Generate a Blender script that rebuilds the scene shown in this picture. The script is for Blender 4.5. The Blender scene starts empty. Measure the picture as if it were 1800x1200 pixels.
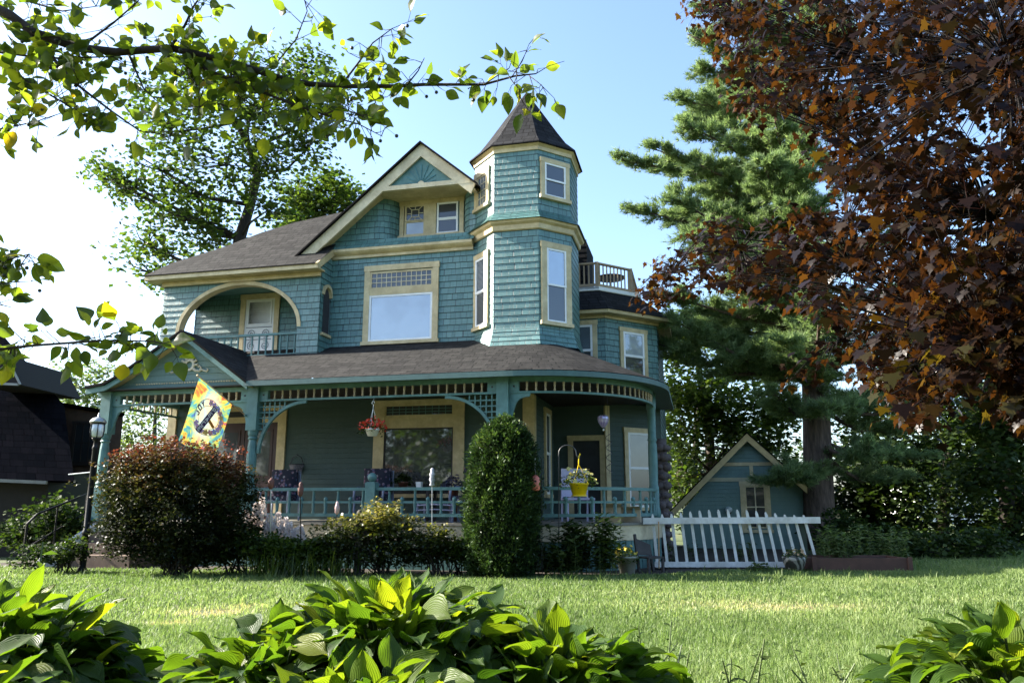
import bpy, math, random
import numpy as np
from mathutils import Vector, Matrix
S = bpy.context.scene
COL = S.collection
rnd = random.Random(7)
PI = math.pi
# ------------------------------------------------------------------ camera constants
F_PX = 1360.0
PITCH = math.atan(285.0 / F_PX)
ZC = 1.13
THETA = math.radians(13.3)
CT, ST = math.cos(THETA), math.sin(THETA)
ORG = (-2.5728, 14.3)

def at(px, py, Y):
    """a point seen at photo pixel (px, py) standing Y metres in front of the camera"""
    x = (px - 900) / F_PX
    y = -(py - 600) / F_PX
    ry = math.cos(PITCH) - y * math.sin(PITCH)
    rz = math.sin(PITCH) + y * math.cos(PITCH)
    return Vector((x * Y / ry, Y, ZC + rz * Y / ry))

def hw(u, v, w=0.0):
    """house coordinates -> world"""
    return Vector((ORG[0] + u * CT + v * ST, ORG[1] - u * ST + v * CT, w))

# ------------------------------------------------------------------ object helpers
def tag(o, label=None, cat=None, group=None, kind=None):
    if label: o['label'] = label
    if cat: o['category'] = cat
    if group: o['group'] = group
    if kind: o['kind'] = kind
    return o

def empty(name, loc=(0, 0, 0), rz=0.0, label=None, cat=None, group=None):
    o = bpy.data.objects.new(name, None)
    COL.objects.link(o)
    o.location = loc
    o.rotation_euler = (0, 0, rz)
    return tag(o, label, cat, group)

def link(name, me, parent=None, loc=(0, 0, 0), rz=0.0):
    o = bpy.data.objects.new(name, me)
    COL.objects.link(o)
    o.location = loc
    o.rotation_euler = (0, 0, rz)
    if parent: o.parent = parent
    return o

class Fr:
    """vertical wall frame: s along the wall, d outwards, w up"""
    def __init__(self, o, t, n):
        self.o = o; self.t = t; self.n = n
    def p(self, s, d, w):
        return (self.o[0] + s * self.t[0] + d * self.n[0], self.o[1] + s * self.t[1] + d * self.n[1], w)

def clip_band(poly, lo, hi):
    def half(pl, f):
        out = []
        for i in range(len(pl)):
            a, b = pl[i], pl[(i + 1) % len(pl)]
            fa, fb = f(a), f(b)
            if fa >= 0: out.append(a)
            if fa * fb < 0:
                t = fa / (fa - fb)
                out.append((a[0] + (b[0] - a[0]) * t, a[1] + (b[1] - a[1]) * t))
        return out
    pl = half(poly, lambda q: q[1] - lo)
    if len(pl) > 2: pl = half(pl, lambda q: hi - q[1])
    return pl if len(pl) > 2 else None

class MB:
    def __init__(self):
        self.v = []; self.f = []; self.uv = []; self.m = []
    def poly(self, pts, uv=None, m=0):
        i = len(self.v)
        self.v += [tuple(p) for p in pts]
        self.f.append(tuple(range(i, i + len(pts))))
        self.uv.append(uv); self.m.append(m)
    def idx(self, pts, faces, m=0):
        i = len(self.v)
        self.v += [tuple(p) for p in pts]
        for f in faces:
            self.f.append(tuple(i + k for k in f)); self.uv.append(None); self.m.append(m)
    def hexa(self, p, m=0):
        self.idx(p, [(0, 3, 2, 1), (4, 5, 6, 7), (0, 1, 5, 4), (1, 2, 6, 5), (2, 3, 7, 6), (3, 0, 4, 7)], m)
    def box(self, x0, x1, y0, y1, z0, z1, m=0):
        self.hexa([(x0, y0, z0), (x1, y0, z0), (x1, y1, z0), (x0, y1, z0), (x0, y0, z1), (x1, y0, z1), (x1, y1, z1), (x0, y1, z1)], m)
    def fbox(self, fr, s0, s1, d0, d1, w0, w1, m=0):
        q = fr.p
        self.hexa([q(s0, d1, w0), q(s1, d1, w0), q(s1, d0, w0), q(s0, d0, w0), q(s0, d1, w1), q(s1, d1, w1), q(s1, d0, w1), q(s0, d0, w1)], m)
    def prism(self, fr, poly, d0, d1, m=0):
        n = len(poly)
        a = [fr.p(s, d1, w) for s, w in poly]; b = [fr.p(s, d0, w) for s, w in poly]
        self.idx(a + b, [tuple(range(n)), tuple(range(2 * n - 1, n - 1, -1))] + [(i, i + n, (i + 1) % n + n, (i + 1) % n) for i in range(n)], m)
    def slab(self, poly, z0, z1, m=0):
        n = len(poly)
        a = [(x, y, z1) for x, y in poly]; b = [(x, y, z0) for x, y in poly]
        self.idx(a + b, [tuple(range(n)), tuple(range(2 * n - 1, n - 1, -1))] + [(i, i + n, (i + 1) % n + n, (i + 1) % n) for i in range(n)], m)
    def bar(self, p, q, wd, ht, m=0, up=(0, 0, 1)):
        p, q = Vector(p), Vector(q)
        a = (q - p).normalized(); u = Vector(up)
        s = a.cross(u)
        if s.length < 1e-4: s = a.cross(Vector((1, 0, 0)))
        s.normalize(); u = s.cross(a)
        c = []
        for e in (p, q):
            for ks, ku in ((-1, -1), (1, -1), (1, 1), (-1, 1)):
                c.append(e + s * (ks * wd / 2) + u * (ku * ht / 2))
        self.idx(c, [(0, 1, 2, 3), (7, 6, 5, 4), (0, 4, 5, 1), (1, 5, 6, 2), (2, 6, 7, 3), (3, 7, 4, 0)], m)
    def tube(self, pts, r, n=8, m=0, cap=True):
        pts = [Vector(p) for p in pts]
        k = len(pts)
        if not hasattr(r, '__len__'): r = [r] * k
        ref = None; vs = []
        for i, p in enumerate(pts):
            t = (pts[min(i + 1, k - 1)] - pts[max(i - 1, 0)])
            if t.length < 1e-9: t = Vector((0, 0, 1))
            t.normalize()
            if ref is None:
                ref = Vector((0, 0, 1)) if abs(t.z) < .9 else Vector((1, 0, 0))
            x = t.cross(ref).normalized(); y = x.cross(t).normalized(); ref = y
            ref = y
            for j in range(n):
                a = 2 * PI * j / n
                vs.append(p + x * (math.cos(a) * r[i]) + y * (math.sin(a) * r[i]))
        fs = []
        for i in range(k - 1):
            for j in range(n):
                fs.append((i * n + j, i * n + (j + 1) % n, (i + 1) * n + (j + 1) % n, (i + 1) * n + j))
        if cap:
            fs.append(tuple(range(n - 1, -1, -1))); fs.append(tuple((k - 1) * n + j for j in range(n)))
        self.idx(vs, fs, m)
    def lathe(self, prof, c=(0, 0, 0), n=16, m=0):
        vs = []; k = len(prof)
        for r, z in prof:
            for j in range(n):
                a = 2 * PI * j / n
                vs.append((c[0] + r * math.cos(a), c[1] + r * math.sin(a), c[2] + z))
        fs = []
        for i in range(k - 1):
            for j in range(n):
                fs.append((i * n + j, i * n + (j + 1) % n, (i + 1) * n + (j + 1) % n, (i + 1) * n + j))
        fs.append(tuple(range(n - 1, -1, -1))); fs.append(tuple((k - 1) * n + j for j in range(n)))
        self.idx(vs, fs, m)
    def ball(self, c, r, n=10, sz=1.0, m=0):
        k = max(4, n // 2)
        self.lathe([(max(1e-4, r * math.sin(PI * i / k)), -r * sz * math.cos(PI * i / k)) for i in range(k + 1)], c, n, m)
    def courses(self, fr, poly, h=.105, lip=.012, m=0, u0=0.0):
        lo = min(q[1] for q in poly); hi = max(q[1] for q in poly)
        k = math.floor(lo / h + 1e-6)
        while k * h < hi - 1e-5:
            a = k * h; pl = clip_band(poly, a, a + h)
            if pl:
                f = lambda w: lip * (1 - (w - a) / h)
                self.poly([fr.p(s, f(w), w) for s, w in pl], [(s + u0, w) for s, w in pl], m)
                low = [q for q in pl if abs(q[1] - max(a, lo)) < 1e-5]
                if len(low) >= 2:
                    s0 = min(q[0] for q in low); s1 = max(q[0] for q in low); w = low[0][1]; d = f(w)
                    self.poly([fr.p(s0, 0, w), fr.p(s1, 0, w), fr.p(s1, d, w), fr.p(s0, d, w)], [(s0 + u0, w)] * 4, m)
            k += 1
    def build(self, name, mats, parent=None, smooth=False, loc=(0, 0, 0), rz=0.0):
        return link(name, self.mesh(name, mats, smooth), parent, loc, rz)
    def mesh(self, name, mats, smooth=False):
        me = bpy.data.meshes.new(name)
        me.from_pydata(self.v, [], self.f)
        if not isinstance(mats, (list, tuple)): mats = [mats]
        for x in mats: me.materials.append(x)
        me.polygons.foreach_set('material_index', self.m)
        if any(u is not None for u in self.uv):
            l = me.uv_layers.new(name='UVMap')
            fl = []
            for f, u in zip(self.f, self.uv):
                if u is None: fl += [0.0, 0.0] * len(f)
                else:
                    for a in u: fl += [a[0], a[1]]
            l.data.foreach_set('uv', fl)
        if smooth: me.polygons.foreach_set('use_smooth', [True] * len(self.f))
        me.update()
        return me

# ------------------------------------------------------------------ numpy leaf builder
def np_mesh(name, V, starts_sizes, loops, mats, rndv=None, uv=None, smooth=False, mi=None):
    me = bpy.data.meshes.new(name)
    sizes = starts_sizes
    nf = len(sizes)
    starts = np.zeros(nf, np.int32); starts[1:] = np.cumsum(sizes)[:-1]
    me.vertices.add(len(V)); me.vertices.foreach_set('co', np.asarray(V, np.float32).ravel())
    me.loops.add(len(loops)); me.loops.foreach_set('vertex_index', np.asarray(loops, np.int32))
    me.polygons.add(nf); me.polygons.foreach_set('loop_start', starts)
    me.update(calc_edges=True)
    if not isinstance(mats, (list, tuple)): mats = [mats]
    for x in mats: me.materials.append(x)
    if mi is not None: me.polygons.foreach_set('material_index', np.asarray(mi, np.int32))
    if rndv is not None:
        a = me.attributes.new('rnd', 'FLOAT', 'FACE'); a.data.foreach_set('value', np.asarray(rndv, np.float32))
    if uv is not None:
        l = me.uv_layers.new(name='UVMap'); l.data.foreach_set('uv', np.asarray(uv, np.float32).ravel())
    if smooth: me.polygons.foreach_set('use_smooth', np.ones(nf, bool))
    me.validate(); me.update()
    return me

def scatter(name, tv, tf, M, T, mats, R=None, uvt=None, smooth=False):
    """copies of one leaf template: tv (k,3), tf list of faces, M (N,3,3) columns = axes, T (N,3)"""
    tv = np.asarray(tv, float); N = len(T); k = len(tv)
    V = np.einsum('nij,kj->nki', M, tv) + T[:, None, :]
    fl = np.concatenate([np.asarray(f) for f in tf]); sz = np.array([len(f) for f in tf])
    loops = (np.arange(N)[:, None] * k + fl[None, :]).ravel()
    sizes = np.tile(sz, N)
    if R is None: R = np.random.default_rng(3).random(N)
    rv = np.repeat(R, len(tf))
    uv = None
    if uvt is not None: uv = np.tile(np.asarray(uvt, float)[fl], (N, 1))
    return np_mesh(name, V.reshape(-1, 3), sizes, loops, mats, rv, uv, smooth)

def unit(a):
    return a / np.maximum(np.linalg.norm(a, axis=-1, keepdims=True), 1e-9)

def basis(d, n, size, sx=1.0):
    """leaf axes: y along d, z near n; size array"""
    d = unit(d); x = unit(np.cross(d, n)); z = np.cross(x, d)
    M = np.stack([x * sx, d, z], axis=-1)
    return M * np.asarray(size)[:, None, None]

LEAF = ([(0, 0, 0), (-.3, .42, .07), (0, .45, 0), (.3, .42, .07), (0, 1, -.06)], [(0, 2, 1), (0, 3, 2), (1, 2, 4), (2, 3, 4)])
DIAM = ([(0, 0, 0), (-.34, .5, .06), (0, 1, 0), (.34, .5, .06)], [(0, 3, 2, 1)])
_m = [(0, 0), (.20, .02), (.62, -.10), (.44, .14), (.78, .34), (.60, .40), (.52, .52), (.32, .50), (.26, .74), (.14, .80), (0, 1.15)]
MAPLE_V = [(0, .36, .0)] + [(x, y, -.10 * x * x + .04 * abs(x) - .05 * y * y) for x, y in _m] + [(-x, y, -.10 * x * x + .04 * abs(x) - .05 * y * y) for x, y in _m[-2:0:-1]]
MAPLE_F = [(0, i, i % 20 + 1) for i in range(1, 21)]

# ------------------------------------------------------------------ materials
def newmat(name):
    m = bpy.data.materials.new(name); m.use_nodes = True
    nt = m.node_tree; nt.nodes.clear()
    out = nt.nodes.new('ShaderNodeOutputMaterial')
    return m, nt, out

def N(nt, t, **k):
    n = nt.nodes.new(t)
    for a, b in k.items():
        if a in n.inputs.keys(): n.inputs[a].default_value = b
        else: setattr(n, a, b)
    return n

def ramp(nt, fac, stops, interp='LINEAR'):
    r = nt.nodes.new('ShaderNodeValToRGB'); r.color_ramp.interpolation = interp
    e = r.color_ramp.elements
    while len(e) < len(stops): e.new(.5)
    for x, (p, c) in zip(e, stops):
        x.position = p; x.color = (*c, 1)
    nt.links.new(fac, r.inputs[0])
    return r.outputs[0]

def mulc(nt, a, b, fac=1.0, mode='MULTIPLY'):
    n = nt.nodes.new('ShaderNodeMix'); n.data_type = 'RGBA'; n.blend_type = mode
    n.inputs[0].default_value = fac
    for sock, val in ((n.inputs[6], a), (n.inputs[7], b)):
        if isinstance(val, tuple): sock.default_value = (*val, 1)
        else: nt.links.new(val, sock)
    return n.outputs[2]

def paint(name, col, rough=.55, var=.16, scale=6.0, spec=.4, bump=.15, bscale=60, metal=0.0, dirt=None):
    m, nt, out = newmat(name)
    tc = N(nt, 'ShaderNodeTexCoord')
    nz = N(nt, 'ShaderNodeTexNoise', Scale=scale, Detail=6.0, Roughness=.65)
    nt.links.new(tc.outputs['Object'], nz.inputs['Vector'])
    lo = tuple(c * (1 - var) for c in col); hi = tuple(min(1, c * (1 + var)) for c in col)
    c = ramp(nt, nz.outputs[0], [(.3, lo), (.7, hi)])
    if dirt:
        n2 = N(nt, 'ShaderNodeTexNoise', Scale=2.2, Detail=9.0, Roughness=.75)
        nt.links.new(tc.outputs['Object'], n2.inputs['Vector'])
        c = mulc(nt, c, ramp(nt, n2.outputs[0], [(.42, dirt), (.62, (1, 1, 1))]), .6)
    b = N(nt, 'ShaderNodeBsdfPrincipled', Roughness=rough, Metallic=metal)
    b.inputs['Specular IOR Level'].default_value = spec
    nt.links.new(c, b.inputs['Base Color'])
    if bump:
        n3 = N(nt, 'ShaderNodeTexNoise', Scale=bscale, Detail=4.0)
        nt.links.new(tc.outputs['Object'], n3.inputs['Vector'])
        bp = N(nt, 'ShaderNodeBump', Strength=bump, Distance=.01)
        nt.links.new(n3.outputs[0], bp.inputs['Height']); nt.links.new(bp.outputs[0], b.inputs['Normal'])
    nt.links.new(b.outputs[0], out.inputs[0])
    return m

def coursed(name, c1, c2, joint, bw, h, rough=.7, weather=(.62, .7, .72), wfac=.55, spec=.3, jit=.10, mortar=.005, chalk=None):
    """shingle courses on the metre UVs: random widths and tints, weather streaks"""
    m, nt, out = newmat(name)
    uv = N(nt, 'ShaderNodeUVMap')
    sp = N(nt, 'ShaderNodeSeparateXYZ'); nt.links.new(uv.outputs[0], sp.inputs[0])
    nz = N(nt, 'ShaderNodeTexNoise', Scale=5.0, Detail=0.0)
    rw = N(nt, 'ShaderNodeMath', operation='DIVIDE'); rw.inputs[1].default_value = h; nt.links.new(sp.outputs[1], rw.inputs[0])
    rf = N(nt, 'ShaderNodeMath', operation='FLOOR'); nt.links.new(rw.outputs[0], rf.inputs[0])
    rc = N(nt, 'ShaderNodeCombineXYZ'); nt.links.new(sp.outputs[0], rc.inputs[0]); nt.links.new(rf.outputs[0], rc.inputs[1]); nt.links.new(rc.outputs[0], nz.inputs['Vector'])
    ad = N(nt, 'ShaderNodeMath', operation='MULTIPLY_ADD'); ad.inputs[1].default_value = jit * 2
    nt.links.new(nz.outputs[0], ad.inputs[0]); nt.links.new(sp.outputs[0], ad.inputs[2])
    cb = N(nt, 'ShaderNodeCombineXYZ'); nt.links.new(ad.outputs[0], cb.inputs[0]); nt.links.new(sp.outputs[1], cb.inputs[1])
    br = N(nt, 'ShaderNodeTexBrick', Scale=1.0)
    br.offset = .37; br.offset_frequency = 2; br.squash = .8; br.squash_frequency = 3
    br.inputs['Brick Width'].default_value = bw; br.inputs['Row Height'].default_value = h
    br.inputs['Mortar Size'].default_value = mortar; br.inputs['Mortar Smooth'].default_value = .2
    br.inputs['Color1'].default_value = (*c1, 1); br.inputs['Color2'].default_value = (*c2, 1); br.inputs['Mortar'].default_value = (*joint, 1)
    nt.links.new(cb.outputs[0], br.inputs['Vector'])
    mp = N(nt, 'ShaderNodeMapping'); mp.inputs['Scale'].default_value = (9, 1.6, 1)
    nt.links.new(uv.outputs[0], mp.inputs[0])
    n2 = N(nt, 'ShaderNodeTexNoise', Scale=1.2, Detail=8.0, Roughness=.7); nt.links.new(mp.outputs[0], n2.inputs['Vector'])
    c = mulc(nt, br.outputs[0], ramp(nt, n2.outputs[0], [(.36, weather), (.6, (1, 1, 1))]), wfac)
    if chalk:
        n4 = N(nt, 'ShaderNodeTexNoise', Scale=14.0, Detail=6.0, Roughness=.8); nt.links.new(mp.outputs[0], n4.inputs['Vector'])
        mx = N(nt, 'ShaderNodeMix', data_type='RGBA'); nt.links.new(ramp(nt, n4.outputs[0], [(.57, (0, 0, 0)), (.72, (.6, .6, .6))]), mx.inputs[0])
        nt.links.new(c, mx.inputs[6]); mx.inputs[7].default_value = (*chalk, 1); c = mx.outputs[2]
    b = N(nt, 'ShaderNodeBsdfPrincipled', Roughness=rough); b.inputs['Specular IOR Level'].default_value = spec
    nt.links.new(c, b.inputs['Base Color'])
    n3 = N(nt, 'ShaderNodeTexNoise', Scale=40.0, Detail=5.0); nt.links.new(mp.outputs[0], n3.inputs['Vector'])
    mt = N(nt, 'ShaderNodeMath', operation='MULTIPLY_ADD'); mt.inputs[1].default_value = -1.2
    nt.links.new(br.outputs['Fac'], mt.inputs[0]); nt.links.new(n3.outputs[0], mt.inputs[2])
    bp = N(nt, 'ShaderNodeBump', Strength=.5, Distance=.006); nt.links.new(mt.outputs[0], bp.inputs['Height'])
    nt.links.new(bp.outputs[0], b.inputs['Normal'])
    nt.links.new(b.outputs[0], out.inputs[0])
    return m

def leafmat(name, stops, trans, fac=.35, rough=.45, spec=.5, veins=False, edge=None):
    m, nt, out = newmat(name)
    at_ = N(nt, 'ShaderNodeAttribute', attribute_name='rnd')
    c = ramp(nt, at_.outputs['Fac'], stops)
    b = N(nt, 'ShaderNodeBsdfPrincipled', Roughness=rough); b.inputs['Specular IOR Level'].default_value = spec
    t = N(nt, 'ShaderNodeBsdfTranslucent')
    tc = mulc(nt, c, trans, 1.0, 'MULTIPLY')
    nt.links.new(c, b.inputs['Base Color']); nt.links.new(tc, t.inputs[0])
    if veins:
        uv = N(nt, 'ShaderNodeUVMap')
        sp = N(nt, 'ShaderNodeSeparateXYZ'); nt.links.new(uv.outputs[0], sp.inputs[0])
        w = N(nt, 'ShaderNodeMath', operation='MULTIPLY'); w.inputs[1].default_value = 46.0; nt.links.new(sp.outputs[0], w.inputs[0])
        s = N(nt, 'ShaderNodeMath', operation='SINE'); nt.links.new(w.outputs[0], s.inputs[0])
        bp = N(nt, 'ShaderNodeBump', Strength=.3, Distance=.004); nt.links.new(s.outputs[0], bp.inputs['Height'])
        nt.links.new(bp.outputs[0], b.inputs['Normal']); nt.links.new(bp.outputs[0], t.inputs['Normal'])
        v = N(nt, 'ShaderNodeMath', operation='MULTIPLY_ADD'); v.inputs[1].default_value = .12; v.inputs[2].default_value = .9; nt.links.new(s.outputs[0], v.inputs[0])
        c2 = mulc(nt, c, v.outputs[0]); nt.links.new(c2, b.inputs['Base Color'])
        nt.links.new(mulc(nt, tc, v.outputs[0]), t.inputs[0])
    mx = N(nt, 'ShaderNodeMixShader'); mx.inputs[0].default_value = fac
    nt.links.new(b.outputs[0], mx.inputs[1]); nt.links.new(t.outputs[0], mx.inputs[2]); nt.links.new(mx.outputs[0], out.inputs[0])
    return m

def glassmat(name, col, mirror=.12, rough=.03, wob=.02):
    m, nt, out = newmat(name)
    tc = N(nt, 'ShaderNodeTexCoord')
    nz = N(nt, 'ShaderNodeTexNoise', Scale=1.7, Detail=2.0); nt.links.new(tc.outputs['Object'], nz.inputs['Vector'])
    c = ramp(nt, nz.outputs[0], [(.35, tuple(x * .7 for x in col)), (.65, tuple(x * 1.3 for x in col))])
    d = N(nt, 'ShaderNodeBsdfPrincipled', Roughness=.5); nt.links.new(c, d.inputs['Base Color'])
    g = N(nt, 'ShaderNodeBsdfGlossy', Roughness=rough); g.inputs[0].default_value = (.9, .95, 1, 1)
    bp = N(nt, 'ShaderNodeBump', Strength=wob, Distance=.05); nt.links.new(nz.outputs[0], bp.inputs['Height'])
    nt.links.new(bp.outputs[0], g.inputs['Normal'])
    fr = N(nt, 'ShaderNodeFresnel', IOR=1.5)
    a = N(nt, 'ShaderNodeMath', operation='ADD'); a.inputs[1].default_value = mirror - .04; a.use_clamp = True; nt.links.new(fr.outputs[0], a.inputs[0])
    mx = N(nt, 'ShaderNodeMixShader'); nt.links.new(a.outputs[0], mx.inputs[0])
    nt.links.new(d.outputs[0], mx.inputs[1]); nt.links.new(g.outputs[0], mx.inputs[2]); nt.links.new(mx.outputs[0], out.inputs[0])
    return m

def barkmat(name, a, b, sx=6, sz=1.0):
    m, nt, out = newmat(name)
    tc = N(nt, 'ShaderNodeTexCoord'); mp = N(nt, 'ShaderNodeMapping'); mp.inputs['Scale'].default_value = (sx, sx, sz)
    nt.links.new(tc.outputs['Object'], mp.inputs[0])
    nz = N(nt, 'ShaderNodeTexNoise', Scale=2.5, Detail=8.0, Roughness=.7); nt.links.new(mp.outputs[0], nz.inputs['Vector'])
    c = ramp(nt, nz.outputs[0], [(.35, a), (.65, b)])
    p = N(nt, 'ShaderNodeBsdfPrincipled', Roughness=.9); p.inputs['Specular IOR Level'].default_value = .2
    nt.links.new(c, p.inputs['Base Color'])
    bp = N(nt, 'ShaderNodeBump', Strength=.8, Distance=.03); nt.links.new(nz.outputs[0], bp.inputs['Height']); nt.links.new(bp.outputs[0], p.inputs['Normal'])
    nt.links.new(p.outputs[0], out.inputs[0])
    return m

TEAL = (.105, .275, .285)
M_SH = coursed('teal_shingle', (.072, .168, .160), (.116, .236, .220), (.018, .045, .045), .14, .14, chalk=(.36, .44, .42), weather=(.64, .72, .70), wfac=.6, rough=.42, spec=.6)
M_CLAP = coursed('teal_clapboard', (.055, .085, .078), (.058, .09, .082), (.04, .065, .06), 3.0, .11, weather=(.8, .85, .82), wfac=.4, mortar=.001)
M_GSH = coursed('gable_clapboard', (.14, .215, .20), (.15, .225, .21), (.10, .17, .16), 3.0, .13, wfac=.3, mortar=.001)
M_TEAL = paint('teal_trim_paint', (.10, .215, .207), .5, .18, bump=.1, dirt=(.6, .62, .58))
M_CREAM = paint('cream_trim_paint', (.60, .49, .28), .5, .12, bump=.12, dirt=(.55, .50, .42))
M_CREAM2 = paint('pale_cream_paint', (.66, .57, .38), .5, .12, bump=.12, dirt=(.6, .55, .48))
M_FENCE = paint('weathered_white_paint', (.70, .70, .67), .5, .12, bump=.15, dirt=(.62, .60, .52))
M_WHITE = paint('white_paint', (.78, .78, .76), .45, .05, bump=.04)
M_ROOF = coursed('asphalt_shingle', (.013, .0128, .0125), (.034, .0325, .0305), (.004, .004, .004), .28, .15, rough=.92, weather=(.5, .5, .5), wfac=.75, mortar=.012, spec=.15, jit=.03)
M_ROOFD = coursed('dark_asphalt_shingle', (.010, .0102, .011), (.026, .0265, .028), (.003, .003, .0035), .28, .15, rough=.9, wfac=.75, weather=(.5, .5, .5), mortar=.012, spec=.15, jit=.03)
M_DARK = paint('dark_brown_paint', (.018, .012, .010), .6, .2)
M_DOOR = paint('red_brown_door_wood', (.04, .012, .009), .35, .3, scale=3)
M_GLASS = glassmat('dark_window_glass', (.010, .012, .014), .06)
M_GLASSB = glassmat('sky_window_glass', (.13, .16, .19), .24, wob=.05)
M_GLASSM = glassmat('shaded_window_glass', (.05, .07, .09), .13)
M_CURT = glassmat('curtained_window_glass', (.26, .29, .32), .10)
M_BLACK = paint('black_metal_paint', (.006, .006, .007), .45, .2, spec=.25)
M_OPENING = paint('dark_opening_fill', (.03, .032, .035), .8, .2)
# ================================================================== THE HOUSE (u along the front, v back, w up)
HOUSE = empty('victorian_house', (ORG[0], ORG[1], 0), -THETA,
              'teal shingled Victorian house with a corner turret and a wraparound spindle porch', 'house')
R2 = math.sqrt(.5)
VM = 2.2
F_MAIN = Fr((0, VM), (1, 0), (0, -1))
F_POR = Fr((0, 0), (1, 0), (0, -1))
SH_H = .14

def window(name, fr, s0, s1, w0, w1, cw, panes, parent=HOUSE, head=None, casing=M_CREAM, d=.05, sill=True, base=.0, label=None):
    """casing (the part) with sash bars, panes and muntins as sub-parts; panes: list of dicts in frame metres"""
    m = MB()
    hd = head or cw
    m.fbox(fr, s0, s0 + cw, base - .01, base + d, w0, w1 - hd)
    m.fbox(fr, s1 - cw, s1, base - .01, base + d, w0, w1 - hd)
    m.fbox(fr, s0 - .015, s1 + .015, base - .01, base + d + .006, w1 - hd, w1)
    if sill: m.fbox(fr, s0 - .03, s1 + .03, base - .01, base + d + .03, w0 - .045, w0 + .03)
    for p in panes:
        if p.get('rail'):   # a casing bar between panes
            m.fbox(fr, p['b'][0], p['b'][1], base - .01, base + d - .006, p['b'][2], p['b'][3])
    o = m.build(name, casing, parent)
    if label: o['label'] = label
    for p in panes:
        if p.get('rail'): continue
        a0, a1, b0, b1 = p['b']; sw = p.get('sash', .045); sm = p.get('mat', M_WHITE); gl = p.get('glass', M_GLASS)
        q = MB(); dd = base + p.get('d', .04)
        q.fbox(fr, a0, a0 + sw, base, dd, b0, b1); q.fbox(fr, a1 - sw, a1, base, dd, b0, b1)
        q.fbox(fr, a0 + sw, a1 - sw, base, dd - .002, b0, b0 + sw); q.fbox(fr, a0 + sw, a1 - sw, base, dd - .002, b1 - sw, b1)
        q.build('sash', sm, o)
        g = MB(); e = base + p.get('gd', .022)
        g.poly([fr.p(a0 + sw * .5, e, b0 + sw * .5), fr.p(a1 - sw * .5, e, b0 + sw * .5), fr.p(a1 - sw * .5, e, b1 - sw * .5), fr.p(a0 + sw * .5, e, b1 - sw * .5)])
        g.build('glass_pane', gl, o)
        if p.get('grid'):
            nx, nz, tk = p['grid']; k = MB()
            for i in range(1, nx):
                x = a0 + sw + (a1 - a0 - 2 * sw) * i / nx
                k.fbox(fr, x - tk, x + tk, e + .002, e + .010, b0 + sw * .8, b1 - sw * .8)
            for i in range(1, nz):
                z = b0 + sw + (b1 - b0 - 2 * sw) * i / nz
                k.fbox(fr, a0 + sw * .8, a1 - sw * .8, e + .003, e + .013, z - tk, z + tk)
            if p.get('diamond'):
                cx, cz = (a0 + a1) / 2, (b0 + b1) / 2
                k = MB()
                r = min(a1 - a0, b1 - b0) * .22
                for (x0, z0, x1, z1) in [(-r, -r, r, -r), (r, -r, r, r), (r, r, -r, r), (-r, r, -r, -r), (-r, -r, -2.2 * r, -2.2 * r), (r, -r, 2.2 * r, -2.2 * r), (r, r, 2.2 * r, 2.2 * r), (-r, r, -2.2 * r, 2.2 * r), (0, r, 0, 2.2 * r), (0, -r, 0, -2.2 * r), (r, 0, 2.2 * r, 0), (-r, 0, -2.2 * r, 0)]:
                    k.bar(fr.p(cx + x0, e + .006, cz + z0), fr.p(cx + x1, e + .006, cz + z1), .014, .014)
            k.build('muntin', p.get('gmat', M_CREAM2), o)
    return o

def dbl(s0, s1, w0, w1, cw, mid=.5, top=M_GLASSM, bot=M_GLASSM, sash=.05, hd=None):
    a0, a1 = s0 + cw, s1 - cw; b0, b1 = w0 + .03, w1 - (hd or cw); m = b0 + (b1 - b0) * mid
    return [dict(b=(a0, a1, m - .02, b1), d=.048, gd=.03, glass=top, sash=sash), dict(b=(a0, a1, b0, m + .02), d=.038, gd=.022, glass=bot, sash=sash)]

# ---- first floor walls (narrow clapboards), behind the porch
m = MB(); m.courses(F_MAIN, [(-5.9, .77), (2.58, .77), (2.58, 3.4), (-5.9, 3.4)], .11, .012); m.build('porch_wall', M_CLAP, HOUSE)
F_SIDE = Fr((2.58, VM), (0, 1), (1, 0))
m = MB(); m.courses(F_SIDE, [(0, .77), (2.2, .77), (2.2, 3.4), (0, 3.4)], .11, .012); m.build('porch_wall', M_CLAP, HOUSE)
VB = 4.4
F_BACK = Fr((0, VB), (1, 0), (0, -1))
F_BFR = Fr((3.84, VB), (R2, R2), (R2, -R2))
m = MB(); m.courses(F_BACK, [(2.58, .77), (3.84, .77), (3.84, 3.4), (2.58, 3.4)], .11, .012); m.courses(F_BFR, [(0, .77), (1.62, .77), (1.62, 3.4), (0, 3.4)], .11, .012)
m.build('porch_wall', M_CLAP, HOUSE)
for fr, s0, s1, d, zt in ((F_MAIN, 2.36, 2.595, .045, 3.34), (F_MAIN, -6.0, -5.78, .045, 3.34), (F_SIDE, -.03, .13, .03, 3.335), (F_BFR, -.08, .05, .03, 3.33)):
    m = MB(); m.fbox(fr, s0, s1, -.02, d, .80, zt); m.build('corner_board', M_CREAM, HOUSE)
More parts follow.
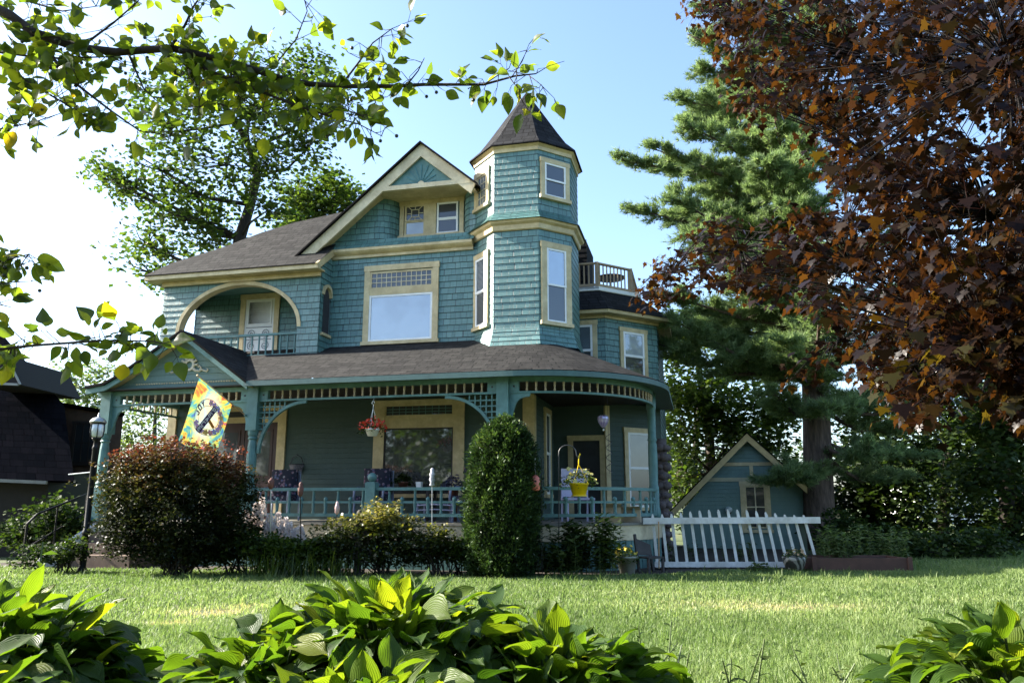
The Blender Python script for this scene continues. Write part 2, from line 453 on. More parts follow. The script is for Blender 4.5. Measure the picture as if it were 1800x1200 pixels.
# body of the house behind: side and rear walls
m = MB()
m.courses(Fr((-5.9, 9.0), (0, -1), (-1, 0)), [(0, 0), (6.8, 0), (6.8, 4.3), (0, 4.3)], .14, .012)
m.courses(Fr((-6.05, 9.0), (0, -1), (-1, 0)), [(0, 4.3), (6.1, 4.3), (6.1, 6.25), (0, 6.25)], .14, .012)
m.courses(Fr((4.98, 9.0), (-1, 0), (0, 1)), [(0, 0), (11.0, 0), (11.0, 6.25), (0, 6.25)], .14, .012)
m.courses(Fr((4.985, 5.53), (0, 1), (1, 0)), [(0, 0), (3.47, 0), (3.47, 5.4), (0, 5.4)], .14, .012)
m.courses(Fr((2.6, 4.9), (0, 1), (1, 0)), [(0, 5.3), (4.1, 5.3), (4.1, 7.2), (0, 7.2)], .14, .012)
m.build('side_wall', M_SH, HOUSE)

# ---- lower windows and doors
window('window', F_MAIN, -.91, 1.11, 1.30, 3.30, .24,
       [dict(b=(-.67, .87, 2.95, 3.2), glass=M_GLASS, grid=(10, 3, .006), sash=.03, mat=M_CREAM, gmat=M_TEAL), dict(rail=1, b=(-.67, .87, 2.70, 2.95)),
        dict(b=(-.67, .87, 1.33, 2.70), glass=glassmat('porch_window_glass', (.006, .009, .007), .13), sash=.03, mat=M_DARK)], head=.10)
window('window', F_SIDE, 1.05, 1.75, 1.3, 3.2, .11, dbl(1.05, 1.75, 1.3, 3.2, .11))
dm = window('front_door', F_MAIN, -5.02, -2.99, .80, 3.27, .2,
            [dict(b=(-4.82, -3.19, 3.0, 3.19), glass=M_GLASS, sash=.03, mat=M_CREAM), dict(rail=1, b=(-4.82, -3.19, 2.90, 3.0))], head=.08, sill=False)
for a0, a1 in ((-4.80, -4.01), (-3.99, -3.2)):
    q = MB(); q.fbox(F_MAIN, a0, a1, .0, .02, .80, 2.89)
    for z0, z1 in ((.95, 1.55), (1.68, 2.75)):
        q.fbox(F_MAIN, a0 + .10, a1 - .10, .018, .032, z0, z1)
    q.build('door_leaf', M_DOOR, dm)
    q = MB(); q.poly([F_MAIN.p(a0 + .16, .036, 1.74), F_MAIN.p(a1 - .16, .036, 1.74), F_MAIN.p(a1 - .16, .036, 2.69), F_MAIN.p(a0 + .16, .036, 2.69)]); q.build('glass_pane', M_GLASS, dm)
q = MB(); q.ball(F_MAIN.p(-3.93, .06, 1.75), .035, 10); q.build('door_knob', paint('brass', (.5, .36, .12), .3, metal=1.0), dm)
dm = window('side_door', F_BACK, 2.93, 3.78, .80, 2.66, .12, [], sill=False)
q = MB(); q.fbox(F_BACK, 3.05, 3.66, 0, .02, .80, 2.54); q.build('screen_panel', M_OPENING, dm)
window('window', F_BFR, .46, 1.36, 1.02, 2.86, .11, dbl(.46, 1.36, 1.02, 2.86, .11, .52, glassmat('porch_blind_glass', (.09, .088, .08), .06), M_GLASS))

# ---- second floor: main wall with the big picture window
m = MB(); m.courses(F_MAIN, [(-2.08, 4.3), (1.45, 4.3), (1.45, 6.62), (-2.08, 6.62)], SH_H, .014); m.build('wall', M_SH, HOUSE)
window('window', F_MAIN, -1.26, .48, 4.58, 6.35, .13,
       [dict(b=(-1.13, .35, 5.80, 6.2), glass=M_GLASS, grid=(12, 3, .008), sash=.04, mat=M_CREAM), dict(rail=1, b=(-1.13, .35, 5.66, 5.80)),
        dict(b=(-1.13, .35, 4.61, 5.66), glass=M_GLASSB, sash=.045)], label='wide picture window with a small leaded transom')
# cornice between second and third floor
m = MB()
m.prism(Fr((-2.1, VM), (0, -1), (-1, 0)), [(0, 6.56), (.05, 6.56), (.05, 6.62), (.12, 6.66), (.16, 6.70), (.16, 6.76), (0, 6.76)], -3.36, .0)
m.build('cornice', M_CREAM, HOUSE)
m = MB()   # flared shingle skirt over the cornice
for i in range(3):
    d0, d1 = (.165, .10, .05, .02)[i], (.10, .05, .02, .0)[i]; z0 = 6.762 + i * .07
    m.poly([(-2.5, VM - d0, z0), (1.3, VM - d0, z0), (1.3, VM - d1, z0 + .07), (-2.5, VM - d1, z0 + .07)], [(-2.5, z0), (1.3, z0), (1.3, z0 + .07), (-2.5, z0 + .07)])
m.build('skirt_flare', M_SH, HOUSE)

# ---- third floor gable
GU, GW, GS = .13, 9.04, .846
rake = lambda u, off=0: GW - off - GS * abs(u - GU)
prof = [(-2.9, 2.2), (-1.2, 2.2), (-1.02, 2.215), (-.88, 2.26), (-.77, 2.34), (-.69, 2.45), (-.64, 2.58), (.94, 2.58), (.98, 2.45), (1.05, 2.34), (1.15, 2.25), (1.30, 2.21)]
m = MB(); sacc = 0
for (ua, va), (ub, vb) in zip(prof, prof[1:]):
    L = math.hypot(ub - ua, vb - va); t = ((ub - ua) / L, (vb - va) / L); fr = Fr((ua, va), t, (t[1], -t[0]))
    za, zb = min(7.98, rake(ua, .16)), min(7.98, rake(ub, .16))
    if ua < GU < ub: za = zb = 7.98
    if zb > 6.77 or za > 6.77:
        pl = [(0, 6.77), (L, 6.77), (L, max(zb, 6.78)), (0, max(za, 6.78))]
        if ua < -2.5: pl = [(.3, 6.77), (L, 6.77), (L, zb)]
        m.courses(fr, pl, SH_H, .012, u0=sacc)
    sacc += L
m.build('gable_wall', M_SH, HOUSE)
F_3F = Fr((0, 2.58), (1, 0), (0, -1))
window('window', F_3F, -.62, .92, 7.10, 7.97, .10,
       [dict(rail=1, b=(.0, .26, 7.10, 7.87)),
        dict(b=(-.50, .0, 7.47, 7.87), glass=M_GLASS, sash=.04, mat=M_CREAM, grid=(3, 3, .008), diamond=1), dict(b=(-.50, .0, 7.13, 7.49), glass=M_CURT, sash=.04, mat=M_CREAM),
        dict(b=(.28, .78, 7.47, 7.87), glass=M_GLASS, sash=.04), dict(b=(.28, .78, 7.13, 7.49), glass=M_GLASS, sash=.04, d=.034)], label='paired attic window under the gable')
F_RK = Fr((0, 1.80), (1, 0), (0, -1))
m = MB(); bw = .30
m.prism(F_RK, [(GU, rake(GU, .04)), (GU, rake(GU, .04 + bw)), (-2.80, rake(-2.80, .04 + bw)), (-2.92, rake(-2.92, .04))], -.05, 0)
m.prism(F_RK, [(GU, rake(GU, .04 + bw)), (GU, rake(GU, .04)), (1.40, rake(1.40, .04)), (1.30, rake(1.30, .04 + bw))], -.05, 0)
m.build('barge_board', M_CREAM2, HOUSE)
m = MB()   # underside of the gable overhang
F_RB = Fr((0, 2.6), (1, 0), (0, -1))
for sg, ue in ((-1, -2.9), (1, 1.38)):
    pl = [(GU, rake(GU, .20)), (GU, rake(GU, .15)), (ue, rake(ue, .15)), (ue, rake(ue, .20))]
    if sg > 0: pl = pl[::-1]
    m.prism(F_RB, pl, 0, .755)
m.box(-1.0, 1.26, 1.86, 2.62, 7.965, 7.985)
m.build('soffit', M_CREAM, HOUSE)
m = MB(); m.fbox(F_RK, -1.02, 1.28, -.10, .0045, 7.955, 8.06); m.build('collar_beam', M_CREAM2, HOUSE)
ped = MB(); ped.prism(F_RK, [(-.75, 8.05), (1.0, 8.05), (GU, rake(GU, .32))], -.12, -.07)
ped = ped.build('pediment', M_TEAL, HOUSE)
m = MB()
for k in range(9):
    a = PI * (k + .5) / 9; L = .30 + .17 * math.sin(a)
    ca, sa = math.cos(a), math.sin(a)
    m.prism(F_RK, [(GU + .09 * ca - .006 * sa, 8.065 + .09 * sa + .006 * ca), (GU + .09 * ca + .006 * sa, 8.065 + .09 * sa - .006 * ca), (GU + L * ca + .014 * sa, 8.065 + L * sa - .014 * ca), (GU + L * ca - .014 * sa, 8.065 + L * sa + .014 * ca)], -.072, -.058)
m.build('sunburst', paint('groove_shade_teal', (.05, .16, .17), .5), ped)  # darker teal on raised rays stands for the shade in carved grooves
m = MB(); m.prism(F_RK, [(GU + .075 * math.cos(PI * i / 8), 8.062 + .075 * math.sin(PI * i / 8)) for i in range(9)], -.072, -.05); m.build('sun_disc', M_CREAM2, ped)
m = MB()   # main gable roof
for ue in (-3.0, 1.46):
    y0, y1 = 1.72, 6.5
    L = abs(ue - GU) / math.cos(math.atan(GS))
    P = [(GU, y0, GW), (ue, y0, rake(ue)), (ue, y1, rake(ue)), (GU, y1, GW)]
    uv = [(y0, L), (y0, 0), (y1, 0), (y1, L)]
    if ue > 0: P = P[::-1]; uv = uv[::-1]
    m.poly([P[0], P[3], P[2], P[1]], [uv[0], uv[3], uv[2], uv[1]])
    Q = [(x, y, z - .045) for x, y, z in P]
    m.poly(Q); m.poly([P[0], P[1], Q[1], Q[0]]); m.poly([P[1], P[2], Q[2], Q[1]])
    m.poly([P[3], P[2], Q[2], Q[3]])
m.build('gable_roof', M_ROOFD, HOUSE)

# ---- front block with the arched balcony
F_BLK = Fr((0, 1.70), (1, 0), (0, -1))
UL, UR, WB, WT = -6.05, -2.09, 4.20, 6.20
ac, ahw, asp, ah = -4.08, 1.48, 4.93, 1.04
arch = lambda u: asp + ah * math.sqrt(max(0, 1 - ((u - ac) / ahw) ** 2))
def arch_wall(m, fr, back=False, lip=.012):
    m.courses(fr, [(UL, WB), (ac - ahw, WB), (ac - ahw, WT), (UL, WT)], SH_H, lip)
    m.courses(fr, [(ac + ahw, WB), (UR, WB), (UR, WT), (ac + ahw, WT)], SH_H, lip)
    n = 36
    for i in range(n):
        a = ac - ahw * math.cos(PI * i / n); b = ac - ahw * math.cos(PI * (i + 1) / n)
        m.courses(fr, [(a, arch(a)), (b, arch(b)), (b, WT), (a, WT)], SH_H, lip)
m = MB(); arch_wall(m, F_BLK)
F_RET = Fr((UR, 1.70), (0, 1), (1, 0))
m.courses(F_RET, [(0, 4.2), (.5, 4.2), (.5, 4.78), (0, 4.78)], SH_H, .014)
m.courses(F_RET, [(0, 4.78), (.13, 4.78), (.13, 6.2), (0, 6.2)], SH_H, .014)
m.courses(F_RET, [(.13, 5.86), (.5, 5.86), (.5, 6.2), (.13, 6.2)], SH_H, .014)
m.build('balcony_wall', M_SH, HOUSE)
m = MB()   # inner faces
def rect(m, a, b, c, d): m.poly([a, b, c, d], [(0, 0), (1, 0), (1, 1), (0, 1)])
FI = Fr((0, 1.86), (1, 0), (0, 1))
m.poly([(UL, 1.86, WB), (ac - ahw, 1.86, WB), (ac - ahw, 1.86, WT), (UL, 1.86, WT)]); m.poly([(ac + ahw, 1.86, WB), (UR, 1.86, WB), (UR, 1.86, WT), (ac + ahw, 1.86, WT)])
for i in range(36):
    a = ac - ahw * math.cos(PI * i / 36); b = ac - ahw * math.cos(PI * (i + 1) / 36)
    m.poly([(a, 1.86, arch(a)), (b, 1.86, arch(b)), (b, 1.86, WT), (a, 1.86, WT)])
m.box(UL, UR + .0, 1.86, 2.9, 6.12, 6.18)
m.box(UR - .13, UR - .02, 2.2, 2.95, WB, WT)
m.build('balcony_lining', M_TEAL, HOUSE)
m = MB()   # left side of the balcony with its own opening
F_LS = Fr((UL, 1.70), (0, 1), (-1, 0))
m.courses(Fr((UL, 2.95), (0, -1), (-1, 0)), [(0, WB), (1.25, WB), (1.25, 4.88), (0, 4.88)], SH_H, .012)
m.courses(Fr((UL, 2.95), (0, -1), (-1, 0)), [(0, 5.80), (1.25, 5.80), (1.25, WT), (0, WT)], SH_H, .012)
m.courses(Fr((UL, 2.95), (0, -1), (-1, 0)), [(1.0, 4.88), (1.25, 4.88), (1.25, 5.8), (1.0, 5.8)], SH_H, .012)
m.box(UL + .002, UL + .10, 1.86, 2.95, WB, 4.88); m.box(UL + .002, UL + .10, 1.86, 2.95, 5.80, 6.12)
m.build('balcony_wall', M_SH, HOUSE)
F_LOG = Fr((0, 2.92), (1, 0), (0, -1))
m = MB(); m.courses(F_LOG, [(UL, WB), (UR, WB), (UR, WT), (UL, WT)], SH_H, .012); m.build('balcony_wall', M_SH, HOUSE)
m = MB(); m.box(UL, UR, 1.72, 2.92, 4.20, 4.27); m.build('balcony_floor', paint('grey_deck_paint', (.25, .26, .25)), HOUSE)
m = MB(); n = 40
for i in range(n):
    a0, a1 = PI * i / n, PI * (i + 1) / n
    P = [(ac - r * math.cos(a), asp + h * math.sin(a)) for a, r, h in ((a0, ahw, ah), (a1, ahw, ah), (a1, ahw + .085, ah + .085), (a0, ahw + .085, ah + .085))]
    m.prism(F_BLK, P, -.165, .028)
m.build('arch_trim', M_CREAM, HOUSE)
m = MB(); F_R2 = Fr((UR, 1.70), (0, 1), (1, 0))
for i in range(12):
    a0, a1 = PI * i / 12, PI * (i + 1) / 12
    P = [(.30 - r * math.cos(a), 5.66 + h * math.sin(a)) for a, r, h in ((a0, .17, .2), (a1, .17, .2), (a1, .235, .27), (a0, .235, .27))]
    m.prism(F_R2, P, -.04, .05)
m.build('side_arch_trim', M_CREAM, HOUSE)
m = MB(); m.fbox(F_R2, .08, .50, -.04, .06, 4.74, 4.80); m.build('side_arch_sill', M_CREAM, HOUSE)
m = MB(); m.fbox(F_R2, .10, .5, -.03, -.02, 4.76, 5.9); m.build('side_opening_shade', M_OPENING, HOUSE)  # dark panel stands in for the unlit balcony inside the opening
dm = window('balcony_door', F_LOG, -4.80, -3.76, 4.28, 6.10, .13, [dict(b=(-4.60, -3.96, 5.33, 5.93), glass=M_GLASS, sash=.03)], sill=False)
q = MB(); q.fbox(F_LOG, -4.67, -3.89, 0, .022, 4.28, 5.97); q.build('door_leaf', M_WHITE, dm)
q = MB()
for cx in (-4.46, -4.10):
    for cz, sg in ((5.12, 1), (4.82, -1)):
        pts = []
        for i in range(22):
            a = i / 21 * 3.6 * PI; r = .015 + .10 * i / 21
            pts.append(F_LOG.p(cx + r * math.cos(a) * (1 if cx < -4.28 else -1), .032, cz + sg * r * math.sin(a)))
        q.tube(pts, .008, 5)
for z in (4.62, 4.97, 5.27): q.fbox(F_LOG, -4.62, -3.94, .026, .036, z - .008, z + .008)
for i in range(6): q.fbox(F_LOG, -4.60 + i * .128, -4.59 + i * .128, .026, .034, 4.33, 4.62)
q.build('door_scrollwork', paint('grey_iron', (.16, .17, .18), .5), dm)
m = MB()
m.fbox(F_BLK, ac - ahw, ac + ahw, -.10, -.04, 4.78, 4.83); m.fbox(F_BLK, ac - ahw, ac + ahw, -.10, -.05, 4.32, 4.36)
rl = m.build('balcony_railing', M_TEAL, HOUSE)
b = MB(); b.box(-.014, .014, -.014, .014, 0, .42); bm_ = b.mesh('baluster', M_TEAL)
for i in range(17):
    p = F_BLK.p(ac - ahw + .09 + i * .174, -.075, 4.36); link('baluster', bm_, rl, p)
m = MB()   # block eave
m.fbox(Fr((0, 1.35), (1, 0), (0, -1)), -6.34, -2.0, -.03, 0, 6.13, 6.23); m.box(-6.33, -2.0, 1.385, 1.7, 6.14, 6.17)
m.fbox(Fr((0, 1.62), (1, 0), (0, -1)), -6.07, -2.08, -.06, .0, 6.04, 6.135)
m.bar((-2.02, 1.36, 6.18), (-2.02, 2.2, 6.80), .05, .14)
m.bar((-6.32, 1.36, 6.18), (-6.32, 8.9, 6.18), .05, .10)
m.build('block_cornice', M_CREAM, HOUSE)
m = MB(); m.courses(F_RET, [(-.06, 6.2), (.5, 6.2), (.5, 6.62), (.34, 6.55)], SH_H, .012); m.build('balcony_wall', M_SH, HOUSE)
# block roof: front slope with hip, back to the ridge
m = MB(); k = .84
pz = lambda u, v: (u, v, 6.25 + k * (v - 1.35))
hip = [(-6.36, 1.33), (-6.07, 1.89), (-5.16, 2.52), (-4.57, 3.18), (-3.93, 3.62), (-2.92, 3.98), (-2.4, 4.2)]
fl = hip + [(-2.0, 4.2), (-2.0, 1.33)]
m.poly([pz(*q) for q in fl][::-1], [(u, (v - 1.35) * 1.3) for u, v in fl][::-1])
m.poly([(-2.0, 2.3, pz(0, 2.3)[2]), (2.6, 2.3, pz(0, 2.3)[2] - 1.2), (2.6, 4.2, 7.6), (-2.0, 4.2, pz(0, 4.2)[2])])
m.poly([(-6.36, 1.33, 6.22), (-2.0, 1.33, 6.22), (-2.0, 1.33, 6.245), (-6.36, 1.33, 6.245)])
for a, b in zip(hip, hip[1:]):
    pa, pb = pz(*a), pz(*b)
    m.poly([pa, pb, (pb[0] if b[1] > 4.1 else -6.36, 8.9, pb[2] if b[1] > 4.1 else 6.25), (-6.36, 8.9, 6.25)] if b[1] > 4.1 else [pa, pb, (-6.36, 8.9, 6.25)])
m.poly([(-2.4, 4.2, 8.64), (2.6, 4.2, 7.6), (2.6, 8.9, 6.25), (-2.4, 8.9, 8.64)])
m.build('block_roof', M_ROOF, HOUSE)

# ---- the turret
FV = [(1.859, 1.67), (2.811, 1.67), (3.41, 2.27), (3.41, 3.25), (2.811, 3.85), (1.859, 3.85), (1.26, 3.25), (1.26, 2.27)]
TC = (2.335, 2.76)
def ring(off):
    out = []
    for i in range(8):
        a, b, c_ = Vector(FV[i - 1]), Vector(FV[i]), Vector(FV[(i + 1) % 8])
        n1 = Vector(((b - a).y, -(b - a).x)).normalized(); n2 = Vector(((c_ - b).y, -(c_ - b).x)).normalized()
        out.append(tuple(b + (n1 + n2) * (off / (1 + n1.dot(n2)))))
    return out
def facet(i, off=0.0):
    r = ring(off); a, b = Vector(r[i]), Vector(r[(i + 1) % 8]); t = (b - a); L = t.length; t.normalize()
    return Fr(tuple(a), tuple(t), (t.y, -t.x)), L
def band(m, o0, z0, o1, z1, mi=0, uvh=True):
    r0, r1 = ring(o0), ring(o1)
    for i in range(8):
        j = (i + 1) % 8; L = math.dist(r0[i], r0[j])
        m.poly([(*r0[i], z0), (*r0[j], z0), (*r1[j], z1), (*r1[i], z1)], [(i * 1.3, z0), (i * 1.3 + L, z0), (i * 1.3 + L, z1), (i * 1.3, z1)], mi)
m = MB()
for z0, z1, o in ((4.65, 6.74, 0.0), (7.14, 8.55, 0.0)):
    for i in range(8):
        fr, L = facet(i, o); m.courses(fr, [(-.005, z0), (L + .005, z0), (L + .005, z1), (-.005, z1)], SH_H, .008, u0=i * 1.3)
def flare(m, offs, zs):
    for (a, za), (b, zb) in zip(zip(offs, zs), zip(offs[1:], zs[1:])):
        band(m, a + .014, za, b + .003, zb); band(m, a - .01, za, a + .014, za)
flare(m, [.11, .075, .045, .02, 0], [4.26, 4.36, 4.46, 4.56, 4.66])
flare(m, [.17, .115, .07, .035, .012, 0], [6.93, 6.98, 7.03, 7.08, 7.12, 7.17])
m.build('turret_wall', M_SH, HOUSE)
m = MB()
for z0, o0, z1, o1 in ((6.72, .02, 6.74, .05), (6.74, .05, 6.84, .06), (6.84, .06, 6.88, .12), (6.88, .12, 6.93, .14), (6.93, .14, 6.932, 0)):
    band(m, o0, z0, o1, z1)
m.build('turret_cornice', M_CREAM, HOUSE); m = MB()
for z0, o0, z1, o1 in ((8.50, .0, 8.50, .03), (8.50, .03, 8.58, .035), (8.58, .035, 8.62, .085), (8.62, .085, 8.66, .09)):
    band(m, o0, z0, o1, z1)
m.build('turret_cornice', M_CREAM, HOUSE)
m = MB(); rp = [(.13, 8.63), (.125, 8.66), (-.10, 8.90), (-.28, 9.18), (-.62, 9.74), (-.95, 10.28), (-1.07, 10.47)]
band(m, .0, 8.63, .13, 8.63)
for (a, za), (b, zb) in zip(rp, rp[1:]):
    ra = [(TC[0] + (x - TC[0]) * (1.09 + a) / 1.09, TC[1] + (y - TC[1]) * (1.09 + a) / 1.09) for x, y in FV]
    rb = [(TC[0] + (x - TC[0]) * (1.09 + b) / 1.09, TC[1] + (y - TC[1]) * (1.09 + b) / 1.09) for x, y in FV]
    for i in range(8):
        j = (i + 1) % 8; L0 = math.dist(ra[i], ra[j]) / 2; L1 = math.dist(rb[i], rb[j]) / 2
        m.poly([(*ra[i], za), (*ra[j], za), (*rb[j], zb), (*rb[i], zb)], [(i * 2 - L0, za * 1.2), (i * 2 + L0, za * 1.2), (i * 2 + L1, zb * 1.2), (i * 2 - L1, zb * 1.2)])
m.build('turret_roof', M_ROOFD, HOUSE)
F_FL, LFL = facet(7); F_FR, LFR = facet(1)
window('window', F_FL, LFL - .80, LFL - .17, 7.44, 8.30, .12, [dict(b=(LFL - .68, LFL - .29, 7.47, 8.18), glass=M_GLASSB, grid=(3, 4, .008), sash=.035, mat=M_CREAM)], label='small turret window with little square panes')
window('window', F_FL, LFL - .83, LFL - .18, 4.76, 6.40, .11, dbl(LFL - .83, LFL - .18, 4.76, 6.40, .11, .5, M_GLASSM, M_GLASS))
window('window', F_FR, .05, .79, 7.46, 8.34, .10, dbl(.05, .79, 7.46, 8.34, .10, .5, M_GLASS, M_GLASS, .04))
window('window', F_FR, .05, .80, 4.74, 6.47, .13, dbl(.05, .80, 4.74, 6.47, .13, .5, M_GLASSB, M_GLASS, .04))

# ---- rear right bay with the roof deck
m = MB()
m.courses(F_BACK, [(2.4, 3.6), (3.84, 3.6), (3.84, 5.42), (2.4, 5.42)], SH_H, .014); m.courses(F_BFR, [(0, 3.6), (1.62, 3.6), (1.62, 5.42), (0, 5.42)], SH_H, .014, u0=1.0)
m.build('bay_wall', M_SH, HOUSE)
window('window', F_BFR, .42, 1.26, 4.0, 5.24, .10, dbl(.42, 1.26, 4.0, 5.24, .10, .48, M_CURT, M_GLASS))
window('window', F_BACK, 2.95, 3.66, 4.0, 5.36, .11, dbl(2.95, 3.66, 4.0, 5.36, .11, .5, M_GLASSM, M_GLASS))
def bayring(o):
    return [(2.3, VB - o), (3.84 + o * .414, VB - o), (4.985 + o, VB + 1.145 - o * .414), (4.985 + o, 9.0)]
def bband(m, o0, z0, o1, z1):
    a, b = bayring(o0), bayring(o1); s = 0
    for i in range(3):
        L = math.dist(a[i], a[i + 1])
        m.poly([(*a[i], z0), (*a[i + 1], z0), (*b[i + 1], z1), (*b[i], z1)], [(s, z0), (s + L, z0), (s + L, z0 + math.hypot(o1 - o0, z1 - z0)), (s, z0 + math.hypot(o1 - o0, z1 - z0))]); s += L
m = MB()
for a in ((0, 5.40, .05, 5.40), (.05, 5.40, .05, 5.46), (.05, 5.46, .30, 5.47), (.30, 5.47, .32, 5.55)): bband(m, *a)
m.build('bay_cornice', M_CREAM, HOUSE)
m = MB(); bband(m, .34, 5.545, -.42, 6.20); bband(m, .30, 5.54, .34, 5.545); m.build('bay_roof', M_ROOFD, HOUSE)
m = MB(); bband(m, -.40, 6.19, -.38, 6.20); bband(m, -.38, 6.20, -.38, 6.29); m.slab([(2.3, VB + .38), (3.68, VB + .38), (4.6, VB + 1.30), (4.6, 9.0), (2.3, 9.0)], 6.24, 6.285); m.build('roof_deck', M_WHITE, HOUSE)
M_RAW = paint('weathered_wood', (.36, .27, .17), .7, .2, scale=4)
m = MB(); rg = [(2.75, VB + .55), (3.62, VB + .55), (4.38, VB + 1.32), (4.38, 8.6)]
for a, b in zip(rg, rg[1:]):
    m.bar((*a, 6.93), (*b, 6.93), .09, .04); m.bar((*a, 6.38), (*b, 6.38), .04, .06)
dr = m.build('deck_railing', M_RAW, HOUSE)
q = MB(); q.box(-.045, .045, -.045, .045, 0, .68); pm = q.mesh('post', M_RAW)
for p in rg[:3]: link('post', pm, dr, (*p, 6.28))
q = MB(); q.box(-.016, .016, -.016, .016, 0, .53); pm = q.mesh('baluster', M_RAW)
for a, b, n in ((rg[0], rg[1], 7), (rg[1], rg[2], 9), (rg[2], rg[3], 12)):
    for i in range(n):
        t = (i + .7) / (n + .4); link('baluster', pm, dr, (a[0] + (b[0] - a[0]) * t, a[1] + (b[1] - a[1]) * t, 6.39))
m = MB(); m.courses(Fr((2.3, 5.4), (1, 0), (0, -1)), [(0, 5.6), (1.02, 5.6), (1.02, 7.72), (0, 7.72)], .145, .01); m.box(2.3, 3.31, 5.42, 6.8, 5.6, 7.70); m.build('roof_dormer', M_ROOFD, HOUSE)

# ---- the porch
PC = (2.6, 2.35)
def arcpts(r, a0, a1, n): return [(PC[0] + r * math.cos(a0 + (a1 - a0) * i / n), PC[1] + r * math.sin(a0 + (a1 - a0) * i / n)) for i in range(n + 1)]
A0, A1 = -PI / 2, 0.16
def porchline(r, n=28, left=-6.0): return [(left, PC[1] - r)] + arcpts(r, A0, A1, n)
def ribbon(m, pts, wd, z0, z1):
    """a board of thickness wd following a plan line"""
    P = [Vector(p) for p in pts]; L, Rr = [], []
    for i, p in enumerate(P):
        t = (P[min(i + 1, len(P) - 1)] - P[max(i - 1, 0)]).normalized(); n = Vector((t.y, -t.x))
        L.append(p + n * wd / 2); Rr.append(p - n * wd / 2)
    for i in range(len(P) - 1):
        a, b, c_, d = L[i], L[i + 1], Rr[i + 1], Rr[i]
        m.hexa([(a.x, a.y, z0), (b.x, b.y, z0), (c_.x, c_.y, z0), (d.x, d.y, z0), (a.x, a.y, z1), (b.x, b.y, z1), (c_.x, c_.y, z1), (d.x, d.y, z1)])
end = arcpts(2.47, A0, A1, 28)[-1]
m = MB(); m.slab(porchline(2.50) + [(end[0], 4.4), (3.84, 4.4), (2.58, 4.4), (2.58, 2.2), (-6.0, 2.2)], .755, .80); m.build('porch_deck', paint('worn_porch_floor', (.17, .16, .13), .7, .25), HOUSE)
m = MB(); ribbon(m, porchline(2.46), .03, .50, .754); m.build('porch_skirt', M_CREAM2, HOUSE)
m = MB(); pl = porchline(2.44, 40)
def along(pts, step):
    out = []; acc = 0; nx = 0
    for a, b in zip(pts, pts[1:]):
        L = math.dist(a, b)
        while nx <= acc + L:
            t = (nx - acc) / L; out.append((a[0] + (b[0] - a[0]) * t, a[1] + (b[1] - a[1]) * t, math.atan2(b[1] - a[1], b[0] - a[0]))); nx += step
        acc += L
    return out
for x, y, a in along(pl, .155):
    c_, s_ = math.cos(a), math.sin(a)
    fr = Fr((x, y), (c_, s_), (s_, -c_))
    o = [(-.07, 0), (.07, 0), (.07, .10), (.058, .13), (.07, .16), (.07, .27), (.05, .31), (.07, .35), (.07, .5), (-.07, .5), (-.07, .35), (-.05, .31), (-.07, .27), (-.07, .16), (-.058, .13), (-.07, .10)]
    m.prism(fr, o, -.01, .01)
m.build('porch_lattice', M_TEAL, HOUSE)
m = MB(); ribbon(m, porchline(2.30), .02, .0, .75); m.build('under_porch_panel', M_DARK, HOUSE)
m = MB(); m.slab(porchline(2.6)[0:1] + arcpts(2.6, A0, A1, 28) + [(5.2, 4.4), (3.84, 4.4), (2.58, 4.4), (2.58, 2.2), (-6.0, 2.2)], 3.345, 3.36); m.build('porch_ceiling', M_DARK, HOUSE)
m = MB(); ribbon(m, porchline(2.35), .10, 3.26, 3.344); ribbon(m, porchline(2.36), .07, 3.05, 3.088)
m.bar((-5.78, 0, 3.30), (-5.78, 2.2, 3.30), .10, .085); m.bar((-5.78, 0, 3.07), (-5.78, 2.2, 3.07), .07, .036)
fz = m.build('spindle_frieze', M_TEAL, HOUSE)
M_SPN = paint('spindle_tan_paint', (.42, .34, .23), .5, .1)
q = MB(); q.lathe([(.020, 0), (.020, .02), (.026, .03), (.014, .05), (.018, .085), (.024, .11), (.016, .135), (.026, .15), (.02, .16), (.02, .172)], n=8); sm = q.mesh('spindle', M_SPN, True)
posts_u = [-5.75, -2.45, 2.49]
for x, y, a in along(porchline(2.36, 40, -5.5), .165):
    if min(abs(x - pu) for pu in posts_u) < .27 and y < .1: continue
    link('spindle', sm, fz, (x, y, 3.088))
for i in range(10): link('spindle', sm, fz, (-5.78, .35 + i * .18, 3.088))
# posts
M_TEALP = M_TEAL
q = MB()
q.box(-.11, .11, -.11, .11, 2.50, 3.34); q.box(-.11, .11, -.11, .11, .80, 1.45)
q.lathe([(.11, 1.45), (.085, 1.48), (.10, 1.53), (.075, 1.58), (.09, 1.75), (.095, 1.95), (.085, 2.2), (.07, 2.32), (.095, 2.35), (.075, 2.38), (.095, 2.42), (.105, 2.5)], n=16)
pm = q.mesh('porch_post', M_TEALP)
for u in posts_u: link('porch_post', pm, HOUSE, (u, 0, 0))
q = MB(); q.lathe([(.12, .80), (.12, 1.0), (.10, 1.05), (.10, 1.45), (.085, 1.5), (.095, 1.9), (.09, 2.3), (.075, 2.36), (.10, 2.40), (.08, 2.44), (.085, 3.0), (.1, 3.05), (.1, 3.34)], n=20)
q.build('porch_post', M_TEALP, HOUSE, True, (*arcpts(2.36, A0, A1, 28)[-1], 0))
q = MB(); q.box(-.095, .095, -.095, .095, .80, 1.50); q.box(-.075, .075, -.075, .075, 1.50, 1.52); q.ball((0, 0, 1.60), .085, 14); q.build('newel_post', M_TEALP, HOUSE, False, (.03, 0, 0))
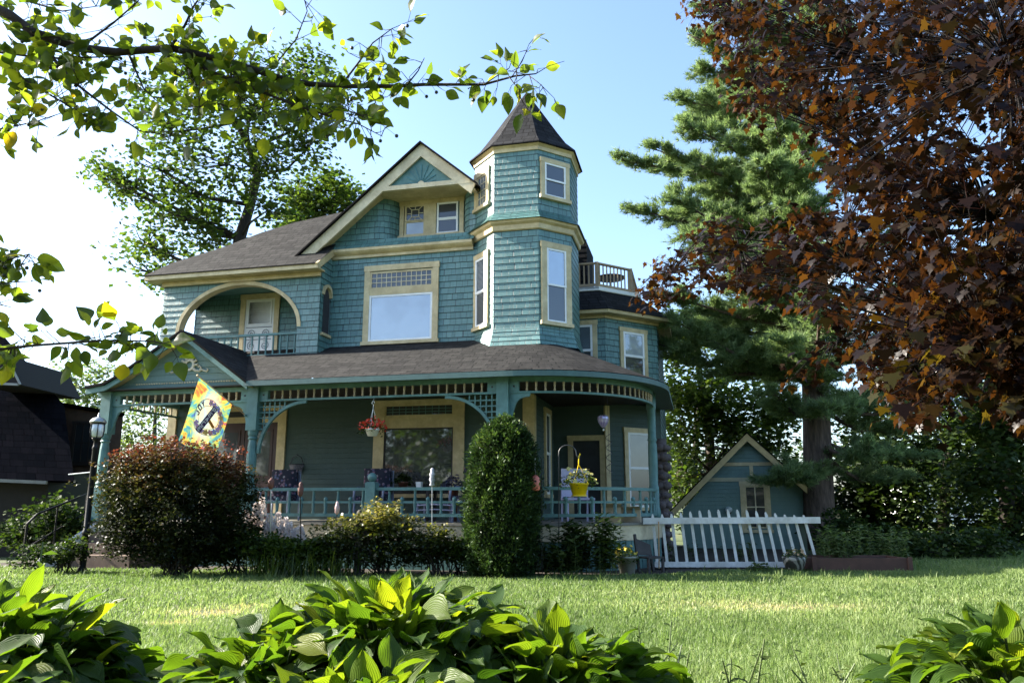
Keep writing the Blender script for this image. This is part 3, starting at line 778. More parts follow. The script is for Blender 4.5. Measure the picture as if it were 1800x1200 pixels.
for u, sg in ((-5.75, 1), (-2.45, -1), (-2.45, 1), (2.49, -1), (2.49, 1)):   # square rosettes beside the posts
    x = u + sg * .20
    m = MB(); m.box(x - .088, x + .088, -.05, .04, 3.09, 3.258); ro = m.build('rosette_block', M_TEAL, HOUSE)
    m = MB(); m.prism(F_POR, [(x + .018 * math.cos(i * PI / 5), 3.175 + .018 * math.sin(i * PI / 5)) for i in range(10)], .05, .054); m.build('rosette_hole', M_DARK, ro)
# sawn brackets and the two lattice quarter arches
def solid_bracket(u, sg, a=.36, h=.52):
    m = MB(); P = [(0, 0), (0, -h)]
    for i in range(1, 9):
        t = i / 8 * PI / 2
        P.append((a * (1 - math.cos(t)) + .02 + .03 * math.sin(4 * t), -h + (h - .06) * math.sin(t)))
    P.append((a + .03, 0))
    P = [(u + sg * (x + .10), 3.05 + z) for x, z in P]
    if sg > 0: P = P[::-1]
    P = P[::-1] if sg > 0 else P
    m.prism(F_POR, P, -.02, .02)
    m.build('bracket', M_TEAL, HOUSE)
for u, sg in ((-5.75, 1), (-2.45, -1), (2.49, 1)): solid_bracket(u, sg)
def arch_bracket(u, sg):
    m = MB(); r = .98
    x0 = u + sg * .11
    cpt = (x0 + sg * r, 3.05 - r)
    P = [cpt[0] - 0, cpt[1]]
    n = 18
    for i in range(n):
        q4 = []
        for t, rr in ((i / n, r), ((i + 1) / n, r), ((i + 1) / n, r - .055), (i / n, r - .055)):
            a = t * PI / 2; q4.append((cpt[0] - sg * rr * math.cos(a), cpt[1] + rr * math.sin(a)))
        m.prism(F_POR, q4 if sg > 0 else q4[::-1], -.03, .03)
    o = m.build('arch_bracket', M_TEAL, HOUSE)
    g = MB(); st = .105
    for i in range(1, 6):
        x = i * st
        top = 3.05; bot = cpt[1] + math.sqrt(max(0, r * r - (r - x) ** 2))
        if bot < top - .03: g.fbox(F_POR, min(x0 + sg * x - .012, x0 + sg * x + .012), max(x0 + sg * x - .012, x0 + sg * x + .012), -.008, .008, bot, top)
    for i in range(1, 6):
        z = 3.05 - i * st
        hh = z - cpt[1]; xe = r - math.sqrt(max(0, r * r - hh * hh))
        if xe > .03:
            a, b = x0, x0 + sg * xe
            g.fbox(F_POR, min(a, b), max(a, b), -.011, .012, z - .012, z + .012)
    g.build('lattice_panel', M_TEAL, o)
arch_bracket(-2.45, 1); arch_bracket(2.49, -1)
# railings
q = MB(); q.lathe([(.032, 0), (.032, .03), (.022, .06), (.034, .2), (.023, .34), (.03, .44), (.03, .455)], n=8); btall = q.mesh('baluster', M_TEAL, True)
q = MB(); q.lathe([(.034, 0), (.034, .03), (.026, .06), (.036, .17), (.030, .23), (.040, .245), (.040, .28), (.024, .30), (.002, .315)], n=8); bshort = q.mesh('short_baluster', M_TEAL, True)
def railing(pts):
    m = MB(); ribbon(m, pts, .09, 1.365, 1.42); o = m.build('porch_railing', M_TEAL, HOUSE)
    m = MB(); ribbon(m, pts, .045, 1.14, 1.178); m.build('middle_rail', M_TEAL, o)
    m = MB(); ribbon(m, pts, .06, .905, .96); m.build('bottom_rail', M_TEAL, o)
    for i, (x, y, a) in enumerate(along(pts, .245)):
        if i: link('baluster' if i % 2 else 'short_baluster', btall if i % 2 else bshort, o, (x, y, .945))
railing([(-2.34, 0), (-.07, 0)]); railing([(.13, 0), (2.38, 0)]); railing([(2.60, PC[1] - 2.36)] + arcpts(2.36, A0, A1, 36)[1:])
# portico gable
PGU, PGW = -3.96, 4.45
m = MB()
m.courses(Fr((0, -.06), (1, 0), (0, -1)), [(-5.62, 3.44), (-2.52, 3.44), (PGU, 4.40)], .13, .012); m.build('portico_gable', M_GSH, HOUSE)
m = MB(); m.fbox(F_POR, -5.9, -2.34, -.10, .075, 3.345, 3.46)
m.build('portico_beam', M_GSH, HOUSE)
m = MB()
for i in range(40): m.fbox(F_POR, -5.10 + i * .058, -5.07 + i * .058, .06, .085, 3.462, 3.482)
m.build('dentil_strip', M_CREAM, HOUSE)
rl = [(PGU, PGW), (-5.30, 3.62), (-5.62, 3.46), (-6.05, 3.40)]; rr = [(PGU, PGW), (-2.45, 3.385)]
F_PG = Fr((0, -.33), (1, 0), (0, -1))
m = MB(); t_ = .13
for pts in (rl, rr):
    for (a, b) in zip(pts, pts[1:]):
        P = [a, b, (b[0], b[1] - t_), (a[0], a[1] - t_)]
        if pts is rr: P = P[::-1]
        m.prism(F_PG, P, -.04, 0)
m.build('portico_barge_board', M_TEAL, HOUSE)
m = MB()
for pts in (rl[:3], rr):
    for (a, b) in zip(pts, pts[1:]):
        P = [(a[0], a[1] - .05), (b[0], b[1] - .05), (b[0], b[1] - .075), (a[0], a[1] - .075)]
        if pts is rr: P = P[::-1]
        m.prism(F_PG, P, -.30, -.042)
m.build('portico_soffit', M_CREAM, HOUSE)
m = MB()
for pts, yb in ((rl, 2.0), (rr, 1.72)):
    s = 0
    for (a, b) in zip(pts, pts[1:]):
        L = math.dist(a, b); ya, yb_ = -.38, yb
        P = [(a[0], ya, a[1] + .03), (b[0], ya, b[1] + .03), (b[0], yb_, b[1] + .03), (a[0], yb_, a[1] + .03)]
        uv = [(ya, 9 - s), (ya, 9 - s - L), (yb_, 9 - s - L), (yb_, 9 - s)]
        if pts is rr:
            P[2] = (b[0], -.30, b[1] + .03); P[3] = (a[0], 1.95, a[1] + .03); uv[2] = (-.3, 9 - s - L)
        Q = [(x, y, z - .05) for x, y, z in P]
        m.poly(P, uv); m.poly(Q[::-1]); m.poly([P[0], P[1], Q[1], Q[0]]); m.poly([P[1], P[2], Q[2], Q[1]]); s += L
m.build('portico_roof', M_ROOFD, HOUSE)
m = MB(); F_OR = Fr((PGU + .05, -.078), (1, 0), (0, -1))   # carved ornament
m.lathe([(.10, 0)], n=3) if False else None
for i in range(16):
    a0, a1 = 2 * PI * i / 16, 2 * PI * (i + 1) / 16
    m.prism(F_OR, [(r * math.cos(a), 3.82 + r * math.sin(a)) for a, r in ((a0, .075), (a0, .12), (a1, .12), (a1, .075))][::1], 0, .03)
for k in range(7):
    a = PI * k / 6
    m.tube([F_OR.p(r * math.cos(a), .015, 3.82 + r * math.sin(a)) for r in (.11, .16, .19)], [.03, .022, .03], 6)
for sg in (-1, 1):
    pts = [(.10, 3.74), (.16, 3.70), (.23, 3.69), (.29, 3.72), (.33, 3.70), (.40, 3.68), (.43, 3.71), (.40, 3.74)]
    m.tube([F_OR.p(sg * x, .012, z) for x, z in pts], [.03, .026, .022, .022, .018, .018, .014, .01], 6)
    m.tube([F_OR.p(sg * x, .012, z) for x, z in [(.24, 3.70), (.27, 3.76), (.23, 3.80), (.20, 3.77)]], .016, 6)
m.build('gable_ornament', paint('grey_cream_carving', (.50, .46, .36), .6), HOUSE)
# porch roof
sl = .44
m = MB(); pw = lambda v: 3.42 + sl * (v + .35)
P = [(-2.50, -.36), (2.6, -.36), (2.6, 2.3), (-2.05, 2.3), (-2.05, 1.74), (-3.84, 1.74)]
m.poly([(u, v, pw(v)) for u, v in P], [(u, v * 1.09) for u, v in P])
P = [(-6.0, 1.2), (-3.84, 1.74), (-2.05, 1.74), (-2.05, 2.3), (-6.0, 2.3)]
m.poly([(u, v, pw(v) - .02) for u, v in P], [(u, v * 1.09) for u, v in P])
rs = [2.71, 2.2, 1.7, 1.2, .7, .25]
for ra, rb in zip(rs, rs[1:]):
    a, b = arcpts(ra, A0, 0, 30), arcpts(rb, A0, 0, 30)
    for i in range(30):
        P = [a[i], a[i + 1], b[i + 1], b[i]]; z = [3.42 + sl * (2.71 - r) for r in (ra, ra, rb, rb)]
        th0, th1 = 2.6 + 2.0 * (PI / 2) * i / 30, 2.6 + 2.0 * (PI / 2) * (i + 1) / 30
        m.poly([(*p, zz) for p, zz in zip(P, z)], [(th0, -ra * 1.09), (th1, -ra * 1.09), (th1, -rb * 1.09), (th0, -rb * 1.09)])
P = [(5.31, 2.35), (5.31, 5.6), (2.85, 5.6), (2.85, 2.35)]
m.poly([(u, v, 3.42 + sl * (5.31 - u)) for u, v in P], [(v, -u * 1.09) for u, v in P])
m.build('porch_roof', M_ROOF, HOUSE)
m = MB(); el = [(-2.50, -.355)] + arcpts(2.70, A0, 0, 30) + [(5.30, 5.6)]
ribbon(m, el, .03, 3.31, 3.405)
o = [(-2.50, -.34)] + arcpts(2.69, A0, 0, 30) + [(5.29, 5.6)]; i_ = [(-2.50, .02)] + arcpts(2.33, A0, 0, 30) + [(4.93, 5.6)]
for k in range(len(o) - 1): m.poly([(*o[k], 3.335), (*o[k + 1], 3.335), (*i_[k + 1], 3.342), (*i_[k], 3.342)])
m.build('porch_eave', paint('eave_grey_teal_paint', (.065, .125, .12), .55), HOUSE)
# front steps at the portico
M_STEP = paint('weathered_brown_step', (.13, .09, .065), .8, .25)
m = MB()
for i in range(3): m.box(-5.62, -4.1, -.42 - .3 * i, -.10 if i == 0 else -.42 - .3 * (i - 1) - .002, .0, .60 - .19 * i)
st = m.build('front_steps', M_STEP, HOUSE)
m = MB(); m.hexa([(-5.70, -1.45, 0), (-5.63, -1.45, 0), (-5.63, -.10, 0), (-5.70, -.10, 0), (-5.70, -1.40, .16), (-5.63, -1.40, .16), (-5.63, -.10, .78), (-5.70, -.10, .78)]); m.build('stringer', M_WHITE, st)
m = MB(); hp = [(-5.95, -1.45, 0), (-5.95, -1.45, .78), (-5.95, -1.25, .95), (-5.95, -.1, 1.32), (-5.95, -.1, .8)]
m.tube(hp, .022, 8); m.tube([(-5.95, -.8, .3), (-5.95, -.8, 1.10)], .018, 6); m.tube([(-5.95, -1.42, .35), (-5.95, -.12, .95)], .014, 6); m.build('handrail', M_BLACK, st)
# cobble pillar at the porch end
m = MB(); rr2 = random.Random(4)
for k in range(12):
    z = .1 + k * .2
    for j in range(5):
        a = 2 * PI * (j + .5 * (k % 2)) / 5 + rr2.uniform(-.2, .2)
        m.ball((.11 * math.cos(a), .11 * math.sin(a), z), rr2.uniform(.075, .12), 9, rr2.uniform(.7, .95))
m.tube([(0, 0, 0), (0, 0, 2.5)], .12, 10)
m.build('stone_pillar', paint('mauve_fieldstone', (.10, .08, .078), .85, .35, scale=5, bump=.6, bscale=25), HOUSE, True, (5.06, 3.75, 0))
# ================================================================== ground and plants
def gz(X, Y):
    t = np.clip((7.0 - np.asarray(Y, float)) / 3.8, 0, 1)
    return .30 * t * t * (3 - 2 * t)
def gzf(x, y): return float(gz(x, y))
def ground_pt(px, py):
    Y = 8.0
    lo, hi = 1.5, 80.0
    for _ in range(50):
        Y = (lo + hi) / 2; p = at(px, py, Y)
        if p.z > gzf(p.x, Y): lo = Y
        else: hi = Y
    return at(px, py, Y)
m, nt_, out_ = newmat('lawn_turf')
tc_ = N(nt_, 'ShaderNodeTexCoord'); n1_ = N(nt_, 'ShaderNodeTexNoise', Scale=.8, Detail=9.0, Roughness=.75); nt_.links.new(tc_.outputs['Object'], n1_.inputs['Vector'])
c_ = ramp(nt_, n1_.outputs[0], [(.3, (.035, .055, .014)), (.5, (.06, .085, .022)), (.68, (.13, .12, .05))])
b_ = N(nt_, 'ShaderNodeBsdfPrincipled', Roughness=.95); nt_.links.new(c_, b_.inputs['Base Color']); nt_.links.new(b_.outputs[0], out_.inputs[0])
M_TURF = m
ys = [-300, -60, -10, 0, 1.5, 2.5, 3, 3.5, 4, 4.5, 5, 5.5, 6, 6.5, 7, 10, 14, 20, 40, 100, 500]; xs = [-400, -60, -20, -8, -3, 0, 3, 8, 20, 60, 400]
m = MB(); vv = [(x, y, gzf(x, y)) for y in ys for x in xs]; nx = len(xs)
m.idx(vv, [(j * nx + i, j * nx + i + 1, (j + 1) * nx + i + 1, (j + 1) * nx + i) for j in range(len(ys) - 1) for i in range(nx - 1)])
tag(m.build('lawn', M_TURF), kind='structure')
m = MB(); P = [hw(u, v) for u, v in [(-7.5, -1.2), (-5.5, -1.35), (-3, -1.15), (0, -1.0), (2.5, -1.2), (5, -.2), (6.2, .9), (8.2, 1.6), (8.2, 9), (-7.5, 9)]]
m.poly([(p.x, p.y, .005) for p in P]); tag(m.build('garden_soil', paint('dark_soil', (.035, .026, .018), .95, .4, bump=.5)), kind='structure')

NRG = np.random.default_rng
def vnoise(x, y, s, seed=0):
    """cheap smooth value noise on numpy arrays"""
    x = np.asarray(x) / s; y = np.asarray(y) / s
    xi, yi = np.floor(x).astype(int), np.floor(y).astype(int); fx, fy = x - xi, y - yi
    h = lambda a, b: (np.sin(a * 127.1 + b * 311.7 + seed * 74.7) * 43758.5453) % 1.0
    fx = fx * fx * (3 - 2 * fx); fy = fy * fy * (3 - 2 * fy)
    return (h(xi, yi) * (1 - fx) + h(xi + 1, yi) * fx) * (1 - fy) + (h(xi, yi + 1) * (1 - fx) + h(xi + 1, yi + 1) * fx) * fy

M_GRASS = leafmat('grass_blades', [(0, (.08, .135, .035)), (.35, (.165, .23, .075)), (.65, (.29, .335, .135)), (.86, (.47, .41, .22)), (1, (.50, .38, .21))], (1.1, 1.2, .8), .45, .5, .3)
def grass():
    r = NRG(11); parts = []
    for y0, y1, n, wd, hh in ((2.9, 5.0, 68000, .0045, .062), (5.0, 8.0, 115000, .006, .058), (8.0, 13.9, 170000, .010, .055), (13.9, 20, 110000, .013, .06)):
        Y = np.sqrt(r.uniform(y0 ** 2, y1 ** 2, n)); X = r.uniform(-1, 1, n) * (.76 * Y + 1.0)
        parts.append((X, Y, np.full(n, wd), np.full(n, hh)))
    X, Y, W_, H_ = [np.concatenate(a) for a in zip(*parts)]
    # edge of the garden bed
    U = (X - ORG[0]) * CT - (Y - ORG[1]) * ST; V = (X - ORG[0]) * ST + (Y - ORG[1]) * CT
    edge = np.interp(U, [-7.5, -5.5, -3, 0, 2.5, 5, 6.2, 8.2, 8.4, 11], [-1.2, -1.35, -1.15, -1.0, -1.2, -.2, .9, 1.6, 8, 8])
    dry = vnoise(X, Y, 2.3, 13) * .35 + vnoise(X, Y, .9, 3) * .35 + vnoise(X, Y, .25, 5) * .25
    bald = np.zeros(len(X))
    for px, py, rx, ry, s in ((1400, 1068, 1.5, .42, .55), (1280, 1062, .9, .3, .35), (1640, 1058, 1.0, .3, .3), (370, 1078, .42, .30, .9), (300, 1098, .3, .18, .8), (420, 1068, .3, .2, .6), (1150, 1045, 1.0, .3, .2)):
        g = ground_pt(px, py); bald = np.maximum(bald, s * np.exp(-((X - g.x) / rx) ** 2 - ((Y - g.y) / ry) ** 2))
    keep = (V < edge) & (r.random(len(X)) > bald * .55)
    X, Y, W_, H_, dry, bald = [a[keep] for a in (X, Y, W_, H_, dry, bald)]
    n = len(X); R = np.clip(dry * .62 + bald * .75 + r.normal(0, .13, n), 0, 1)
    H_ = H_ * r.uniform(.55, 1.35, n) * (1 + 1.3 * (vnoise(X, Y, .16, 21) > .80) * (r.random(n) < .35)) * (1 - .55 * bald) * (.75 + .5 * vnoise(X, Y, .5, 9))
    a = r.uniform(0, 2 * PI, n); lean = r.uniform(.15, .95, n); f = r.uniform(0, 2 * PI, n)
    dx, dy = np.cos(a), np.sin(a); sx, sy = np.cos(f) * W_ / 2, np.sin(f) * W_ / 2
    Z = gz(X, Y)
    V5 = np.empty((n, 5, 3))
    V5[:, 0] = np.stack([X - sx, Y - sy, Z - .004], 1); V5[:, 1] = np.stack([X + sx, Y + sy, Z - .004], 1)
    mx, my = X + dx * H_ * lean * .35, Y + dy * H_ * lean * .35
    V5[:, 2] = np.stack([mx + sx * .8, my + sy * .8, Z + H_ * .6], 1); V5[:, 3] = np.stack([mx - sx * .8, my - sy * .8, Z + H_ * .6], 1)
    V5[:, 4] = np.stack([X + dx * H_ * lean, Y + dy * H_ * lean, Z + H_ * (1 - .3 * lean)], 1)
    fl = np.array([0, 1, 2, 3, 3, 2, 4]); loops = (np.arange(n)[:, None] * 5 + fl).ravel()
    return np_mesh('grass', V5.reshape(-1, 3), np.tile([4, 3], n), loops, M_GRASS, np.repeat(R, 2))
tag(link('grass', grass()), 'short sunlit lawn grass with straw coloured dry patches', 'grass', kind='stuff')

# ---- clumps of leaves
def cluster_pts(r, blobs, n_clu, per, spread, shell=.55, flat=1.0):
    """leaf positions gathered in clumps through ellipsoids (c, rx, ry, rz)"""
    vol = np.array([b[1] * b[2] * b[3] for b in blobs]) ** .67; cnt = r.multinomial(n_clu, vol / vol.sum())
    C = []
    for (c, rx, ry, rz), k in zip(blobs, cnt):
        d = unit(r.normal(size=(k, 3))); q = (shell + (1 - shell) * r.random(k)) * np.where(r.random(k) < .2, r.random(k), 1)
        q = q * (1 + .15 * r.normal(size=k))
        C.append(np.array(c)[None] + d * q[:, None] * np.array([rx, ry, rz]))
    C = np.concatenate(C)
    P = np.repeat(C, per, 0) + r.normal(size=(len(C) * per, 3)) * np.array([spread, spread, spread * .6 * flat])
    return C, P

def leaf_orient(r, n, droop=.35, up=1.0):
    a = r.uniform(0, 2 * PI, n); d = np.stack([np.cos(a), np.sin(a), -droop + r.normal(0, .35, n)], 1)
    nrm = np.stack([r.normal(0, .55, n), r.normal(0, .55, n), np.full(n, up)], 1)
    return d, nrm

def broad_tree(name, label, cat, trunk, radii, blobs, leaf, n_clu, per, spread, mat, bark, seed, tmpl=DIAM, group=None, limbs=True, rfun=None):
    r = NRG(seed); t = empty(name, trunk[0], 0, label, cat, group)
    o = Vector(trunk[0])
    m = MB(); m.tube([Vector(p) - o for p in trunk], radii, 10)
    C, P = cluster_pts(r, blobs, n_clu, per, spread)
    tr = np.array([list(p) for p in trunk])
    if limbs:
        for c, rx, ry, rz in blobs:
            c = np.array(c); k = int(np.argmin(np.linalg.norm(tr - c + np.array([0, 0, .6]), axis=1))); k = max(1, min(k, len(tr) - 1)); s = tr[k]
            mid = (s + c) / 2 + r.normal(0, .15, 3) + np.array([0, 0, -.1])
            rr_ = min(radii[k] * .6, .02 + .05 * np.linalg.norm(c - s) * .4)
            m.tube([Vector(s) - o, Vector(mid) - o, Vector(c) - o], [rr_, rr_ * .75, rr_ * .4], 7)
            sub = C[np.linalg.norm((C - c) / np.array([rx, ry, rz]), axis=1) < 1.2]
            for q in sub[:14]:
                md = (c + q) / 2 + r.normal(0, .08, 3)
                m.tube([Vector(c) - o, Vector(md) - o, Vector(q) - o], [rr_ * .35, rr_ * .25, .006], 4, cap=False)
    m.build('trunk', bark, t, True)
    n = len(P); d, nrm = leaf_orient(r, n)
    sz = leaf * r.uniform(.7, 1.3, n)
    R = np.clip(r.normal(.5, .2, n) + np.repeat(r.normal(0, .14, len(C)), per), 0, 1) if rfun is None else rfun(P, r)
    link('crown', scatter('crown', tmpl[0], tmpl[1], basis(d, nrm, sz, 1.25), P - np.array(trunk[0]), mat, R), t)
    return t

def blob(px, py, Y, rx, rz, dep=None):
    s = Y / F_PX * (1 + ((px - 900) / F_PX) ** 2 * 0)
    return (tuple(at(px, py, Y)), rx * s, (dep if dep else max(rx, rz) * s * .8), rz * s)

BARK = barkmat('grey_brown_bark', (.05, .04, .032), (.13, .105, .085), 4, .7)
BARKD = barkmat('dark_bark', (.022, .018, .015), (.06, .05, .042), 4, .7)
BARKP = barkmat('pine_bark', (.045, .034, .03), (.17, .125, .10), 7, .9)
M_LM = leafmat('maple_green_leaf', [(0, (.016, .034, .009)), (.5, (.042, .075, .017)), (1, (.11, .145, .032))], (1.5, 1.6, .6), .5, .45, .4)
M_LG = leafmat('bright_green_leaf', [(0, (.018, .036, .008)), (.5, (.05, .085, .017)), (1, (.12, .155, .036))], (1.5, 1.6, .6), .48, .45, .4)
M_LD = leafmat('dark_green_leaf', [(0, (.009, .019, .006)), (.5, (.028, .050, .012)), (1, (.075, .10, .026))], (1.4, 1.6, .6), .3, .6, .15)
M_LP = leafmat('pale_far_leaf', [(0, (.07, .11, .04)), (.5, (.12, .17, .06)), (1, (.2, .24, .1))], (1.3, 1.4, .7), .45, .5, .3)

# big maple behind the house
Yb = 23.0
tp = [at(395, 640, Yb), at(410, 520, Yb), at(421, 420, Yb), at(440, 360, Yb), at(452, 310, Yb), at(440, 262, Yb), at(415, 215, Yb), at(385, 175, Yb), at(365, 140, Yb)]
tp[0].z = 0
BL = [(330, 175, 115, 62), (440, 200, 105, 62), (545, 190, 85, 60), (285, 300, 75, 48), (200, 318, 45, 26), (240, 330, 40, 34), (405, 290, 95, 55), (540, 262, 55, 42), (330, 385, 90, 50), (262, 432, 38, 34), (262, 478, 34, 24), (470, 370, 60, 46), (420, 130, 120, 45), (540, 130, 70, 45), (300, 232, 60, 40), (470, 290, 60, 40), (350, 350, 60, 40), (390, 430, 60, 30), (300, 450, 50, 30)]
broad_tree('maple_tree', 'tall green maple rising behind the left roof of the teal house', 'tree', tp, [.24, .21, .18, .15, .13, .105, .085, .06, .04],
           [blob(x, y, Yb + rnd.uniform(-1, 1), a * .95, b * .95, 1.6) for x, y, a, b in BL], .16, 860, 14, .27, M_LM, BARKD, 21)
Yb = 27.0
tp = [at(575, 600, Yb), at(580, 450, Yb), at(585, 380, Yb), at(592, 330, Yb)]; tp[0].z = 0
broad_tree('maple_tree', 'smaller tree between the left roof and the front gable', 'tree', tp, [.2, .16, .1, .05], [blob(x, y, Yb, a, b, 1.2) for x, y, a, b in [(590, 330, 46, 24), (570, 372, 50, 26), (610, 360, 34, 24), (540, 350, 40, 34), (520, 390, 40, 30)]], .17, 270, 14, .25, M_LM, BARKD, 22)
Yb = 26.0
tp = [at(1256, 960, Yb), at(1250, 830, Yb), at(1246, 750, Yb), at(1235, 690, Yb), at(1225, 630, Yb), at(1222, 580, Yb)]; tp[0].z = 0
BL = [(1195, 610, 46, 40), (1240, 570, 60, 40), (1225, 690, 62, 46), (1300, 640, 62, 52), (1196, 770, 40, 50), (1330, 710, 56, 44), (1290, 770, 56, 36), (1350, 780, 40, 32), (1190, 840, 34, 40), (1262, 720, 50, 40), (1180, 700, 30, 34), (1320, 570, 70, 40), (1376, 730, 36, 24)]
broad_tree('maple_tree', 'leafy green tree behind the small teal garage', 'tree', tp, [.2, .17, .15, .12, .08, .04], [blob(x, y, Yb + rnd.uniform(-1, 1), a, b, 1.4) for x, y, a, b in BL], .17, 950, 15, .26, M_LG, BARK, 23)
for k, (lab, bx, Yb, BL, nc) in enumerate([
    ('dark bushy tree just right of the big pine trunk', 1530, 24.0, [(1500, 880, 60, 50), (1560, 860, 60, 60), (1520, 800, 60, 40), (1580, 930, 60, 44), (1490, 950, 50, 36), (1540, 740, 60, 30), (1600, 800, 50, 50)], 620),
    ('tall dark tree behind the brown planter box', 1660, 27.0, [(1640, 700, 70, 60), (1690, 640, 70, 60), (1620, 620, 60, 60), (1660, 790, 60, 60), (1620, 880, 45, 46), (1700, 860, 50, 60), (1690, 740, 60, 50), (1590, 660, 50, 50)], 760),
    ('dark tree low in the gap between the porch and the garage', 1215, 30.0, [(1190, 850, 50, 40), (1240, 830, 50, 44), (1170, 800, 40, 40), (1290, 820, 50, 44), (1350, 840, 50, 44), (1400, 820, 44, 50), (1210, 900, 50, 40)], 460),
    ('dark tree at the far right edge of the lawn', 1770, 21.0, [(1760, 720, 60, 60), (1800, 800, 60, 70), (1740, 830, 50, 50), (1790, 900, 50, 60), (1740, 930, 44, 44), (1790, 650, 60, 60), (1730, 760, 44, 50), (1790, 970, 46, 30)], 760)]):
    tp = [at(bx, 985, Yb), at(bx, 880, Yb), at(bx + 8, 780, Yb), at(bx + 12, 700, Yb)]; tp[0].z = 0
    broad_tree('broadleaf_tree', lab, 'tree', tp, [.22, .18, .12, .06], [blob(x, y, Yb + rnd.uniform(-1.2, 1.2), a, b, 1.5) for x, y, a, b in BL], .17, nc, 15, .27, M_LD, BARKD, 30 + k, group='trees along the right boundary')
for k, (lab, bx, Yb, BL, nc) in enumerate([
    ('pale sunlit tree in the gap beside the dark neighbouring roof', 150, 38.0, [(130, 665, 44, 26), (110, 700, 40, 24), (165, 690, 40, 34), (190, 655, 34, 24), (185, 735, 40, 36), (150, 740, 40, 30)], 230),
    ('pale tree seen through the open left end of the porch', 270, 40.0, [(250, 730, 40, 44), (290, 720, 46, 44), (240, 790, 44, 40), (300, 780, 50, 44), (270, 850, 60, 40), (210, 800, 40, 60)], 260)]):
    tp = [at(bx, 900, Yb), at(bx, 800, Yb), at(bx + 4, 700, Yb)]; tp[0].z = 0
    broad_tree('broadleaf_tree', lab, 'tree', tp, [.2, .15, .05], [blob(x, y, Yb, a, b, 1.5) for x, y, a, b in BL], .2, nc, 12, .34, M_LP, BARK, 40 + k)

for k, (x, y, lab) in enumerate([(-27, -8, 'street tree across the road, farthest west'), (-21, -10, 'street tree across the road, second from the west'), (-15, -8, 'street tree across the road, third from the west'), (-9, -10, 'street tree across the road, west of the viewpoint'), (-3, -10, 'street tree across the road, just behind the viewpoint'), (4, -11, 'street tree across the road, facing the porch'), (11, -9, 'street tree across the road, farthest east')]):
    broad_tree('street_tree', lab, 'tree', [Vector((x, y, 0)), Vector((x, y, 2)), Vector((x + .1, y, 4.5)), Vector((x, y, 6.5))], [.25, .2, .14, .05], [((x + a, y + b, z), 2.3, 1.8, 1.7) for a, b, z in ((-1.8, 0, 3.6), (1.8, .3, 3.8), (0, 0, 5.8), (-2.2, .5, 5.4), (2.3, 0, 5.6), (0, .5, 3.4), (0, 0, 7.4))], .34, 420, 9, .4, M_LG, BARKD, 90 + k, limbs=False)
hr = NRG(99); hp_ = np.stack([hr.uniform(-34, 16, 9000), -6.5 + hr.normal(0, .5, 9000), hr.uniform(.0, 2.3, 9000)], 1); hd, hn = leaf_orient(hr, 9000)
hg = empty('hedge', (-9, -6.5, 0), 0, 'unseen leafy hedge added behind the viewpoint to block low bright sky', 'hedge')  # unseen hedge, added to keep low bright sky out of window reflections
link('foliage', scatter('foliage', DIAM[0], DIAM[1], basis(hd, hn, .34 * hr.uniform(.7, 1.3, 9000), 1.25), hp_ - np.array([-9, -6.5, 0]), M_LG, hr.random(9000)), hg)
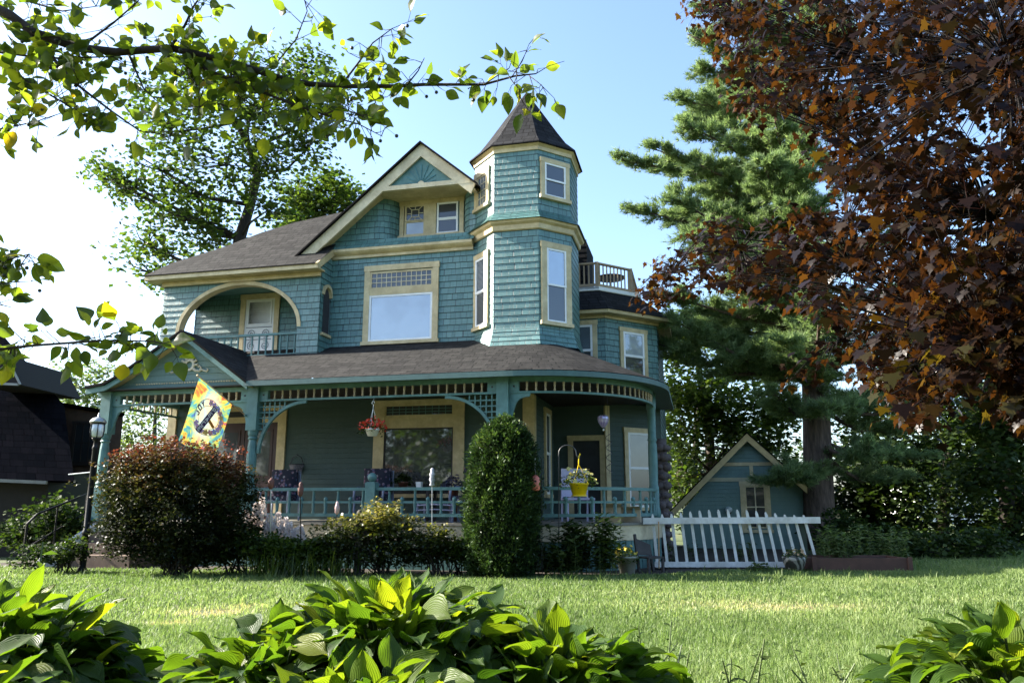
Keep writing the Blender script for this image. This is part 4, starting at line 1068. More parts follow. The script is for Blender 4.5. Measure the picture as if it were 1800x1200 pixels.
# ---- white pine
def pine():
    r = NRG(5); Y = 20.0
    base = at(1441, 985, Y); base.z = 0
    tp = [base, at(1440, 900, Y), at(1436, 760, Y), at(1432, 640, Y), at(1420, 520, Y), at(1400, 410, Y), at(1388, 330, Y), at(1394, 225, Y), at(1402, 100, Y), at(1408, -40, Y), at(1412, -160, Y)]
    rad = [.42, .38, .345, .33, .30, .24, .2, .16, .13, .09, .04]
    t = empty('pine_tree', base, 0, 'tall white pine with a thick bare trunk beside the garage', 'tree'); m = MB()
    m.tube([p - base for p in tp], rad, 14)
    tz = np.array([p.z for p in tp])
    def trunk_at(z):
        k = int(np.clip(np.searchsorted(tz, z) - 1, 0, len(tp) - 2)); q = (z - tz[k]) / (tz[k + 1] - tz[k]); return tp[k].lerp(tp[k + 1], min(max(q, 0), 1))
    B = [(1208, 60, -.4, 1), (1222, 128, .5, 1), (1290, 30, -.6, 1), (1330, 90, .6, 1), (1203, 178, .3, 1.1), (1212, 222, -.5, 1), (1280, 170, .8, 1.2), (1320, 240, -.9, 1.2), (1092, 282, .2, .75), (1150, 262, -.4, .8), (1165, 300, .5, .9), (1230, 290, -.6, 1.2), (1108, 366, .1, .7), (1190, 350, -.8, 1.1), (1180, 385, .6, 1.0), (1260, 340, .5, 1.3), (1290, 400, -.5, 1.2), (1320, 330, .9, 1.2),
         (1140, 575, .4, .9), (1180, 520, -.6, 1.2), (1210, 560, .6, 1.2), (1280, 500, -.8, 1.3), (1320, 540, .6, 1.3), (1160, 605, -.4, 1), (1330, 620, -.8, 1.3), (1320, 660, .5, 1.2), (1360, 690, -.9, 1.0), (1370, 580, 1.0, 1.2),
         (1500, 180, -.6, 1.2), (1530, 300, .5, 1.3), (1560, 420, -.6, 1.3), (1570, 520, .6, 1.3), (1590, 600, -.7, 1.3), (1560, 680, .5, 1.2), (1640, 690, -.3, 1.1), (1580, 755, .3, .9), (1600, 805, -.4, .9), (1585, 835, .4, .8), (1540, 800, -1.0, 1.0), (1380, 830, -.9, .9), (1350, 845, -.5, .7), (1470, 60, .6, 1.2), (1450, 0, -.6, 1.2), (1350, -40, .4, 1.2), (1240, 10, .3, 1), (1430, 640, -1.0, 1.0), (1480, 720, -1.2, .9), (1460, 560, -1.2, 1.3), (1400, 500, -1.2, 1.2)]
    B += [(1370, 300, -1.6, 1.2), (1410, 360, -1.6, 1.2), (1360, 200, -1.5, 1.1), (1420, 250, -1.6, 1.2), (1430, 440, -1.7, 1.3), (1370, 450, -1.7, 1.3), (1400, 130, -1.5, 1.1), (1440, 540, -1.8, 1.3), (1380, 600, -1.6, 1.1), (1340, 280, -1.8, 1.1)]
    rb = random.Random(3)
    for _ in range(34):
        py = rb.uniform(20, 640); lim = 1215 - 60 * math.exp(-((py - 300) / 60) ** 2) - 50 * math.exp(-((py - 560) / 70) ** 2)
        B.append((rb.uniform(lim, 1400), py, rb.uniform(-1.2, 1.2), rb.uniform(.9, 1.3)))
    P, D = [], []
    for px, py, dy, wgt in B:
        tip = at(px, py, Y + dy * 2.0)
        L = (Vector((tip.x, tip.y, 0)) - Vector((base.x, base.y, 0))).length
        z0 = tip.z - (.10 * L if py < 700 else -.22 * L)
        root = trunk_at(z0)
        mid = root.lerp(tip, .5) + Vector((0, 0, -.10 * L + .1 * r.normal()))
        q = [root, root.lerp(mid, .55) + Vector((0, 0, -.02 * L)), mid, mid.lerp(tip, .55), tip]
        r0 = .035 + .012 * L
        m.tube([a - base for a in q], [r0, r0 * .8, r0 * .6, r0 * .4, .012], 7)
        nsub = int(9 + L * 5)
        for k in range(nsub):
            u = .30 + .70 * (k + r.random()) / nsub
            a = q[min(int(u * 4), 3)].lerp(q[min(int(u * 4) + 1, 4)], u * 4 - int(u * 4) if u < 1 else 1)
            side = Vector((r.normal(), r.normal(), .18 * r.normal() + .12)).normalized() * (.30 + .65 * r.random()) * (1.25 - .65 * u) * wgt
            out = (tip - root).normalized() * .3
            e = a + side + out * r.random()
            m.tube([a - base, e - base], [.014, .005], 4, cap=False)
            for j in range(int(44 * wgt) + 8):
                v = .25 + .8 * r.random()
                P.append(a + (e - a) * v + Vector((r.normal(0, .07), r.normal(0, .07), r.normal(0, .045) + .03))); D.append((e - a).normalized() * .8 + Vector((0, 0, .5)) + out)
    m.build('trunk', BARKP, t, True)
    P = np.array([list(p) for p in P]); D = np.array([list(p) for p in D]); n = len(P); k = 9
    PP = np.repeat(P, k, 0); DD = unit(np.repeat(D, k, 0)) + r.normal(0, .55, (n * k, 3)); nrm = r.normal(size=(n * k, 3))
    tm = ([(-.06, 0, 0), (.06, 0, 0), (0, 1, 0)], [(0, 1, 2)])
    R = np.clip(r.normal(.5, .18, n * k) + np.repeat(r.normal(0, .15, n), k), 0, 1)
    mat = leafmat('pine_needles', [(0, (.075, .12, .055)), (.5, (.16, .235, .105)), (1, (.28, .35, .16))], (1.2, 1.25, .8), .5, .5, .3)
    link('crown', scatter('crown', tm[0], tm[1], basis(DD, nrm, .16 * r.uniform(.7, 1.2, n * k)), PP - np.array(base), mat, R), t)
pine()

# ---- copper maple in front, hanging in from the right
def copper():
    r = NRG(8); base = Vector((6.6, 5.2, 0))
    t = empty('copper_maple_tree', base, 0, 'dark copper leaved maple hanging over the right side of the lawn', 'tree')
    poly = [(1190, -40), (1198, 8), (1265, 60), (1262, 110), (1285, 195), (1360, 205), (1392, 230), (1440, 250), (1480, 275), (1452, 318), (1478, 345), (1400, 372), (1300, 385), (1215, 400), (1165, 450), (1120, 490), (1108, 520), (1150, 535), (1210, 515), (1265, 500), (1330, 520), (1400, 510), (1450, 560), (1500, 590), (1520, 650), (1560, 690), (1600, 750), (1640, 735), (1680, 700), (1740, 720), (1860, 750), (1860, -40)]
    # small sprigs that stand free of the main mass
    sprig = [(1410, 655, 34, 22), (1440, 640, 26, 16), (1440, 290, 20, 14), (1130, 515, 26, 20), (1480, 610, 36, 24), (1610, 735, 30, 26), (1650, 700, 30, 24)]
    def inside(x, y):
        c = False; j = len(poly) - 1
        for i in range(len(poly)):
            (xi, yi), (xj, yj) = poly[i], poly[j]
            if (yi > y) != (yj > y) and x < (xj - xi) * (y - yi) / (yj - yi) + xi: c = not c
            j = i
        return c
    C = []
    while len(C) < 1900:
        x, y = r.uniform(1105, 1860), r.uniform(-40, 750)
        if inside(x, y):
            edge = (x - 1100) / 700
            hole = vnoise(np.array([x]), np.array([y]), 70.0, 4)[0]
            if hole < .24 + .16 * max(0, 1 - (x - 1110) / 260) and r.random() < .9: continue
            C.append((x, y, np.clip(7.4 - 3.6 * edge + r.normal(0, .75) - .0008 * y, 2.9, 8.2)))
    for x, y, a, b in sprig:
        for _ in range(4): C.append((x + r.normal(0, a * .5), y + r.normal(0, b * .5), np.clip(7.2 - 3.6 * (x - 1100) / 700, 3, 7.5)))
    C = np.array([list(at(*c)) for c in C])
    m = MB(); tp = [base, Vector((6.5, 5.2, 1.6)), Vector((6.3, 5.3, 3.2)), Vector((6.0, 5.4, 5.0)), Vector((5.6, 5.6, 7.0))]
    m.tube([p - base for p in tp], [.26, .22, .2, .16, .1], 12)
    limbs = []
    for px, py, Y, z0 in [(1300, 40, 6.8, 5.2), (1330, 150, 6.8, 4.6), (1420, 210, 6.3, 4.2), (1180, 480, 6.8, 2.7), (1300, 440, 6.2, 3.0), (1500, 470, 5.3, 2.9), (1560, 300, 5.2, 3.6), (1650, 560, 4.4, 2.5), (1640, 150, 4.8, 4.4), (1750, 650, 3.9, 2.2), (1740, 380, 4.0, 3.2), (1500, 100, 5.8, 5.0), (1480, 600, 5.6, 2.4), (1780, 120, 3.6, 4.0), (1640, 690, 4.2, 2.1)]:
        tip = at(px, py, Y); zz = np.array([p.z for p in tp]); k = int(np.clip(np.searchsorted(zz, z0) - 1, 0, 3)); s = tp[k].lerp(tp[k + 1], (z0 - zz[k]) / (zz[k + 1] - zz[k]))
        pts = [s.lerp(tip, u) + Vector((0, 0, .35 * math.sin(PI * u))) + Vector(r.normal(0, .06, 3)) * (0 < u < 1) for u in (0, .2, .4, .6, .8, 1)]
        m.tube([p - base for p in pts], [.055, .042, .033, .024, .016, .008], 7); limbs += pts[1:]
    LA = np.array([list(p) for p in limbs])
    ex = []
    for p in limbs:
        if p.x > .70 * p.y + .25 or p.z > .95 * p.y + 1.4:
            for _ in range(16): ex.append([p.x + r.normal(0, .42), p.y + r.normal(0, .45), p.z + r.normal(0, .35)])
    for _ in range(260): ex.append([5.9 + r.normal(0, 1.0), 5.4 + r.normal(0, .9), 6.6 + r.normal(0, .9)])
    C = np.concatenate([C, np.array([q for q in ex if q[0] > .70 * q[1] + .2 or q[2] > .95 * q[1] + 1.4])])
    m2 = MB()
    P, D, Nn = [], [], []
    for c in C:
        k = int(np.argmin(np.linalg.norm(LA - c, axis=1))); a = Vector(LA[k]); e = Vector(c)
        m.tube([a - base, a.lerp(e, .5) + Vector((0, 0, .06)) - base, e - base], [.006, .004, .002], 4, cap=False)
        for j in range(r.integers(5, 9)):
            an = r.uniform(0, 2 * PI); L = r.uniform(.05, .13)
            p = e + Vector((math.cos(an) * L, math.sin(an) * L, r.normal(0, .05)))
            m2.tube([e - base, p - base], [.0011, .0009], 3, cap=False)
            P.append(list(p)); D.append([math.cos(an) * .7, math.sin(an) * .7, -r.uniform(.5, 1.9)])
            Nn.append([math.cos(an) * .8 + r.normal(0, .35), math.sin(an) * .8 + r.normal(0, .35), 1.0])
    m.build('trunk', barkmat('black_bark', (.006, .005, .005), (.018, .014, .012), 4, .7), t, True); m2.build('leaf_stalk', paint('red_stalk', (.012, .005, .004), 1.0, spec=0.0), t).__setitem__('kind', 'stuff')
    P, D, Nn = np.array(P), np.array(D), np.array(Nn); n = len(P)
    mat = leafmat('copper_maple_leaf', [(0, (.003, .0018, .0016)), (.35, (.009, .0045, .003)), (.65, (.018, .0085, .0035)), (.82, (.020, .014, .004)), (1, (.028, .030, .006))], (3.7, 2.7, 1.0), .46, .28, .16)
    R = np.clip(r.random(n) * .75 + .22 * vnoise(P[:, 0], P[:, 2], .8, 2), 0, 1)
    M = basis(D, Nn, .046 * r.uniform(.6, 1.4, n)); M[:, :, 0] *= r.uniform(.8, 1.1, n)[:, None]
    link('crown', scatter('crown', MAPLE_V, MAPLE_F, M, P - np.array(base), mat, R), t)
copper()

# ---- crab apple branches reaching in from the left
def crab():
    r = NRG(12); base = Vector((-2.9, 2.3, gzf(0, 2.3)))
    t = empty('crab_apple_tree', base, 0, 'crab apple reaching in overhead from the left with small fruits', 'tree')
    m = MB(); m.tube([Vector((0, 0, 0)), Vector((.05, 0, 1.0)), Vector((.15, 0, 1.9)), Vector((.3, .02, 2.6)), Vector((.5, .02, 3.2))], [.13, .11, .09, .06, .03], 10)
    m.build('trunk', BARKD, t, True)
    BR = [([(-420, -120), (-200, -60), (-60, -12), (20, 28), (60, 58), (140, 85), (205, 92), (300, 85), (400, 108), (500, 140), (545, 148), (610, 152), (690, 152), (745, 149), (850, 149), (905, 134), (942, 130)], 2.25, 2.05, .020, .0018, 1.0),
          ([(50, 62), (95, 105), (130, 145), (195, 195), (245, 230), (292, 237)], 2.2, 2.0, .006, .0012, 1.1), ([(-60, 75), (0, 107), (50, 145), (110, 180), (150, 205)], 2.2, 2.05, .006, .0012, .9),
          ([(300, 83), (325, 45), (340, 12), (358, -14)], 2.15, 2.1, .005, .002, 1.2), ([(600, 150), (632, 108), (655, 76), (690, 50)], 2.08, 2.0, .0035, .0012, 1.2), ([(715, 150), (735, 125), (746, 102)], 2.07, 2.02, .0025, .001, 1.6),
          ([(225, 92), (252, 155), (280, 182)], 2.2, 2.1, .004, .001, 1.2), ([(290, 92), (380, 130), (450, 158), (520, 185), (580, 205), (630, 218), (672, 240)], 2.16, 2.05, .006, .001, 1.5), ([(-40, 240), (0, 227), (60, 215), (120, 195)], 2.1, 2.05, .003, .001, 1.0),
          ([(-80, 80), (0, 92), (80, 103), (200, 100)], 2.3, 2.2, .006, .002, 1.0), ([(-120, 470), (-20, 462), (20, 455), (52, 446)], 2.1, 2.05, .003, .001, 1.7), ([(-120, 505), (-20, 502), (34, 494)], 2.1, 2.05, .003, .001, 1.3), ([(-90, 545), (0, 535), (20, 540)], 2.1, 2.05, .003, .001, .7),
          ([(-300, 640), (-60, 622), (30, 610), (60, 607), (140, 601), (200, 598), (270, 600), (300, 606)], 2.1, 1.95, .006, .0012, 1.5), ([(400, 115), (420, 170), (470, 200)], 2.2, 2.1, .003, .001, 1.8), ([(140, 85), (200, 40), (240, 5), (260, -20)], 2.2, 2.1, .004, .001, 1.1),
          ([(-60, -12), (40, 0), (110, 20), (180, 10)], 2.3, 2.15, .005, .001, 1.0), ([(470, 130), (520, 70), (540, 20), (530, -20)], 2.15, 2.0, .0025, .001, .35), ([(560, 205), (600, 190), (640, 205)], 2.1, 2.0, .003, .001, 1.8), ([(320, 100), (350, 160), (350, 210)], 2.2, 2.1, .003, .001, 1.2), ([(850, 149), (895, 120), (905, 92)], 2.05, 2.0, .002, .0008, .6), ([(900, 135), (918, 108), (930, 78)], 2.05, 2.0, .0016, .0008, .8), ([(942, 130), (965, 116), (992, 108)], 2.05, 2.0, .0014, .0007, .6), ([(930, 133), (952, 150), (962, 168)], 2.05, 2.0, .0014, .0007, .8), ([(895, 136), (912, 158), (914, 180)], 2.05, 2.0, .0014, .0007, 1.0)]
    P, D, Nn, fr_, st = [], [], [], [], MB()
    for px, Y0, Y1, r0, r1, dens in BR:
        n = len(px); pts = [at(x, y, Y0 + (Y1 - Y0) * i / (n - 1)) for i, (x, y) in enumerate(px)]
        if px[0][0] < -250: pts = [base + Vector((.3, .02, 2.0 if px[0][1] < 0 else .9))] + pts; n += 1
        b = MB(); b.tube([p - base for p in pts], [r0 + (r1 - r0) * i / (n - 1) for i in range(n)], 7); b.build('branch', BARKD, t, True)
        for a, e in zip(pts, pts[1:]):
            L = (e - a).length; k = r.poisson(L * 54 * dens * (.45 if px[0][0] < -250 and px[0][1] < 0 and a.x > -.45 else 1))
            if a.x < -1.9: k = 0
            for _ in range(k):
                s = a.lerp(e, r.random()); dr = Vector((r.normal(0, .8), r.normal(0, .8), r.normal(.05, .8))).normalized()
                tw = s + dr * r.uniform(.015, .07)
                st.tube([s - base, tw - base], [.0014, .0009], 4, cap=False)
                for j in range(r.integers(1, 4)):
                    d2 = (dr + Vector((r.normal(0, .7), r.normal(0, .7), r.normal(-.25, .6)))).normalized(); q = tw + d2 * r.uniform(.008, .03)
                    st.tube([tw - base, q - base], [.0008, .0006], 3, cap=False)
                    P.append(list(q)); D.append(list(d2)); Nn.append([r.normal(0, .8), r.normal(-.3, .8), r.normal(.5, .7)])
                if r.random() < .22 and len(fr_) < 95:
                    q = tw + Vector((r.normal(0, .02), r.normal(0, .02), -r.uniform(.015, .045))); st.tube([tw - base, q - base], [.0006, .0005], 3, cap=False); fr_.append(q)
    o = st.build('twig', BARKD, t); o['kind'] = 'stuff'
    xs = np.linspace(0, 1, 7); tv, uvt = [], []
    for y in xs:
        w = .36 * math.sin(PI * min(1, y * .97 + .03) ** .8) * (1 - .15 * y)
        if y == 1: w = 0.004
        for k in (-1, -.5, 0, .5, 1): tv.append((w * k, y, .16 * abs(k) * w * 2 - .16 * y * y + .02 * math.sin(9 * y + 2 * k)))
    tf = [(i * 5 + j, i * 5 + j + 1, i * 5 + j + 6, i * 5 + j + 5) for i in range(6) for j in range(4)]
    P, D, Nn = np.array(P), np.array(D), np.array(Nn); n = len(P)
    mat = leafmat('crab_apple_leaf', [(0, (.026, .048, .012)), (.5, (.06, .092, .016)), (.94, (.105, .135, .018)), (.985, (.13, .14, .016)), (1, (.17, .13, .014))], (2.8, 2.6, .7), .66, .35, .5)
    link('foliage', scatter('foliage', tv, tf, basis(D, Nn, .046 * r.uniform(.6, 1.3, n)), P - np.array(base), mat, r.random(n), smooth=True), t)
    f = MB(); f.ball((0, 0, 0), .0055, 8); fm = f.mesh('fruit', paint('dark_crab_fruit', (.03, .035, .02), .4), True)
    for q in fr_: link('fruit', fm, t, q - base)
crab()

# ---- hostas in the foreground
M_HOSTA = leafmat('hosta_leaf', [(0, (.020, .050, .011)), (.5, (.055, .105, .016)), (.8, (.095, .14, .018)), (1, (.15, .18, .02))], (2.5, 2.4, .5), .47, .45, .24, veins=True)
def hosta(px, py, Y, R, H, n, L0, seed, label, sx=1.0):
    r = NRG(seed); c = at(px, py, Y); c.z = gzf(c.x, c.y)
    t = empty('hosta_plant', c, 0, label, 'hosta', 'hostas along the front of the lawn')
    ny, nxx = 9, 7; ty = np.linspace(0, 1, ny); kx = np.linspace(-1, 1, nxx)
    wprof = np.array([.05, .23, .30, .315, .295, .24, .165, .08, .0])
    i = np.arange(n); q = np.sqrt((i + .5) / n); az = i * 2.399963 + r.normal(0, .3, n)
    q = np.clip(q + r.normal(0, .06, n), .05, 1.05)
    rad = R * q; hz = H * (1 - .62 * q ** 2.2) + r.normal(0, .035, n) - .03
    el = np.radians(66 - 88 * q + r.normal(0, 17, n)); bend = .35 + .75 * q + r.normal(0, .35, n); bend = np.where(np.abs(bend) < .08, .08, bend); L = L0 * r.uniform(.7, 1.25, n); roll = r.normal(0, .35, n)
    cup = r.uniform(.15, .55, n); azl = az + r.normal(0, .35, n)
    o = np.stack([np.cos(az) * rad * sx, np.sin(az) * rad, hz], 1)
    dh = np.stack([np.cos(azl), np.sin(azl), np.zeros(n)], 1); up = np.array([0, 0, 1.0]); sd_ = np.stack([-np.sin(azl), np.cos(azl), np.zeros(n)], 1)
    V = np.empty((n, ny, nxx, 3))
    for a, y in enumerate(ty):
        ph = el - bend * y; ph0 = el
        yy = (np.sin(ph0) - np.sin(ph)) / bend; 
        fx = (np.sin(el) - np.sin(ph)) / bend; fz = -(np.cos(el) - np.cos(ph)) / bend
        # integrate direction (cos ph, sin ph): along = int cos, height = int sin
        al = (np.sin(el) - np.sin(el - bend * y)) / bend; hh = -(np.cos(el) - np.cos(el - bend * y)) / bend
        nd = np.stack([-np.sin(ph), np.cos(ph)], 1)
        for b, k in enumerate(kx):
            w = wprof[a] * k; lift = cup * wprof[a] * abs(k) ** 1.6 * .9 + .035 * np.sin(9 * y + 5 * k + 3 * az) * abs(k) + .02 * np.sin(5 * y + 7 * az) 
            back = -.10 * (abs(k) ** 2) * (1 - y) ** 3
            A = al + back + lift * nd[:, 0]; Hh = hh + lift * nd[:, 1]
            sw = w * np.cos(roll); sh = w * np.sin(roll)
            V[:, a, b] = o + L[:, None] * (dh * A[:, None] + up * (Hh + sh)[:, None] + sd_ * sw[:, None])
    tf = [(a * nxx + b, a * nxx + b + 1, (a + 1) * nxx + b + 1, (a + 1) * nxx + b) for a in range(ny - 1) for b in range(nxx - 1)]
    k = ny * nxx; fl = np.array(tf).ravel()
    uvt = np.array([(kk, y) for y in ty for kk in kx])
    loops = (np.arange(n)[:, None] * k + fl).ravel()
    R_ = np.clip(r.normal(.5, .2, n) + .25 * (1 - q) - .12, 0, 1)
    me = np_mesh('foliage', V.reshape(-1, 3), np.full(n * len(tf), 4), loops, M_HOSTA, np.repeat(R_, len(tf)), np.tile(uvt[fl], (n, 1)), True)
    link('foliage', me, t)
    m = MB()
    for j in range(n):
        e = Vector(o[j]); s = Vector((e.x * .12, e.y * .12, .0)); m.tube([s, s.lerp(e, .55) + Vector((0, 0, .10 * H)), e], [.006, .005, .004], 4, cap=False)
    m.build('leaf_stalks', paint('hosta_stalk', (.03, .05, .012), .5), t)['kind'] = 'stuff'
hosta(-5, 1100, 2.75, .52, .46, 560, .128, 1, 'hosta clump in the left corner in front of the lamp post')
hosta(470, 1160, 2.6, .40, .37, 430, .122, 2, 'low hosta clump with dry leaf tips beside the bare lawn patch')
hosta(690, 1100, 2.85, .62, .48, 720, .125, 3, 'tallest hosta clump in the middle of the lawn edge')
hosta(970, 1130, 2.75, .55, .35, 520, .125, 4, 'sprawling hosta clump below the yew, mixed with thin weeds')
hosta(1780, 1150, 2.5, .47, .41, 520, .122, 5, 'bright hosta clump in the right corner under the copper maple')
hosta(-110, 1180, 2.2, .42, .36, 260, .11, 6, 'shaded hosta clump cut off by the left edge')
hosta(640, 1190, 2.25, .52, .32, 420, .122, 7, 'dark shaded hosta clump in front of the tallest one')

# ---- shrubs by the porch
def shrub(name, label, px, Y, shells, n_clu, per, spread, leaf, mat, stems, seed, tmpl=DIAM, rfun=None, droop=.1, stem_mat=BARKD, sx=1.2, group=None, base_y=None):
    """shells: (px, py, rx, rz) ellipsoids in photo pixels at depth Y"""
    r = NRG(seed); c = at(px, 985, Y); c.z = 0
    t = empty(name, c, 0, label, 'shrub' if 'shrub' in name or 'bush' in name or 'hedge' in name else 'plant', group)
    bl = [blob(x, y, Y + dy, a, b, d) for x, y, a, b, dy, d in shells]
    C, P = cluster_pts(r, bl, n_clu, per, spread, .62)
    k = P[:, 2] > .02; P = P[k]; rep = np.repeat(np.arange(len(C)), per)[k]
    m = MB()
    for j in range(stems):
        q = Vector(C[r.integers(len(C))]); s = Vector((r.normal(0, .12), r.normal(0, .1), 0)); e = q - c
        m.tube([s, s.lerp(e, .5) + Vector((r.normal(0, .05), r.normal(0, .05), .1)), e], [.012, .008, .004], 5, cap=False)
    m.build('stem', stem_mat, t, True)['kind'] = 'stuff'
    n = len(P); a = r.uniform(0, 2 * PI, n); d = np.stack([np.cos(a), np.sin(a), r.normal(.25 - droop, .5, n)], 1); nrm = np.stack([r.normal(0, .6, n), r.normal(0, .6, n), np.ones(n)], 1)
    R = np.clip(r.normal(.5, .17, n) + r.normal(0, .14, len(C))[rep], 0, 1) if rfun is None else rfun(P, r, bl)
    link('foliage', scatter('foliage', tmpl[0], tmpl[1], basis(d, nrm, leaf * r.uniform(.65, 1.3, n), sx), P - np.array(c), mat, R), t)
    return t
M_BURN = leafmat('reddening_bush_leaf', [(0, (.008, .013, .005)), (.3, (.022, .032, .009)), (.5, (.05, .05, .014)), (.66, (.085, .045, .02)), (.85, (.12, .03, .022)), (1, (.16, .04, .034))], (1.4, 1.3, .8), .35, .5, .25)
def burn_r(P, r, bl):
    z = (P[:, 2] - .2) / 1.75; out = np.clip(r.normal(.24, .09, len(P)) + np.clip(z - .5, 0, 1) * .95 + .05 * r.normal(size=len(P)), 0, 1)
    red = (vnoise(P[:, 0], P[:, 2], .35, 6) - .5) * .35
    return np.clip(out + red, 0, 1)
shrub('burning_bush', 'large round shrub with red tinged top in front of the flag', 315, 12.8, [(315, 885, 132, 95, 0, .75), (250, 850, 70, 60, 0, .55), (380, 860, 70, 62, 0, .55), (310, 815, 110, 40, 0, .55), (230, 925, 55, 50, 0, .5), (390, 930, 60, 46, 0, .5), (315, 955, 120, 34, 0, .6)], 2900, 16, .05, .05, M_BURN, 60, 51, rfun=burn_r)
M_YEW = leafmat('yew_needles', [(0, (.010, .024, .009)), (.5, (.034, .066, .02)), (.85, (.085, .14, .04)), (1, (.15, .20, .06))], (1.2, 1.3, .6), .25, .45, .4)
def yew():
    r = NRG(52); Y = 12.75; s = Y / F_PX; c = at(881, 985, Y); c.z = 0
    t = empty('yew_shrub', c, 0, 'clipped dark green yew standing as a tall column before the porch', 'shrub')
    H = at(883, 738, Y).z; n = 9000
    prof = lambda z: np.interp(z / H, [0, .06, .2, .45, .7, .85, .94, 1.0], [.42, .46, .50, .52, .48, .41, .26, .03])
    z = r.random(n) ** .9 * H; a = r.uniform(0, 2 * PI, n); bump = 1 + .10 * np.sin(5 * a + 3 * z) * np.sin(4 * z + a) + .07 * np.sin(11 * a - 7 * z) + r.normal(0, .05, n) + .22 * (r.random(n) < .02)
    rad = prof(z) * bump
    P = np.stack([np.cos(a) * rad + .02 * z, np.sin(a) * rad, z], 1); P = np.repeat(P, 7, 0); A = np.repeat(a, 7); nn = len(P)
    P += r.normal(0, .035, (nn, 3))
    D = np.stack([np.cos(A), np.sin(A), .55 + 0 * A], 1) + r.normal(0, .55, (nn, 3)); nrm = np.stack([0 * A, 0 * A, 1 + 0 * A], 1) + r.normal(0, .4, (nn, 3))
    tm = ([(0, 0, 0), (-.16, .5, 0), (0, 1, 0), (.16, .5, 0)], [(0, 3, 2, 1)])
    R = np.clip(np.repeat(r.normal(.42, .2, n), 7) + r.normal(0, .1, nn) + .12 * (P[:, 2] / H - .5) + .55 * (vnoise(np.arctan2(P[:, 0], P[:, 1]) * .5, P[:, 2], .11, 17) - .5), 0, 1)
    link('foliage', scatter('foliage', tm[0], tm[1], basis(D, nrm, .062 * r.uniform(.6, 1.3, nn), 1.3), P, M_YEW, R), t)
    m = MB(); m.lathe([(.3, .0)] + [(float(prof(q * H)) * .80, q * H) for q in (.08, .25, .45, .65, .8, .9)] + [(.02, .94 * H)], n=14); m.build('dark_core', barkmat('dark_core_bark', (.008, .009, .006), (.025, .026, .015)), t, True)  # added solid dark core that blocks the view through, in place of branches
    m = MB(); m.tube([(0, 0, 0), (0, 0, H * .5)], .06, 8); m.build('trunk', BARKD, t)
yew()
M_PIER = leafmat('yellowish_shrub_leaf', [(0, (.014, .026, .007)), (.5, (.045, .062, .014)), (.8, (.15, .15, .035)), (1, (.30, .26, .10))], (1.3, 1.3, .6), .35, .4, .45)
def top_r(zc, zs): return lambda P, r, bl: np.clip(r.normal(.33, .15, len(P)) + np.clip((P[:, 2] - zc) / zs, -.3, .5), 0, 1)
shrub('garden_shrub', 'yellow green flowering shrub below the ball topped newel post', 670, 12.9, [(655, 930, 56, 36, 0, .45), (610, 945, 48, 36, 0, .45), (705, 945, 52, 36, 0, .45), (668, 905, 34, 26, 0, .35), (660, 970, 90, 22, 0, .5)], 560, 14, .05, .06, M_PIER, 30, 53, rfun=top_r(.6, .6))
shrub('garden_shrub', 'lower yellow tipped shrub just left of the clipped yew', 765, 12.85, [(760, 960, 36, 30, 0, .4), (730, 965, 36, 28, 0, .4), (775, 945, 22, 20, 0, .3), (792, 970, 20, 20, 0, .3)], 260, 14, .045, .055, M_PIER, 20, 54, rfun=top_r(.55, .8))
shrub('garden_shrub', 'dark green low shrub between the red tinged bush and the pink plumes', 420, 12.95, [(400, 950, 40, 38, 0, .4), (440, 955, 40, 30, 0, .4), (375, 970, 34, 22, 0, .4)], 300, 14, .05, .06, M_LD, 16, 55)
shrub('garden_shrub', 'low leafy green plants under the pink plumes', 505, 12.9, [(470, 962, 50, 24, 0, .3), (520, 966, 46, 20, 0, .3), (560, 965, 36, 22, 0, .3)], 300, 13, .05, .07, M_LG, 10, 58)
shrub('garden_shrub', 'low dark green leaves between the yellow tipped shrub and the yew', 805, 12.95, [(800, 968, 30, 20, 0, .25), (835, 975, 26, 16, 0, .25)], 130, 13, .05, .06, M_LG, 8, 59)
# strap leaved and stemmed perennials
def strap_plant(name, label, px, Y, n, L, wd, mat, seed, spread=.18, group=None):
    r = NRG(seed); c = at(px, 985, Y); c.z = 0
    t = empty(name, c, 0, label, 'plant', group)
    seg = 5; V = np.empty((n, seg + 1, 2, 3)); a = r.uniform(0, 2 * PI, n); Ls = L * r.uniform(.6, 1.2, n); ln = r.uniform(.25, 1.0, n); b0 = r.normal(0, spread, (n, 2)) * [1, .7]
    for k in range(seg + 1):
        u = k / seg; out = Ls * ln * (u ** 1.4) * .75; h = Ls * (u - ln * .62 * u * u); w = wd * (1 - u ** 2.2) * .5 + .0008
        cx = b0[:, 0] + np.cos(a) * out; cy = b0[:, 1] + np.sin(a) * out
        for j, sg in enumerate((-1, 1)): V[:, k, j] = np.stack([cx - np.sin(a) * w * sg, cy + np.cos(a) * w * sg, np.maximum(h, .005)], 1)
    tf = np.array([(2 * k, 2 * k + 1, 2 * k + 3, 2 * k + 2) for k in range(seg)]).ravel()
    me = np_mesh('foliage', V.reshape(-1, 3), np.full(n * seg, 4), (np.arange(n)[:, None] * (2 * seg + 2) + tf).ravel(), mat, np.repeat(r.random(n), seg))
    link('foliage', me, t); return t
for i, px in enumerate((478, 530, 580)):
    strap_plant('daylily_plant', ['arching daylily leaves under the pink plumes', 'arching daylily leaves right of the pink plumes', 'daylily tuft at the foot of the yellow green shrub'][i], px, 12.7, 130, .58, .018, M_LG, 60 + i, .2, 'daylilies in the front bed')
